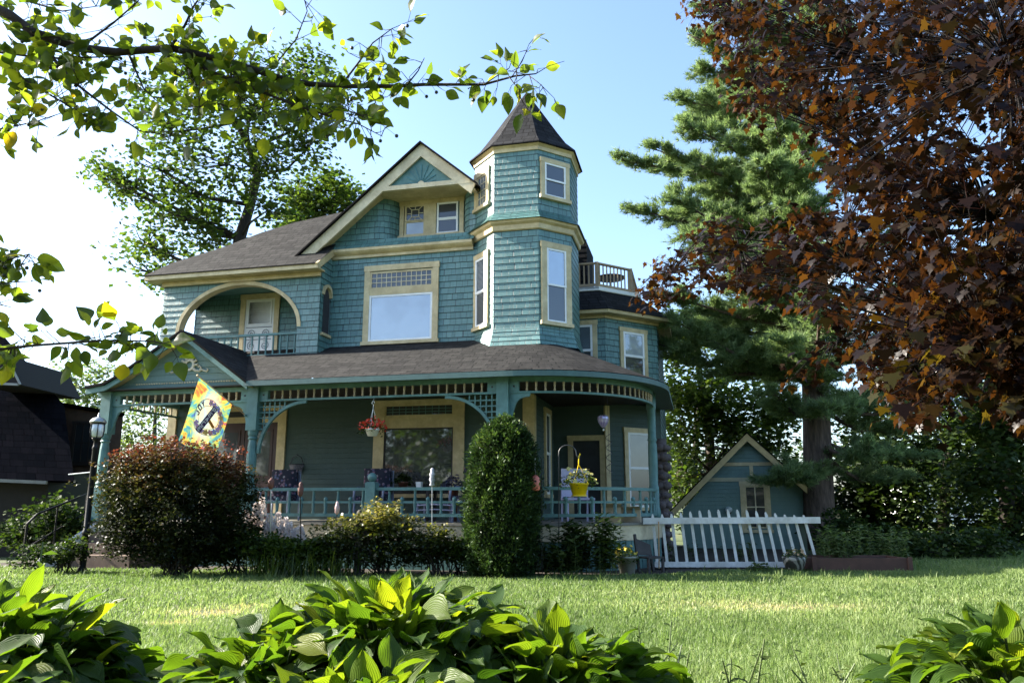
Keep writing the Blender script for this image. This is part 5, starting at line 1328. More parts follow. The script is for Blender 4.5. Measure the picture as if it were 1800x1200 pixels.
def stem_plant(name, label, px, Y, H, ns, mat, seed, leaf=.09, spread=.16, cat='plant', dz=0, dense=1.0, group=None):
    r = NRG(seed); c = at(px, 985, Y); c.z = dz; t = empty(name, c, 0, label, cat, group); m = MB(); P, D = [], []
    for j in range(ns):
        b = Vector((r.normal(0, spread), r.normal(0, spread * .6), 0)); h = H * r.uniform(.6, 1.05); e = b + Vector((r.normal(0, .10), r.normal(0, .08), h)); m.tube([b, b.lerp(e, .5), e], [.006, .005, .003], 5, cap=False)
        k = int(h * 34 * dense)
        for q in range(k):
            u = .18 + .82 * q / k; a = q * 2.4 + r.normal(0, .3); P.append(list(b.lerp(e, u))); D.append([math.cos(a), math.sin(a), r.normal(.15, .3)])
    m.build('stem', paint(name + '_stalk', (.07, .10, .03), .6), t)['kind'] = 'stuff'
    P, D = np.array(P), np.array(D); n = len(P); nrm = np.stack([r.normal(0, .3, n), r.normal(0, .3, n), np.ones(n)], 1)
    link('foliage', scatter('foliage', LEAF[0], LEAF[1], basis(D, nrm, leaf * r.uniform(.6, 1.2, n), .75), P, mat, r.random(n)), t); return t
stem_plant('lily_plant', 'tall dark lily stems under the yellow hanging pot', 1012, 12.9, .82, 34, M_LD, 71, .15, .22, dense=1.5)
stem_plant('lily_plant', 'tall lily stems with pale tips left of the white planter pot', 1058, 12.95, .98, 20, M_LG, 72, .13, .15, dense=1.4)
stem_plant('lily_plant', 'low dark stems at the right foot of the yew', 968, 12.8, .5, 26, M_LD, 73, .13, .18, dense=1.6)
stem_plant('garden_plant', 'leafy pale green plant growing in the brown planter box', 1470, 14.35, .66, 26, M_LP, 74, .12, .18, dz=.1)
stem_plant('garden_plant', 'tall pale green plant behind the right end of the planter box', 1560, 14.5, .70, 26, M_LP, 75, .12, .26, dz=.05)
stem_plant('garden_plant', 'small bright hosta like plant in front of the white pickets', 1333, 13.5, .16, 12, M_LG, 76, .12, .08, dense=2)
stem_plant('garden_plant', 'green weeds growing behind the pickets near the porch end', 1215, 14.6, .5, 12, M_LD, 77, .10, .3)
stem_plant('garden_plant', 'green weeds behind the middle of the white picket fence', 1300, 14.8, .45, 12, M_LD, 78, .10, .3)
stem_plant('garden_plant', 'tall weed with yellow tip standing above the left hosta', 66, 3.1, .70, 1, M_LG, 79, .07, .01, dz=.27, dense=.5)
for k, (px, Y, H, lab) in enumerate([(1150, 4.3, .26, 'thin trailing weed right of the sprawling hosta'), (1420, 3.5, .22, 'dark leafed weed sprawling over the lawn'), (1240, 3.3, .3, 'thin weed at the right tip of the sprawling hosta')]):
    c0 = ground_pt(px, 1150)
    stem_plant('lawn_weed', lab, px, Y, H, 5, M_LD, 81 + k, .05, .10, dz=gzf(0, Y), dense=1.2, group='weeds in the lawn')
shrub('ivy_bush', 'dark ivy bush below the eave of the neighbouring house', 95, 15.5, [(85, 915, 50, 40, 0, .6), (125, 935, 40, 34, 0, .5), (40, 940, 40, 30, 0, .5)], 250, 14, .08, .09, M_LD, 20, 56)
shrub('garden_shrub', 'small leafy shrub at the foot of the black lamp post', 105, 13.2, [(100, 975, 40, 20, 0, .3), (60, 975, 40, 24, 0, .3), (130, 965, 30, 20, 0, .3)], 150, 12, .05, .06, M_LD, 14, 57)
shrub('garden_shrub', 'dark low bushes behind the brown planter box', 1640, 17.0, [(1560, 960, 60, 30, 0, .7), (1640, 965, 60, 26, 0, .7), (1720, 960, 60, 32, 0, .7), (1480, 940, 50, 40, 1, .7)], 420, 14, .09, .10, M_LD, 20, 58)
# astilbe plumes
M_PLUME = leafmat('pale_pink_blossom', [(0, (.90, .80, .76)), (1, (.97, .92, .88))], (1, 1, 1), .5, .6, .2)
def astilbe():
    r = NRG(91); Y = 13.3; c = at(480, 985, Y); c.z = 0; t = empty('astilbe_plant', c, 0, 'astilbe with a row of pale pink feathery plumes', 'plant'); m = MB()
    for px, py in [(433, 905), (450, 892), (457, 915), (462, 882), (474, 910), (482, 922), (490, 908), (502, 918), (510, 925), (520, 935), (528, 930), (468, 925), (445, 918), (497, 935)]:
        tip = at(px, py - 6, Y + r.normal(0, .06)); L = .26; b = Vector((tip.x + r.normal(0, .03), tip.y, tip.z - L)); m.tube([Vector((b.x - c.x, b.y - c.y, 0)), b - c, tip - c], [.005, .004, .002], 5, cap=False)
        n = 520; u = r.random(n) ** 1.3; rad = .075 * (1 - u) ** .8 + .006; a = r.uniform(0, 2 * PI, n)
        q = np.array(b)[None] * (1 - u)[:, None] + np.array(tip)[None] * u[:, None] + np.stack([np.cos(a) * rad, np.sin(a) * rad, r.normal(0, .012, n)], 1)
        d = np.stack([np.cos(a), np.sin(a), 0.6 + 0 * a], 1) + r.normal(0, .4, (n, 3))
        link('plume', scatter('plume', DIAM[0], DIAM[1], basis(d, r.normal(size=(n, 3)), .032 * r.uniform(.6, 1.4, n), 1.6), q - np.array(c), M_PLUME, r.random(n)), t)
    m.build('stem', paint('astilbe_stalk', (.12, .12, .06), .6), t)['kind'] = 'stuff'
    n = 420; P = np.stack([r.normal(0, .42, n), r.normal(0, .16, n), r.uniform(.05, .42, n)], 1); d, nr = leaf_orient(r, n, .1)
    link('foliage', scatter('foliage', LEAF[0], LEAF[1], basis(d, nr, .10 * r.uniform(.6, 1.2, n)), P, M_LG, r.random(n)), t)
astilbe()
# ================================================================== other buildings, furniture and garden things
def thing(name, label, cat, loc, rz=0.0, group=None): return empty(name, loc, rz, label, cat, group)
def ground_at(px, Y):
    p = at(px, 985, Y); return Vector((p.x, p.y, gzf(p.x, p.y)))

# ---- garage: gable front parallel to the house
GB = hw(7.09, 8.0); GA = thing('garage', 'small teal gabled garage with cream trim behind the picket fence', 'garage', (GB.x, GB.y, 0), -THETA)
F_G = Fr((0, 0), (1, 0), (0, -1))
m = MB(); m.courses(F_G, [(-1.72, 0), (2.1, 0), (2.1, .85), (1.78, .98), (.0, 2.80), (-1.72, .98)], .10, .01); m.build('front_wall', coursed('garage_clapboard', (.15, .235, .21), (.155, .24, .215), (.10, .17, .16), 3, .1, wfac=.3, mortar=.001), GA)
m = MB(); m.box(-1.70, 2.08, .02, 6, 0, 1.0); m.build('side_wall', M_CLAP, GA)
m = MB()
for sg in (-1, 1):
    P = [(0, 2.94), (0, 2.72), (sg * 2.05, .72), (sg * 2.15, .82)]
    m.prism(Fr((0, -.28), (1, 0), (0, -1)), P if sg < 0 else P[::-1], -.04, 0)
m.build('barge_board', paint('mustard_cream_paint', (.50, .38, .18), .55), GA)
m = MB()
for sg in (-1, 1):
    P = [(0, -.30, 2.96), (sg * 2.18, -.30, .82), (sg * 2.18, 6.2, .82), (0, 6.2, 2.96)]
    Q = [(x, y, z - .04) for x, y, z in P]
    m.poly(P, [(0, 3), (0, 0), (6, 0), (6, 3)]); m.poly([P[0], P[1], Q[1], Q[0]]); m.poly(Q[::-1]); m.poly([P[1], P[2], Q[2], Q[1]])
m.build('roof', M_ROOFD, GA)
m = MB(); m.fbox(F_G, -1.05, 1.05, -.01, .03, 1.70, 1.80); m.build('trim_band', paint('olive_cream_paint', (.40, .37, .24), .55), GA)
m = MB(); m.fbox(F_G, -.62, .62, -.01, .028, 2.10, 2.19); m.fbox(F_G, .03, .12, -.01, .026, 1.802, 2.098); m.build('trim_cross', M_CREAM, GA)
window('window', F_G, -.24, .50, .45, 1.70, .12, [dict(b=(-.12, .38, .52, 1.58), glass=glassmat('garage_window_glass', (.006, .006, .006), .035), sash=.03, mat=M_CREAM, grid=(2, 2, .014))], parent=GA)
m = MB(); m.ball(F_G.p(-.55, .1, .98), .09, 12, .9); m.build('wall_lamp', paint('pale_lamp_glass', (.5, .55, .55), .3), GA)
m = MB(); m.tube([F_G.p(-.55, 0, .90), F_G.p(-.55, .08, .90)], .05, 8); m.build('lamp_bracket', M_BLACK, GA)

# ---- dark neighbouring house on the left
NB = Vector((-11.2, 17.6, 0)); NH = thing('neighbour_house', 'dark house with a big black roof at the left edge', 'house', NB)
def nl(px, py, Y): return at(px, py, Y) - NB
M_NR = coursed('neighbour_roof', (.0035, .004, .0055), (.006, .006, .008), (.002, .002, .0025), .3, .16, rough=1.0, spec=.0)
M_NW = paint('neighbour_wall', (.010, .008, .006), .8, .3)
m = MB(); A, B_, C_, D_ = nl(-420, 825, 17.0), nl(131, 846, 17.0), nl(113, 712, 18.6), nl(-420, 690, 18.6)
m.poly([A, B_, C_, D_], [(0, 0), (8, 0), (8, 2), (0, 2)]); E_, G_ = nl(-20, 560, 21.5), nl(-420, 560, 21.5)
m.poly([D_, C_, E_, G_], [(0, 2), (8, 2), (6, 6), (0, 6)])
back = [p + Vector((-7, 9, 0)) for p in (B_, C_)]; m.poly([B_, back[0], back[1], C_]); m.poly([C_, back[1], E_ + Vector((-3, 3, 0)), E_])
m.poly([A, A + Vector((0, .25, -.03)), B_ + Vector((0, .25, -.03)), B_]); m.build('roof', M_NR, NH)
m = MB(); m.bar(A + Vector((0, -.05, -.02)), nl(85, 846, 17.0) + Vector((0, -.05, -.02)), .06, .07); m.build('gutter', paint('grey_gutter', (.16, .16, .15), .5), NH)
m = MB(); w0 = nl(85, 850, 17.4); m.box(A.x, w0.x, w0.y, w0.y + 6, 0, w0.z + .25); m.build('wall', M_NW, NH)
q = nl(118, 705, 20.0); q2 = nl(186, 728, 20.0); q3 = nl(190, 990, 20.0)
m = MB(); m.hexa([(q.x - .6, q.y, 0), (q3.x, q.y, 0), (q3.x - 4, q.y + 5, 0), (q.x - 4.6, q.y + 5, 0), (q.x - .6, q.y, q.z - .05), (q3.x, q.y, q2.z - .05), (q3.x - 4, q.y + 5, q2.z - .05), (q.x - 4.6, q.y + 5, q.z - .05)]); m.build('wing_wall', paint('brown_wing_wall', (.06, .035, .023), .8, .3), NH)
m = MB(); m.hexa([(q.x - .6, q.y - .15, q.z - .04), (q3.x + .1, q.y - .15, q2.z - .06), (q3.x - 3.9, q.y + 5, q2.z - .06), (q.x - 4.6, q.y + 5, q.z - .04), (q.x - .6, q.y - .15, q.z + .04), (q3.x + .1, q.y - .15, q2.z + .02), (q3.x - 3.9, q.y + 5, q2.z + .02), (q.x - 4.6, q.y + 5, q.z + .04)]); m.build('wing_roof', M_NR, NH)
FW = Fr((0, q.y), (1, 0), (0, -1)); a, b = nl(130, 740, 20.0), nl(172, 815, 20.0)
window('window', FW, a.x, b.x, b.z, a.z, .06, [dict(b=(a.x + .06, b.x - .06, b.z + .03, a.z - .06), glass=M_GLASS, sash=.03, mat=M_DARK, grid=(3, 2, .015), gmat=M_DARK)], parent=NH, casing=M_DARK)
m = MB(); a, b, c_ = nl(12, 625, 17.3), nl(37, 676, 17.3), nl(-60, 672, 17.3)
m.poly([c_, b, a, nl(-60, 590, 17.3)]); m.poly([b, b + Vector((0, 2.5, 0)), a + Vector((0, 2.5, 0)), a]); m.poly([c_, c_ + Vector((0, 2.5, 0)), b + Vector((0, 2.5, 0)), b]); dm_ = m.build('dormer', paint('dark_red_dormer', (.007, .004, .0035), .8), NH)
m = MB(); m.bar(a + Vector((0, -.03, 0)), b + Vector((0, -.03, 0)), .04, .035); m.bar(c_ + Vector((0, -.03, 0)), b + Vector((-.05, -.03, 0)), .05, .05); m.build('dormer_trim', paint('grey_trim', (.25, .25, .24), .5), dm_)

# ---- far white house beyond the trees
W0 = at(1690, 985, 46.0); W0.z = 0; WH = thing('white_house', 'white house glimpsed low through the dark trees at right', 'house', W0)
m = MB(); m.box(-2.2, 4.0, 0, 5, 0, 2.4); m.build('wall', M_WHITE, WH)
m = MB(); m.hexa([(-2.5, -.3, 2.4), (4.3, -.3, 2.4), (4.3, 5.3, 2.4), (-2.5, 5.3, 2.4), (-2.5, 2.4, 4.0), (4.3, 2.4, 4.0), (4.3, 2.6, 4.0), (-2.5, 2.6, 4.0)]); m.build('roof', M_ROOFD, WH)
window('window', Fr((0, 0), (1, 0), (0, -1)), -.6, .4, .8, 1.9, .1, dbl(-.6, .4, .8, 1.9, .1), parent=WH, casing=M_WHITE)

# ---- white picket fence, sagging to the left at the top
def fence():
    a = ground_at(1150, 14.25); b = ground_at(1444, 14.25)
    t = thing('picket_fence', 'white picket fence panel leaning beside the porch end', 'fence', a)
    L = (b - a).length; zt = at(1300, 915, 14.25).z; z0 = .06; sh = -.22
    m = MB(); m.bar((sh + .04, -.028, zt), (L + .02, -.028, zt + .015), .045, .11); m.build('rail', M_FENCE, t)
    m = MB(); m.bar((.0, -.028, z0 + .02), (L - .55, -.028, z0 + .02), .045, .09); m.build('rail', M_FENCE, t)
    n = 17
    for i in range(n):
        x0 = .06 + i * (L - .12) / (n - 1); k = i / (n - 1); x1 = x0 - .06 - .14 * k
        h = zt + .12 + .09 * math.sin(PI * min(1, max(0, (k - .1) / .8)))
        lean = Vector((x1 - x0, 0, h)); lean2 = lean.normalized(); w = .025
        m = MB(); P = []
        zb = .02 if i < 14 else .25
        s0 = Vector((x0, 0, 0)) + lean2 * zb; s1 = Vector((x0, 0, 0)) + lean2 * (h - .05); tip = Vector((x0, 0, 0)) + lean2 * h
        o = [s0 + Vector((-w, 0, 0)), s0 + Vector((w, 0, 0)), s1 + Vector((w, 0, 0)), tip + Vector((w * .35, 0, 0)), tip + Vector((-w * .35, 0, 0)), s1 + Vector((-w, 0, 0))]
        kk = len(o); m.idx(o + [p + Vector((0, .022, 0)) for p in o], [tuple(range(kk)), tuple(range(2 * kk - 1, kk - 1, -1))] + [(j, j + kk, (j + 1) % kk + kk, (j + 1) % kk) for j in range(kk)])
        m.build('picket', M_FENCE, t)
    m = MB(); q = ground_at(1412, 14.4) - a; m.box(q.x - .05, q.x + .05, .03, .13, 0, zt + .02); m.build('post', paint('dark_green_post', (.03, .045, .03), .7), t)
fence()

# ---- black lamp post
def lamppost():
    Y = 13.4; b = ground_at(146, Y); t = thing('lamp_post', 'black lamp post with a glass lantern beside the round shrub', 'lamp', b)
    H = at(171, 700, Y).z
    m = MB(); m.lathe([(.09, 0), (.09, .04), (.055, .10), (.055, .62), (.065, .64), (.065, .67), (.048, .70), (.045, 2.05), (.055, 2.07), (.04, 2.10), (.035, 2.18), (.07, 2.22), (.075, 2.24)], n=16); m.build('post', M_BLACK, t, True)
    m = MB(); m.lathe([(.06, 2.242), (.10, 2.27), (.115, 2.36), (.11, 2.46), (.10, 2.48)], n=16); m.build('lantern_glass', glassmat('lantern_glass', (.55, .58, .58), .12), t, True)
    m = MB()
    for i in range(6):
        a = 2 * PI * i / 6; ca, sa = math.cos(a), math.sin(a)
        m.tube([(.063 * ca, .063 * sa, 2.24), (.106 * ca, .106 * sa, 2.27), (.122 * ca, .122 * sa, 2.36), (.117 * ca, .117 * sa, 2.47)], .009, 5)
    m.lathe([(.118, 2.475), (.122, 2.50), (.08, 2.50)], n=16); m.build('lantern_cage', M_BLACK, t)
    m = MB(); m.lathe([(.135, 2.50), (.13, 2.53), (.09, 2.575), (.03, 2.60), (.018, 2.61), (.012, 2.66), (.003, 2.68)], n=16); m.build('lantern_cap', paint('pewter_cap', (.35, .36, .35), .4, metal=.6), t, True)
    m = MB(); m.tube([(-.42, .02, 1.62), (0, 0, 1.66)], .012, 6); m.build('ladder_rest', M_WHITE, t)
lamppost()

# ---- tie dye peace flag on its slanting pole
def flag():
    A = hw(-2.55, -.08, 2.76); Bp = at(350, 662, A.y - 1.05)
    t = thing('flag', 'colourful tie dye peace sign flag hanging from the porch post', 'flag', A); d = (Bp - A)
    m = MB(); m.tube([(0, 0, 0), d * 1.02], .012, 8); m.build('pole', paint('wood_pole', (.42, .30, .17), .5), t, True)
    m = MB(); m.ball(d * 1.03, .022, 10); m.build('pole_tip', paint('gold_ball', (.7, .5, .25), .3), t, True)
    m = MB(); m.tube([d * -.03, d * .06], .022, 8); m.build('bracket', paint('flag_bracket', (.1, .2, .2), .5), t)
    # the cloth: top edge along the pole, hanging down and blown to the left
    p0, p1 = d * .99, d * .33
    nU, nV = 17, 25; drop = Vector((-.30, .05, -1.12)); V, UVs, F = [], [], []
    L = (p1 - p0).length
    for j in range(nV):
        v = j / (nV - 1)
        for i in range(nU):
            u = i / (nU - 1)
            p = p0.lerp(p1, u) + drop * v * (1 - .13 * u) + Vector((.02 * math.sin(7 * u + 3 * v) * v + .05 * v * (u - .5), .05 * v * math.sin(9 * u + 2 * v), -.02 * math.sin(6 * u) * v))
            V.append(p); UVs.append((u, 1 - v))
    for j in range(nV - 1):
        for i in range(nU - 1): F.append((j * nU + i, j * nU + i + 1, (j + 1) * nU + i + 1, (j + 1) * nU + i))
    m = MB()
    for f in F: m.poly([V[k] for k in f], [UVs[k] for k in f])
    mt, nt, out = newmat('tie_dye_cloth')
    uv = N(nt, 'ShaderNodeUVMap'); nz = N(nt, 'ShaderNodeTexNoise', Scale=2.6, Detail=3.0, Roughness=.6, Distortion=1.6); nt.links.new(uv.outputs[0], nz.inputs['Vector'])
    c = ramp(nt, nz.outputs[0], [(.34, (.05, .12, .34)), (.42, (.08, .30, .27)), (.47, (.30, .40, .10)), (.52, (.58, .44, .08)), (.57, (.52, .20, .04)), (.63, (.38, .08, .05)), (.70, (.24, .12, .32))])
    # paler middle
    mp = N(nt, 'ShaderNodeMapping'); mp.inputs['Location'].default_value = (-.5 * 1.7, -.56 * 1.25, 0); mp.inputs['Scale'].default_value = (1.7, 1.25, 1); nt.links.new(uv.outputs[0], mp.inputs[0])
    ln = N(nt, 'ShaderNodeVectorMath', operation='LENGTH'); nt.links.new(mp.outputs[0], ln.inputs[0])
    c2 = N(nt, 'ShaderNodeMix', data_type='RGBA'); nt.links.new(ramp(nt, ln.outputs['Value'], [(.40, (.5, .5, .5)), (.62, (0, 0, 0))]), c2.inputs[0]); nt.links.new(c, c2.inputs[6]); c2.inputs[7].default_value = (.62, .62, .55, 1)
    b = N(nt, 'ShaderNodeBsdfPrincipled', Roughness=.8); nt.links.new(c2.outputs[2], b.inputs['Base Color'])
    tr = N(nt, 'ShaderNodeBsdfTranslucent'); nt.links.new(c2.outputs[2], tr.inputs[0]); mx = N(nt, 'ShaderNodeMixShader'); mx.inputs[0].default_value = .3
    nt.links.new(b.outputs[0], mx.inputs[1]); nt.links.new(tr.outputs[0], mx.inputs[2]); nt.links.new(mx.outputs[0], out.inputs[0])
    cl = m.build('cloth', mt, t, True)
    def P(u, v, off=.006):   # v from the top
        x = u * (nU - 1); y = v * (nV - 1); i = min(int(x), nU - 2); j = min(int(y), nV - 2); fx, fy = x - i, y - j
        a = V[j * nU + i].lerp(V[j * nU + i + 1], fx); b_ = V[(j + 1) * nU + i].lerp(V[(j + 1) * nU + i + 1], fx); q = a.lerp(b_, fy)
        n_ = (V[j * nU + i + 1] - V[j * nU + i]).cross(V[(j + 1) * nU + i] - V[j * nU + i]).normalized()
        if n_.y > 0: n_ = -n_
        return q + n_ * off
    asp = 1.15 / L
    cu, cv, R = .53, .46, .37
    def pat(pts, mat, nm, off=.006, par=cl):
        m = MB(); m.poly([P(u, v, off) for u, v in pts]); return m
    def disc(u, v, r, off): return [P(u + r * math.cos(2 * PI * k / 12), v + r / asp * math.sin(2 * PI * k / 12), off) for k in range(12)]
    M_INK = paint('dark_violet_print', (.05, .022, .08), .8, bump=0); M_PW = paint('white_print', (.6, .58, .55), .8, bump=0)
    for r0, r1 in ((R, R + .013), (R - .130, R - .120)):
        ring_ = MB()
        for k in range(40):
            a0, a1 = 2 * PI * k / 40, 2 * PI * (k + 1) / 40
            ring_.poly([P(cu + r * math.cos(a), cv + r / asp * math.sin(a), .005) for a, r in ((a0, r0), (a1, r0), (a1, r1), (a0, r1))])
        ring_.build('peace_ring_print', M_INK, cl)
    # flowers round the ring
    fc = [(.80, .42, .62), (.62, .35, .75), (.35, .35, .75), (.85, .30, .40), (.9, .55, .15), (.75, .5, .7)]
    fm = [paint('flower_print', tuple(x * .8 for x in c_), .8, bump=0) for c_ in fc]; ym = paint('yellow_print', (.6, .48, .1), .8, bump=0)
    for k in range(14):
        a = -PI * .55 + 2 * PI * k / 22 * 1.12; rr_ = R - .056; u, v = cu + rr_ * math.cos(a), cv + rr_ / asp * math.sin(a)
        q = MB()
        for pz_ in range(5):
            b_ = 2 * PI * pz_ / 5 + k; q.poly(disc(u + .038 * math.cos(b_), v + .038 / asp * math.sin(b_), .026, .0065 + .0004 * pz_))
        q.build('flower_print', fm[k % 6], cl)
        q = MB(); q.poly(disc(u, v, .016, .0095)); q.build('flower_print', ym, cl)
    # the upright bar with the word, and the two arms
    tu, tv, bu, bv = .62, .25, .40, .73
    dx, dy = bu - tu, (bv - tv) * asp; ll = math.hypot(dx, dy); nx_, ny_ = dy / ll, -dx / ll; w = .058
    m = MB(); n = 10
    for k in range(n):
        q4 = []
        for s, sg in ((k / n, -1), (k / n, 1), ((k + 1) / n, 1), ((k + 1) / n, -1)): q4.append(P(tu + dx * s + nx_ * w * sg, tv + (dy * s + ny_ * w * sg) / asp, .012))
        m.poly(q4)
    m.build('word_bar_print', M_INK, cl)
    G = {'P': [((0, 0), (0, 1)), ((0, 1), (.7, 1)), ((.7, 1), (.7, .5)), ((.7, .5), (0, .5))], 'E': [((0, 0), (0, 1)), ((0, 1), (.7, 1)), ((0, .5), (.55, .5)), ((0, 0), (.7, 0))], 'A': [((0, 0), (.35, 1)), ((.35, 1), (.7, 0)), ((.15, .4), (.55, .4))],
         'C': [((.7, 1), (0, 1)), ((0, 1), (0, 0)), ((0, 0), (.7, 0))], 'J': [((.6, 1), (.6, 0)), ((.6, 0), (0, 0)), ((0, 0), (0, .3))], 'O': [((0, 0), (0, 1)), ((0, 1), (.7, 1)), ((.7, 1), (.7, 0)), ((.7, 0), (0, 0))], 'Y': [((.35, 0), (.35, .5)), ((.35, .5), (0, 1)), ((.35, .5), (.7, 1))]}
    def glyph(m, ch, u, v, sx, sy, ang, off, th=.012):
        ca, sa = math.cos(ang), math.sin(ang)
        def T(x, y):
            x = (x - .35) * sx; y = -(y - .5) * sy; return P(u + x * ca - y * sa, v + (x * sa + y * ca) / asp, off)
        for a, b_ in G[ch]:
            vx, vy = b_[0] - a[0], b_[1] - a[1]; l_ = math.hypot(vx, vy); px_, py_ = -vy / l_ * th / sx, vx / l_ * th / sy
            m.poly([T(a[0] - px_, a[1] - py_), T(b_[0] - px_, b_[1] - py_), T(b_[0] + px_, b_[1] + py_), T(a[0] + px_, a[1] + py_)])
    m = MB(); ang = math.atan2(dy, dx) - PI / 2
    for k, ch in enumerate('PEACE'):
        s = (k + .6) / 5.2; glyph(m, ch, tu + dx * s, tv + dy * s / asp, .085, .095, ang, .0145)
    m.build('lettering', M_PW, cl)
    m = MB()
    for k, ch in enumerate('JOY'):
        a = PI * (.98 + .12 * k); glyph(m, ch, cu + (R - .06) * math.cos(a), cv + (R - .06) / asp * math.sin(a), .09, .10, a - PI * 1.5, .0075, .014)
    m.build('lettering', M_INK, cl)
    m = MB()
    for (u0, v0, u1, v1) in ((.53, .47, .70, .58),):
        vx, vy = u1 - u0, (v1 - v0) * asp; l_ = math.hypot(vx, vy); px_, py_ = -vy / l_ * .035, vx / l_ * .035
        m.poly([P(u0 - px_, v0 - py_ / asp, .010), P(u1 - px_, v1 - py_ / asp, .010), P(u1 + px_, v1 + py_ / asp, .010), P(u0 + px_, v0 + py_ / asp, .010)])
    m.build('peace_arm_print', paint('orange_print', (.5, .2, .02), .8, bump=0), cl)
flag()

# ---- hanging flower baskets
def petals(name, n, rad, mat, parent, c, seed, size, dome=.6):
    r = NRG(seed); a = r.uniform(0, 2 * PI, n); q = np.sqrt(r.random(n)); P = np.stack([np.cos(a) * q * rad, np.sin(a) * q * rad, dome * rad * (1 - q * q) + r.normal(0, rad * .14, n)], 1)
    o = []; D = []; Nn = []
    for p in P:
        ax = r.normal(size=3) * .5 + np.array([0, -.5, .6])
        for k in range(5):
            t = 2 * PI * k / 5; e1 = np.cross(ax, [1, 0, 0]); e1 /= np.linalg.norm(e1); e2 = np.cross(ax, e1); e2 /= np.linalg.norm(e2)
            o.append(p); D.append(e1 * math.cos(t) + e2 * math.sin(t)); Nn.append(ax)
    o, D, Nn = map(np.array, (o, D, Nn)); link(name, scatter(name, DIAM[0], DIAM[1], basis(D, Nn, size * r.uniform(.8, 1.2, len(o)), 1.9), o + np.array(c), mat, r.random(len(o))), parent)
def leafball(n, rad, mat, parent, c, seed, size, dome=.6, down=.1):
    r = NRG(seed); a = r.uniform(0, 2 * PI, n); q = np.sqrt(r.random(n)); P = np.stack([np.cos(a) * q * rad, np.sin(a) * q * rad, dome * rad * (1 - q * q) + r.normal(0, rad * .12, n) - down * rad * q], 1) + np.array(c)
    d, nr = leaf_orient(r, n, .2); link('foliage', scatter('foliage', LEAF[0], LEAF[1], basis(d, nr, size * r.uniform(.6, 1.3, n)), P, mat, r.random(n)), parent)
def pot(name, r0, r1, h, mat, parent, c=(0, 0, 0), lip=.012):
    m = MB(); m.lathe([(r0, 0), (r1, h - .03), (r1 + lip, h - .03), (r1 + lip, h), (r1 - .01, h), (r1 - .02, h - .03), (.01, h - .035)], c, 24); return m.build(name, mat, parent, True)
b = hw(.02, -.05, 0); bz = at(658, 766, b.y).z
HB = thing('hanging_basket', 'white hanging pot of red flowers in front of the porch', 'hanging basket', (b.x, b.y, bz))
pot('pot', .085, .125, .13, M_WHITE, HB)
leafball(260, .26, M_LD, HB, (0, 0, .13), 1, .05, .5, .25); petals('blossoms', 120, .27, leafmat('red_petal', [(0, (.45, .02, .01)), (1, (.75, .07, .02))], (1, 1, 1), .3), HB, (0, 0, .15), 2, .022, .55)
m = MB(); zt = at(658, 708, b.y).z - bz
for i in range(3):
    a = 2 * PI * i / 3 + .4; m.tube([(.12 * math.cos(a), .12 * math.sin(a), .13), (0, 0, zt - .10)], .004, 5)
m.tube([(0, 0, zt - .10), (0, 0, zt - .03), (-.03, 0, zt), (-.015, 0, zt + .03), (.015, 0, zt + .025), (.02, 0, zt)], .006, 6); m.tube([(0, 0, zt + .03), (0, .06, 3.06 - bz)], .003, 5); m.build('hanger', M_WHITE, HB)
b = at(1018, 870, 13.0)
YP = thing('hanging_basket', 'yellow hanging pot of pale yellow petunias on the shepherd hook', 'hanging basket', b)
M_YEL = paint('yellow_plastic', (.80, .56, .01), .35, .05, bump=0); pot('pot', .11, .155, .20, M_YEL, YP)
m = MB(); m.lathe([(.128, 0), (.135, .02), (.05, .03)], (0, 0, -.02), 20); m.build('saucer', M_YEL, YP, True)
leafball(420, .29, M_LG, YP, (0, 0, .20), 3, .05, .55, .1); petals('blossoms', 34, .31, leafmat('cream_petal', [(0, (.55, .47, .10)), (1, (.62, .58, .24))], (1, 1, .8), .3), YP, (0, 0, .24), 4, .033, .6)
zt = at(1018, 800, 13.0).z - b.z
m = MB()
for i in range(3):
    a = 2 * PI * i / 3; m.tube([(.15 * math.cos(a), .15 * math.sin(a), .2), (.0, 0, zt - .14)], .004, 5)
m.tube([(0, 0, zt - .14), (.005, 0, zt - .02), (.02, 0, zt + .0), (.03, 0, zt + .03)], .010, 6); m.build('hanger', M_YEL, YP)
g = ground_at(982, 13.0); SHK = thing('shepherd_hook', 'thin dark shepherd hook holding the yellow pot', 'plant hook', g)
m = MB(); x1 = at(982, 800, 13.0).x - g.x; zt2 = at(995, 782, 13.0).z; xr = at(1010, 800, 13.0).x - g.x + .03
pts = [(0, 0, 0), (x1 * .6, 0, .9), (x1, 0, zt2 - .16)] + [((x1 + xr) / 2 - (xr - x1) / 2 * math.cos(a), 0, zt2 - .14 + .14 * math.sin(a)) for a in [PI * k / 10 for k in range(1, 10)]] + [(xr, 0, zt2 - .16), (xr + .03, 0, zt2 - .22), (xr + .06, 0, zt2 - .19)]
m.tube(pts, .009, 7); m.build('pole', paint('hook_steel', (.09, .09, .09), .35, metal=.6), SHK, True)

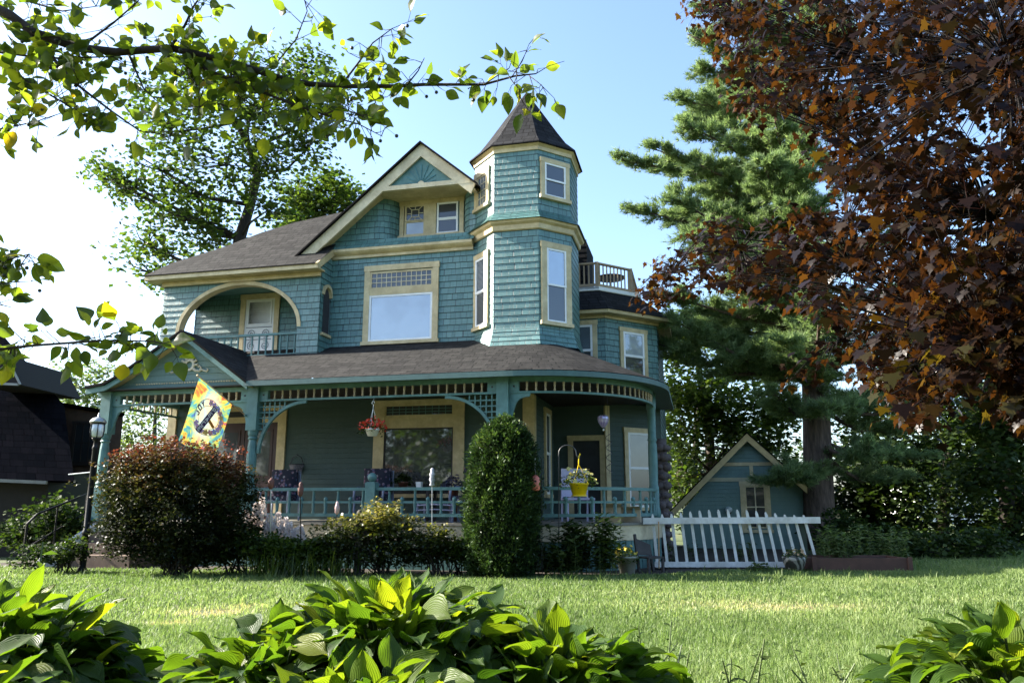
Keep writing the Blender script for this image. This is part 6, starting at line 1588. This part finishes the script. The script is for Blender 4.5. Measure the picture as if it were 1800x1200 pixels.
# ---- small hung and standing things
b = at(941, 862, 12.55); BH = thing('birdhouse', 'salmon pink rounded birdhouse hanging beside the yew', 'birdhouse', b)
m = MB(); m.lathe([(.05, 0), (.075, .02), (.08, .12), (.072, .19), (.04, .235), (.012, .25)], n=18); m.build('body', paint('salmon_gourd', (.60, .17, .12), .5), BH, True)
m = MB(); m.prism(Fr((0, -.077), (1, 0), (0, -1)), [(.018 * math.cos(2 * PI * k / 12), .145 + .018 * math.sin(2 * PI * k / 12)) for k in range(12)], -.006, .003); m.build('entrance_hole', M_DARK, BH)
m = MB(); m.tube([(0, 0, .24), (.01, 0, .30), (-.005, 0, .33), (.0, 0, .52)], .004, 5); m.build('wire', M_WHITE, BH)
gg = ground_at(951, 12.5); m = MB(); m.tube([(.10, 0, -b.z + .0), (.10, 0, .50), (.06, 0, .56), (0, 0, .52)], .006, 6); m.build('hook', M_BLACK, BH)
b = hw(4.15, .95, 0); LZ = at(1071, 742, b.y).z; LA = thing('hanging_lantern', 'purple glass lantern hanging under the curved porch roof', 'lantern', (b.x, b.y, LZ))
M_PUR = glassmat('purple_glass', (.23, .15, .32), .15)
m = MB(); m.lathe([(.015, -.10), (.05, -.06), (.085, .0), (.10, .06), (.095, .10), (.05, .125), (.02, .13)], n=10); m.build('glass_body', M_PUR, LA)
m = MB()
for i in range(10):
    a = 2 * PI * i / 10; m.tube([(r * math.cos(a), r * math.sin(a), z) for r, z in ((.015, -.10), (.052, -.06), (.087, 0), (.102, .06), (.097, .10), (.05, .128))], .004, 4)
m.build('cage', paint('pale_metal', (.35, .33, .38), .4), LA)
m = MB(); m.ball((0, 0, -.14), .02, 10); m.build('finial', paint('pale_bead', (.6, .6, .55), .3), LA)
m = MB(); m.tube([(0, 0, .13), (0, 0, 3.34 - LZ)], .003, 5); m.build('chain', M_BLACK, LA)
b = hw(4.22, 1.1, 0); WZ = at(1071, 830, b.y).z; WC = thing('wind_spinner', 'dark spiral wind spinner hanging below the purple lantern', 'wind spinner', (b.x, b.y, WZ))
m = MB(); pts = [(.05 * math.cos(k * .5), .05 * math.sin(k * .5), k * .0145) for k in range(50)]; m.tube(pts, .006, 5); m.build('spiral', paint('dark_steel', (.15, .14, .15), .25, metal=.8), WC, True)
m = MB(); m.tube([(0, 0, -.02), (0, 0, 3.34 - WZ)], .0025, 4); m.build('cord', M_BLACK, WC)
b = hw(-2.62 + .03, 2.2, 0); b = hw(-2.67, 2.16, 0); wz = at(524, 832, b.y).z
WB_ = thing('wall_basket', 'grey wicker half basket hung on the porch wall', 'basket', (b.x, b.y, wz), -THETA)
M_WICK = coursed('grey_wicker', (.24, .23, .27), (.17, .165, .2), (.06, .06, .07), .03, .03, jit=0)
m = MB(); n = 12; P0 = [(-.12 + .24 * i / n, -.02 - .10 * math.sin(PI * i / n)) for i in range(n + 1)]; P1 = [(-.18 + .36 * i / n, -.02 - .14 * math.sin(PI * i / n)) for i in range(n + 1)]
for i in range(n): m.poly([(*P0[i], 0), (*P0[i + 1], 0), (*P1[i + 1], .19), (*P1[i], .19)], [(i * .03, 0), (i * .03 + .03, 0), (i * .03 + .03, .19), (i * .03, .19)])
m.poly([(*p, 0) for p in P0]); m.build('basket_body', M_WICK, WB_)
m = MB(); m.tube([(*p, .19) for p in P1], .014, 6); m.build('rim', M_WICK, WB_); m = MB(); m.tube([(-.16, -.02, .19), (-.10, -.02, .34), (0, -.02, .40), (.10, -.02, .34), (.16, -.02, .19)], .009, 6); m.build('handle', M_WICK, WB_)

# ---- porch furniture
mt, nt, out = newmat('navy_floral_cloth')
tc = N(nt, 'ShaderNodeTexCoord'); vo = N(nt, 'ShaderNodeTexVoronoi', Scale=13.0); nt.links.new(tc.outputs['Object'], vo.inputs['Vector'])
nz = N(nt, 'ShaderNodeTexNoise', Scale=9.0, Detail=2.0); nt.links.new(tc.outputs['Object'], nz.inputs['Vector'])
fl_ = ramp(nt, nz.outputs[0], [(.4, (.05, .08, .16)), (.5, (.18, .07, .10)), (.6, (.20, .21, .23))]); mx = N(nt, 'ShaderNodeMix', data_type='RGBA')
nt.links.new(ramp(nt, vo.outputs['Distance'], [(.28, (1, 1, 1)), (.42, (0, 0, 0))]), mx.inputs[0]); mx.inputs[6].default_value = (.006, .008, .022, 1); nt.links.new(fl_, mx.inputs[7])
b_ = N(nt, 'ShaderNodeBsdfPrincipled', Roughness=.85); nt.links.new(mx.outputs[2], b_.inputs['Base Color']); nt.links.new(b_.outputs[0], out.inputs[0]); M_FLOR = mt
M_WCH = paint('grey_blue_wicker', (.22, .24, .32), .6, .2, scale=30, bump=.6, bscale=90); M_STR = paint('lilac_white_stripe', (.42, .40, .52), .7)
def cushion(name, x0, x1, y0, y1, z0, z1, mat, parent):
    bm = MB(); nx, nz = 8, 6
    def s(i, j, f):
        u, v = i / nx, j / nz; b2 = (1 - (2 * u - 1) ** 4) * (1 - (2 * v - 1) ** 4); return b2
    for sg in (0, 1):
        V = []
        for j in range(nz + 1):
            for i in range(nx + 1):
                b2 = s(i, j, 0); mid = (y0 + y1) / 2; V.append((x0 + (x1 - x0) * i / nx, mid + (y1 - mid if sg else y0 - mid) * (.25 + .75 * b2), z0 + (z1 - z0) * j / nz))
        F = [(j * (nx + 1) + i, j * (nx + 1) + i + 1, (j + 1) * (nx + 1) + i + 1, (j + 1) * (nx + 1) + i) for j in range(nz) for i in range(nx)]
        bm.idx(V, F if not sg else [f[::-1] for f in F])
    return bm.build(name, mat, parent, True)
def chair(u, v, rz, label, seatmat=None):
    p = hw(u, v, .80); t = thing('porch_chair', label, 'chair', p, -THETA + rz, 'floral cushioned chairs on the porch'); wd = .30
    for sx in (-1, 1):
        for sy in (-1, 1):
            m = MB(); m.tube([(sx * wd, sy * .26, 0), (sx * (wd - .01), sy * .25, .40 if sy < 0 else .95)], .022, 8); m.build('leg', M_WCH, t)
        m = MB(); m.tube([(sx * wd, .26, .62), (sx * (wd + .02), 0, .64), (sx * wd, -.26, .60), (sx * wd, -.28, .40)], .025, 8); m.build('arm', M_WCH, t, True)
    m = MB(); m.box(-wd, wd, -.28, .27, .34, .39); m.build('seat', M_WCH, t)
    m = MB(); m.box(-wd, wd, .25, .28, .39, .96); m.tube([(-wd, .265, .96), (0, .265, 1.0), (wd, .265, .96)], .022, 8); m.build('back_frame', M_WCH, t)
    cushion('back_cushion', -wd + .02, wd - .02, .06, .24, .44, 1.02, M_FLOR, t)
    m = MB(); m.box(-wd + .03, wd - .03, -.26, .16, .392, .48); m.build('seat_cushion', M_FLOR, t); return t
chair(-2.48, 1.2, .05, 'floral cushioned chair beneath the hanging wicker wall basket'); chair(-.42, 1.15, 0, 'floral cushioned chair just left of the ball topped newel post'); chair(1.62, 1.0, -.35, 'floral cushioned chair partly behind the yew')
p = hw(1.05, .75, .80); t = thing('porch_bench', 'lilac striped low porch seat behind the railing', 'bench', p, -THETA); m = MB()
for sx in (-1, 1):
    for sy in (-1, 1): q = MB(); q.box(sx * .34 - .02, sx * .34 + .02, sy * .2 - .02, sy * .2 + .02, 0, .34); q.build('leg', M_WCH, t)
for k in range(5): m.box(-.38, .38, -.22 + k * .092, -.15 + k * .092, .34, .365)
m.build('seat_slats', M_STR, t); m = MB()
for k in range(3): m.tube([(-.38, -.23, .12 + .09 * k), (0, -.235, .14 + .09 * k), (.38, -.23, .12 + .09 * k)], .014, 6)
m.build('front_rail', M_STR, t)
p = hw(.15, 1.5, .80); PT = thing('porch_table', 'dark porch table under the big front window', 'table', p, -THETA)
m = MB(); m.box(-.55, .55, -.28, .28, .60, .64); m.build('table_top', M_DARK, PT)
for sx in (-1, 1):
    for sy in (-1, 1): q = MB(); q.box(sx * .5 - .025, sx * .5 + .025, sy * .23 - .025, sy * .23 + .025, 0, .60); q.build('leg', M_DARK, PT)
q = hw(.42, 1.42, 1.441); CP = thing('flower_pot', 'small white square pot standing on the dark porch table', 'pot', q, -THETA); m = MB(); m.hexa([(-.045, -.045, 0), (.045, -.045, 0), (.045, .045, 0), (-.045, .045, 0), (-.058, -.058, .115), (.058, -.058, .115), (.058, .058, .115), (-.058, .058, .115)]); m.build('pot_body', M_WHITE, CP)
m = MB(); m.box(-.05, .05, -.05, .05, .100, .117); m.build('pot_soil', M_DARK, CP)
for k, (u, v, rad, nn, lab) in enumerate([(-.28, 1.45, .19, 170, 'dark leafy house plant at the left end of the porch table'), (.05, 1.5, .15, 120, 'low dark house plant in the middle of the porch table'), (1.15, 1.35, .22, 170, 'purplish leafy plant near the right jamb of the front window')]):
    q = hw(u, v, 1.441 if k < 2 else .801); pl_ = thing('house_plant', lab, 'plant', q, -THETA); h = .12 if k < 2 else .62; pot('pot', .07, .10, h, paint('clay_pot', (.16, .06, .04), .7), pl_); leafball(nn, rad, [M_LD, M_LD, leafmat('purple_leaf', [(0, (.03, .03, .07)), (1, (.09, .09, .16))], (1, 1, 1), .2)][k], pl_, (0, 0, h), 20 + k, .09, 1.0, .1)
p = hw(3.55, 1.6, .80); t = thing('porch_chair', 'pale lilac chair behind the yellow hanging pot', 'chair', p, -THETA + .4, 'floral cushioned chairs on the porch')
for sx in (-1, 1):
    for sy in (-1, 1): m = MB(); m.tube([(sx * .25, sy * .24, 0), (sx * .25, sy * .22, .42 if sy < 0 else .9)], .02, 8); m.build('leg', M_STR, t)
m = MB(); m.box(-.27, .27, -.27, .26, .40, .44); m.build('seat', M_STR, t); m = MB(); m.box(-.26, .26, .22, .25, .46, 1.0); m.build('backrest', M_STR, t)
for k, (u, v, lab, sz) in enumerate([(4.55, 1.35, 'pale cardboard box standing on the porch floor near the end post', (.20, .16, .22)), (4.25, 1.0, 'tan box beside the pale cardboard box on the porch', (.16, .13, .27))]):
    q = hw(u, v, .801); bx = thing('cardboard_box', lab, 'box', q, -THETA + .2 * k, 'boxes on the porch floor'); m = MB(); m.box(-sz[0], sz[0], -sz[1], sz[1], 0, sz[2]); m.build('box_body', paint('cardboard', (.42, .33, .22), .8), bx)
    m = MB(); m.hexa([(-sz[0], -sz[1] - .004, sz[2]), (sz[0], -sz[1] - .004, sz[2]), (sz[0], -sz[1], sz[2]), (-sz[0], -sz[1], sz[2]), (-sz[0], -sz[1] - .12, sz[2] + .06), (sz[0], -sz[1] - .12, sz[2] + .06), (sz[0], -sz[1] - .115, sz[2] + .065), (-sz[0], -sz[1] - .115, sz[2] + .065)]); m.build('flap', paint('cardboard', (.46, .36, .25), .8), bx)
q = hw(2.95, .35, .801); t = thing('flower_pot', 'terracotta pot on the porch floor right of the yew', 'pot', q); pot('pot', .07, .10, .14, paint('terracotta', (.45, .14, .06), .8), t)

# ---- things in the garden
def stake(name, label, cat, px, Y, py_top, build, group=None):
    g = ground_at(px, Y); t = thing(name, label, cat, g, 0, group); z = at(px, py_top, Y).z; build(t, z, at(px, py_top, Y).x - g.x); return t
def solar(t, z, dx):
    m = MB(); m.tube([(0, 0, 0), (dx, 0, z - .16)], .011, 7); m.build('pole', paint('brushed_steel', (.4, .4, .4), .35, metal=.7), t)
    m = MB(); m.lathe([(.02, -.16), (.045, -.12), (.05, -.02), (.03, 0), (.004, .03)], (dx, 0, z), 12); m.build('lantern_head', paint('rusty_lantern', (.16, .06, .04), .6), t, True)
stake('garden_lantern', 'rust coloured lantern on a steel stake by the pink plumes', 'garden lantern', 477, 12.85, 842, solar)
def rusty(t, z, dx):
    m = MB(); m.tube([(-dx * .3, 0, 0), (dx, 0, z - .16)], .009, 7); m.build('pole', M_BLACK, t); m = MB(); m.lathe([(.015, -.19), (.04, -.15), (.05, -.05), (.03, -.02), (.035, .01), (.022, .04), (.004, .05)], (dx, 0, z), 12); m.build('finial', paint('dark_rust', (.11, .045, .035), .7), t, True)
stake('garden_stake', 'dark rusty finial on a thin black stake before the railing', 'garden stake', 529, 12.85, 852, rusty)
def bird(t, z, dx):
    m = MB(); m.tube([(0, 0, 0), (dx, 0, z - .15)], .007, 6); m.build('pole', M_BLACK, t); m = MB(); m.lathe([(.01, -.17), (.035, -.14), (.042, -.06), (.03, -.02), (.022, 0), (.024, .02), (.004, .04)], (dx, 0, z), 12); m.build('ornament', paint('pale_pink_ceramic', (.55, .36, .34), .4), t, True)
stake('garden_stake', 'pale pink ceramic ornament on a thin stake before the railing', 'garden stake', 593, 12.85, 885, bird)
def totem(t, z, dx):
    m = MB(); m.tube([(0, 0, 0), (dx, 0, z - .25)], .006, 6); m.build('pole', paint('pale_rod', (.35, .38, .4), .4), t); m = MB(); m.lathe([(.02, -.26), (.045, -.24), (.03, -.20), (.05, -.15), (.035, -.10), (.05, -.06), (.028, -.03), (.034, 0), (.02, .03), (.004, .04)], (dx, 0, z), 10); m.build('figure', paint('black_white_ceramic', (.38, .38, .42), .4, .9, scale=22), t, True)
stake('garden_stake', 'black and white totem ornament on a rod before the front window', 'garden stake', 760, 12.85, 826, totem)
g = ground_at(629, 12.8); t = thing('garden_statue', 'small stone figure half hidden in the yellow green shrub', 'statue', g); H = at(629, 892, 12.8).z
m = MB(); m.lathe([(.10, 0), (.10, .05), (.06, .08), (.06, H * .45), (.04, H * .62), (.068, H * .72), (.055, H * .78), (.032, H * .81), (.035, H * .84)], n=14); m.build('body', paint('weathered_stone', (.035, .032, .027), .9, .3, bump=.5), t, True)  # body darker than the head: shade low in the shrub put into colour
m = MB(); m.ball((0, 0, H * .92), .048, 14, 1.15); m.build('head', paint('weathered_stone', (.07, .062, .05), .9, .3, bump=.5), t, True)
for sg in (-1, 1): m = MB(); m.tube([(sg * .08, 0, H * .74), (sg * .11, -.04, H * .58), (sg * .03, -.09, H * .55)], [.025, .022, .018], 7); m.build('arm', paint('weathered_stone', (.035, .032, .027), .9), t, True)  # arms take the body's shade-darkened stone colour
g = ground_at(1102, 13.2); t = thing('planter_pot', 'white planter pot of yellow flowers near the porch end', 'planter', g); M_OLD = paint('old_white_planter', (.36, .37, .34), .6, .15, dirt=(.5, .5, .42))
pot('pot', .12, .17, .29, M_OLD, t, lip=.02); leafball(240, .22, M_LG, t, (0, 0, .29), 31, .06, .6, .45); petals('blossoms', 22, .2, leafmat('yellow_petal', [(0, (.6, .42, .03)), (1, (.75, .6, .1))], (1, 1, 1), .3), t, (0, 0, .31), 32, .03, .6)
g = ground_at(1396, 13.7); t = thing('planter_pot', 'round grey striped planter bowl before the fence end', 'planter', g)
mt, nt, out = newmat('zebra_glaze'); tc = N(nt, 'ShaderNodeTexCoord'); wv = N(nt, 'ShaderNodeTexWave', Scale=5.0, Distortion=5.0, Detail=2.0); wv.bands_direction = 'DIAGONAL'; nt.links.new(tc.outputs['Object'], wv.inputs['Vector'])
b_ = N(nt, 'ShaderNodeBsdfPrincipled', Roughness=.5); nt.links.new(ramp(nt, wv.outputs['Fac'], [(.4, (.035, .035, .03)), (.6, (.26, .25, .21))]), b_.inputs['Base Color']); nt.links.new(b_.outputs[0], out.inputs[0])
m = MB(); m.lathe([(.09, 0), (.15, .06), (.19, .17), (.20, .24), (.185, .25), (.17, .23), (.01, .22)], n=24); m.build('bowl', mt, t, True); leafball(200, .22, M_LG, t, (0, 0, .24), 33, .05, .5, .2); petals('blossoms', 26, .2, leafmat('tan_petal', [(0, (.40, .26, .14)), (1, (.5, .38, .2))], (1, 1, 1), .3), t, (0, 0, .27), 34, .022, .5)
def planter_box():
    a, b_ = ground_at(1430, 13.6), ground_at(1588, 13.8); t = thing('planter_box', 'low brown wooden planter box at the edge of the lawn', 'planter', a); L = (b_ - a).length; M_PB = paint('brown_stained_wood', (.085, .042, .03), .7, .25, scale=5)
    for nm, bx in (('front_board', (0, L, 0, .04, 0, .23)), ('back_board', (0, L, .75, .79, 0, .23)), ('end_board', (.0, .04, .041, .749, 0, .225)), ('end_board', (L - .04, L, .041, .749, 0, .225))): m = MB(); m.box(*bx); m.build(nm, M_PB, t)
    for x in (-.03, L - .04): m = MB(); m.box(x, x + .07, -.03, -.001, 0, .25); m.build('corner_post', M_PB, t)
    m = MB(); m.box(.04, L - .04, .04, .75, 0, .19); m.build('soil', M_DARK, t)
planter_box()
g = ground_at(1142, 13.6); t = thing('garden_chair', 'old dark wooden garden chair with a slanting back by the fence', 'chair', g, .5); M_OC = paint('grey_dark_wood', (.05, .045, .042), .8, .3)
for sx in (-1, 1):
    m = MB(); m.bar((sx * .15, .1, 0), (sx * .15, .2, .52 - .10 * sx), .04, .04); m.build('leg', M_OC, t); m = MB(); m.bar((sx * .15, -.16, 0), (sx * .15, -.16, .24), .04, .04); m.build('leg', M_OC, t)
m = MB(); m.hexa([(-.17, .12, .28), (.17, .14, .26), (.17, .16, .26), (-.17, .14, .28), (-.17, .18, .56), (.17, .18, .44), (.17, .20, .44), (-.17, .20, .56)]); m.build('backrest', M_OC, t); m = MB(); m.box(-.17, .17, -.18, .12, .23, .26); m.build('seat', M_OC, t)
g = ground_at(1158, 14.0); t = thing('garden_rake', 'rake with a pale wooden handle leaning behind the first picket', 'rake', g); m = MB(); m.tube([(0, 0, 0), (.05, .15, .82)], .012, 7); m.build('handle', paint('pale_wood_handle', (.4, .25, .12), .6), t); m = MB(); m.box(-.12, .12, -.01, .01, 0, .03)
for k in range(7): m.box(-.12 + k * .037, -.108 + k * .037, -.05, .0, .005, .015)
m.build('rake_head', M_BLACK, t)
# ---- roof deck furniture
p = hw(3.85, 5.9, 6.286); t = thing('patio_table', 'dark round patio table up on the roof deck', 'table', p)
m = MB(); m.lathe([(.06, .50), (.36, .50), (.38, .53), (.10, .60), (.02, .61)], n=20); m.build('table_top', M_DARK, t); m = MB(); m.tube([(0, 0, .0), (0, 0, .5)], .03, 8); m.lathe([(.22, 0), (.2, .03), (.04, .05)], n=16); m.build('pedestal', M_BLACK, t)
p = hw(3.0, 5.6, 6.286); t = thing('patio_stool', 'small dark padded stool on the roof deck beside the turret', 'stool', p)
m = MB(); m.lathe([(.20, .38), (.21, .42), (.16, .47), (.02, .49)], n=18); m.build('seat', M_DARK, t)
for i in range(4): a = PI / 4 + PI / 2 * i; m = MB(); m.tube([(.2 * math.cos(a), .2 * math.sin(a), 0), (.15 * math.cos(a), .15 * math.sin(a), .39)], .014, 6); m.build('leg', M_BLACK, t)
# ================================================================== light, sky, camera
SUN_EL, SUN_AZ = math.radians(31), math.radians(80.1)      # azimuth measured to the left of the view
sd = Vector((-math.sin(SUN_AZ) * math.cos(SUN_EL), math.cos(SUN_AZ) * math.cos(SUN_EL), math.sin(SUN_EL)))
w = bpy.data.worlds.new('World'); S.world = w; w.use_nodes = True
nt = w.node_tree; nt.nodes.clear()
sky = nt.nodes.new('ShaderNodeTexSky'); sky.sky_type = 'NISHITA'; sky.sun_disc = False
sky.sun_elevation = SUN_EL; sky.sun_rotation = -SUN_AZ
sky.dust_density = 1.7; sky.air_density = 1.0; sky.ozone_density = 3.0
bg = nt.nodes.new('ShaderNodeBackground'); bg.inputs[1].default_value = .1
wo = nt.nodes.new('ShaderNodeOutputWorld')
nt.links.new(sky.outputs[0], bg.inputs[0]); nt.links.new(bg.outputs[0], wo.inputs[0])
l = bpy.data.lights.new('sun', 'SUN'); l.energy = 5.0; l.angle = math.radians(.53); l.color = (1, .93, .82)
so = bpy.data.objects.new('sun', l); COL.objects.link(so); so.rotation_euler = sd.to_track_quat('Z', 'Y').to_euler()
cam = bpy.data.cameras.new('camera'); cam.sensor_width = 36.0; cam.lens = 36.0 * F_PX / 1800.0; cam.clip_end = 2000; cam.clip_start = .05
co = bpy.data.objects.new('camera', cam); COL.objects.link(co); co.location = (0, 0, ZC); co.rotation_euler = (PI / 2 + PITCH, 0, 0)
S.camera = co
S.view_settings.view_transform = 'Standard'; S.view_settings.look = 'None'; S.view_settings.exposure = 2.2; S.view_settings.gamma = 1.0
S.cycles.max_bounces = 6; S.cycles.diffuse_bounces = 3; S.cycles.transmission_bounces = 3; S.cycles.use_denoising = True
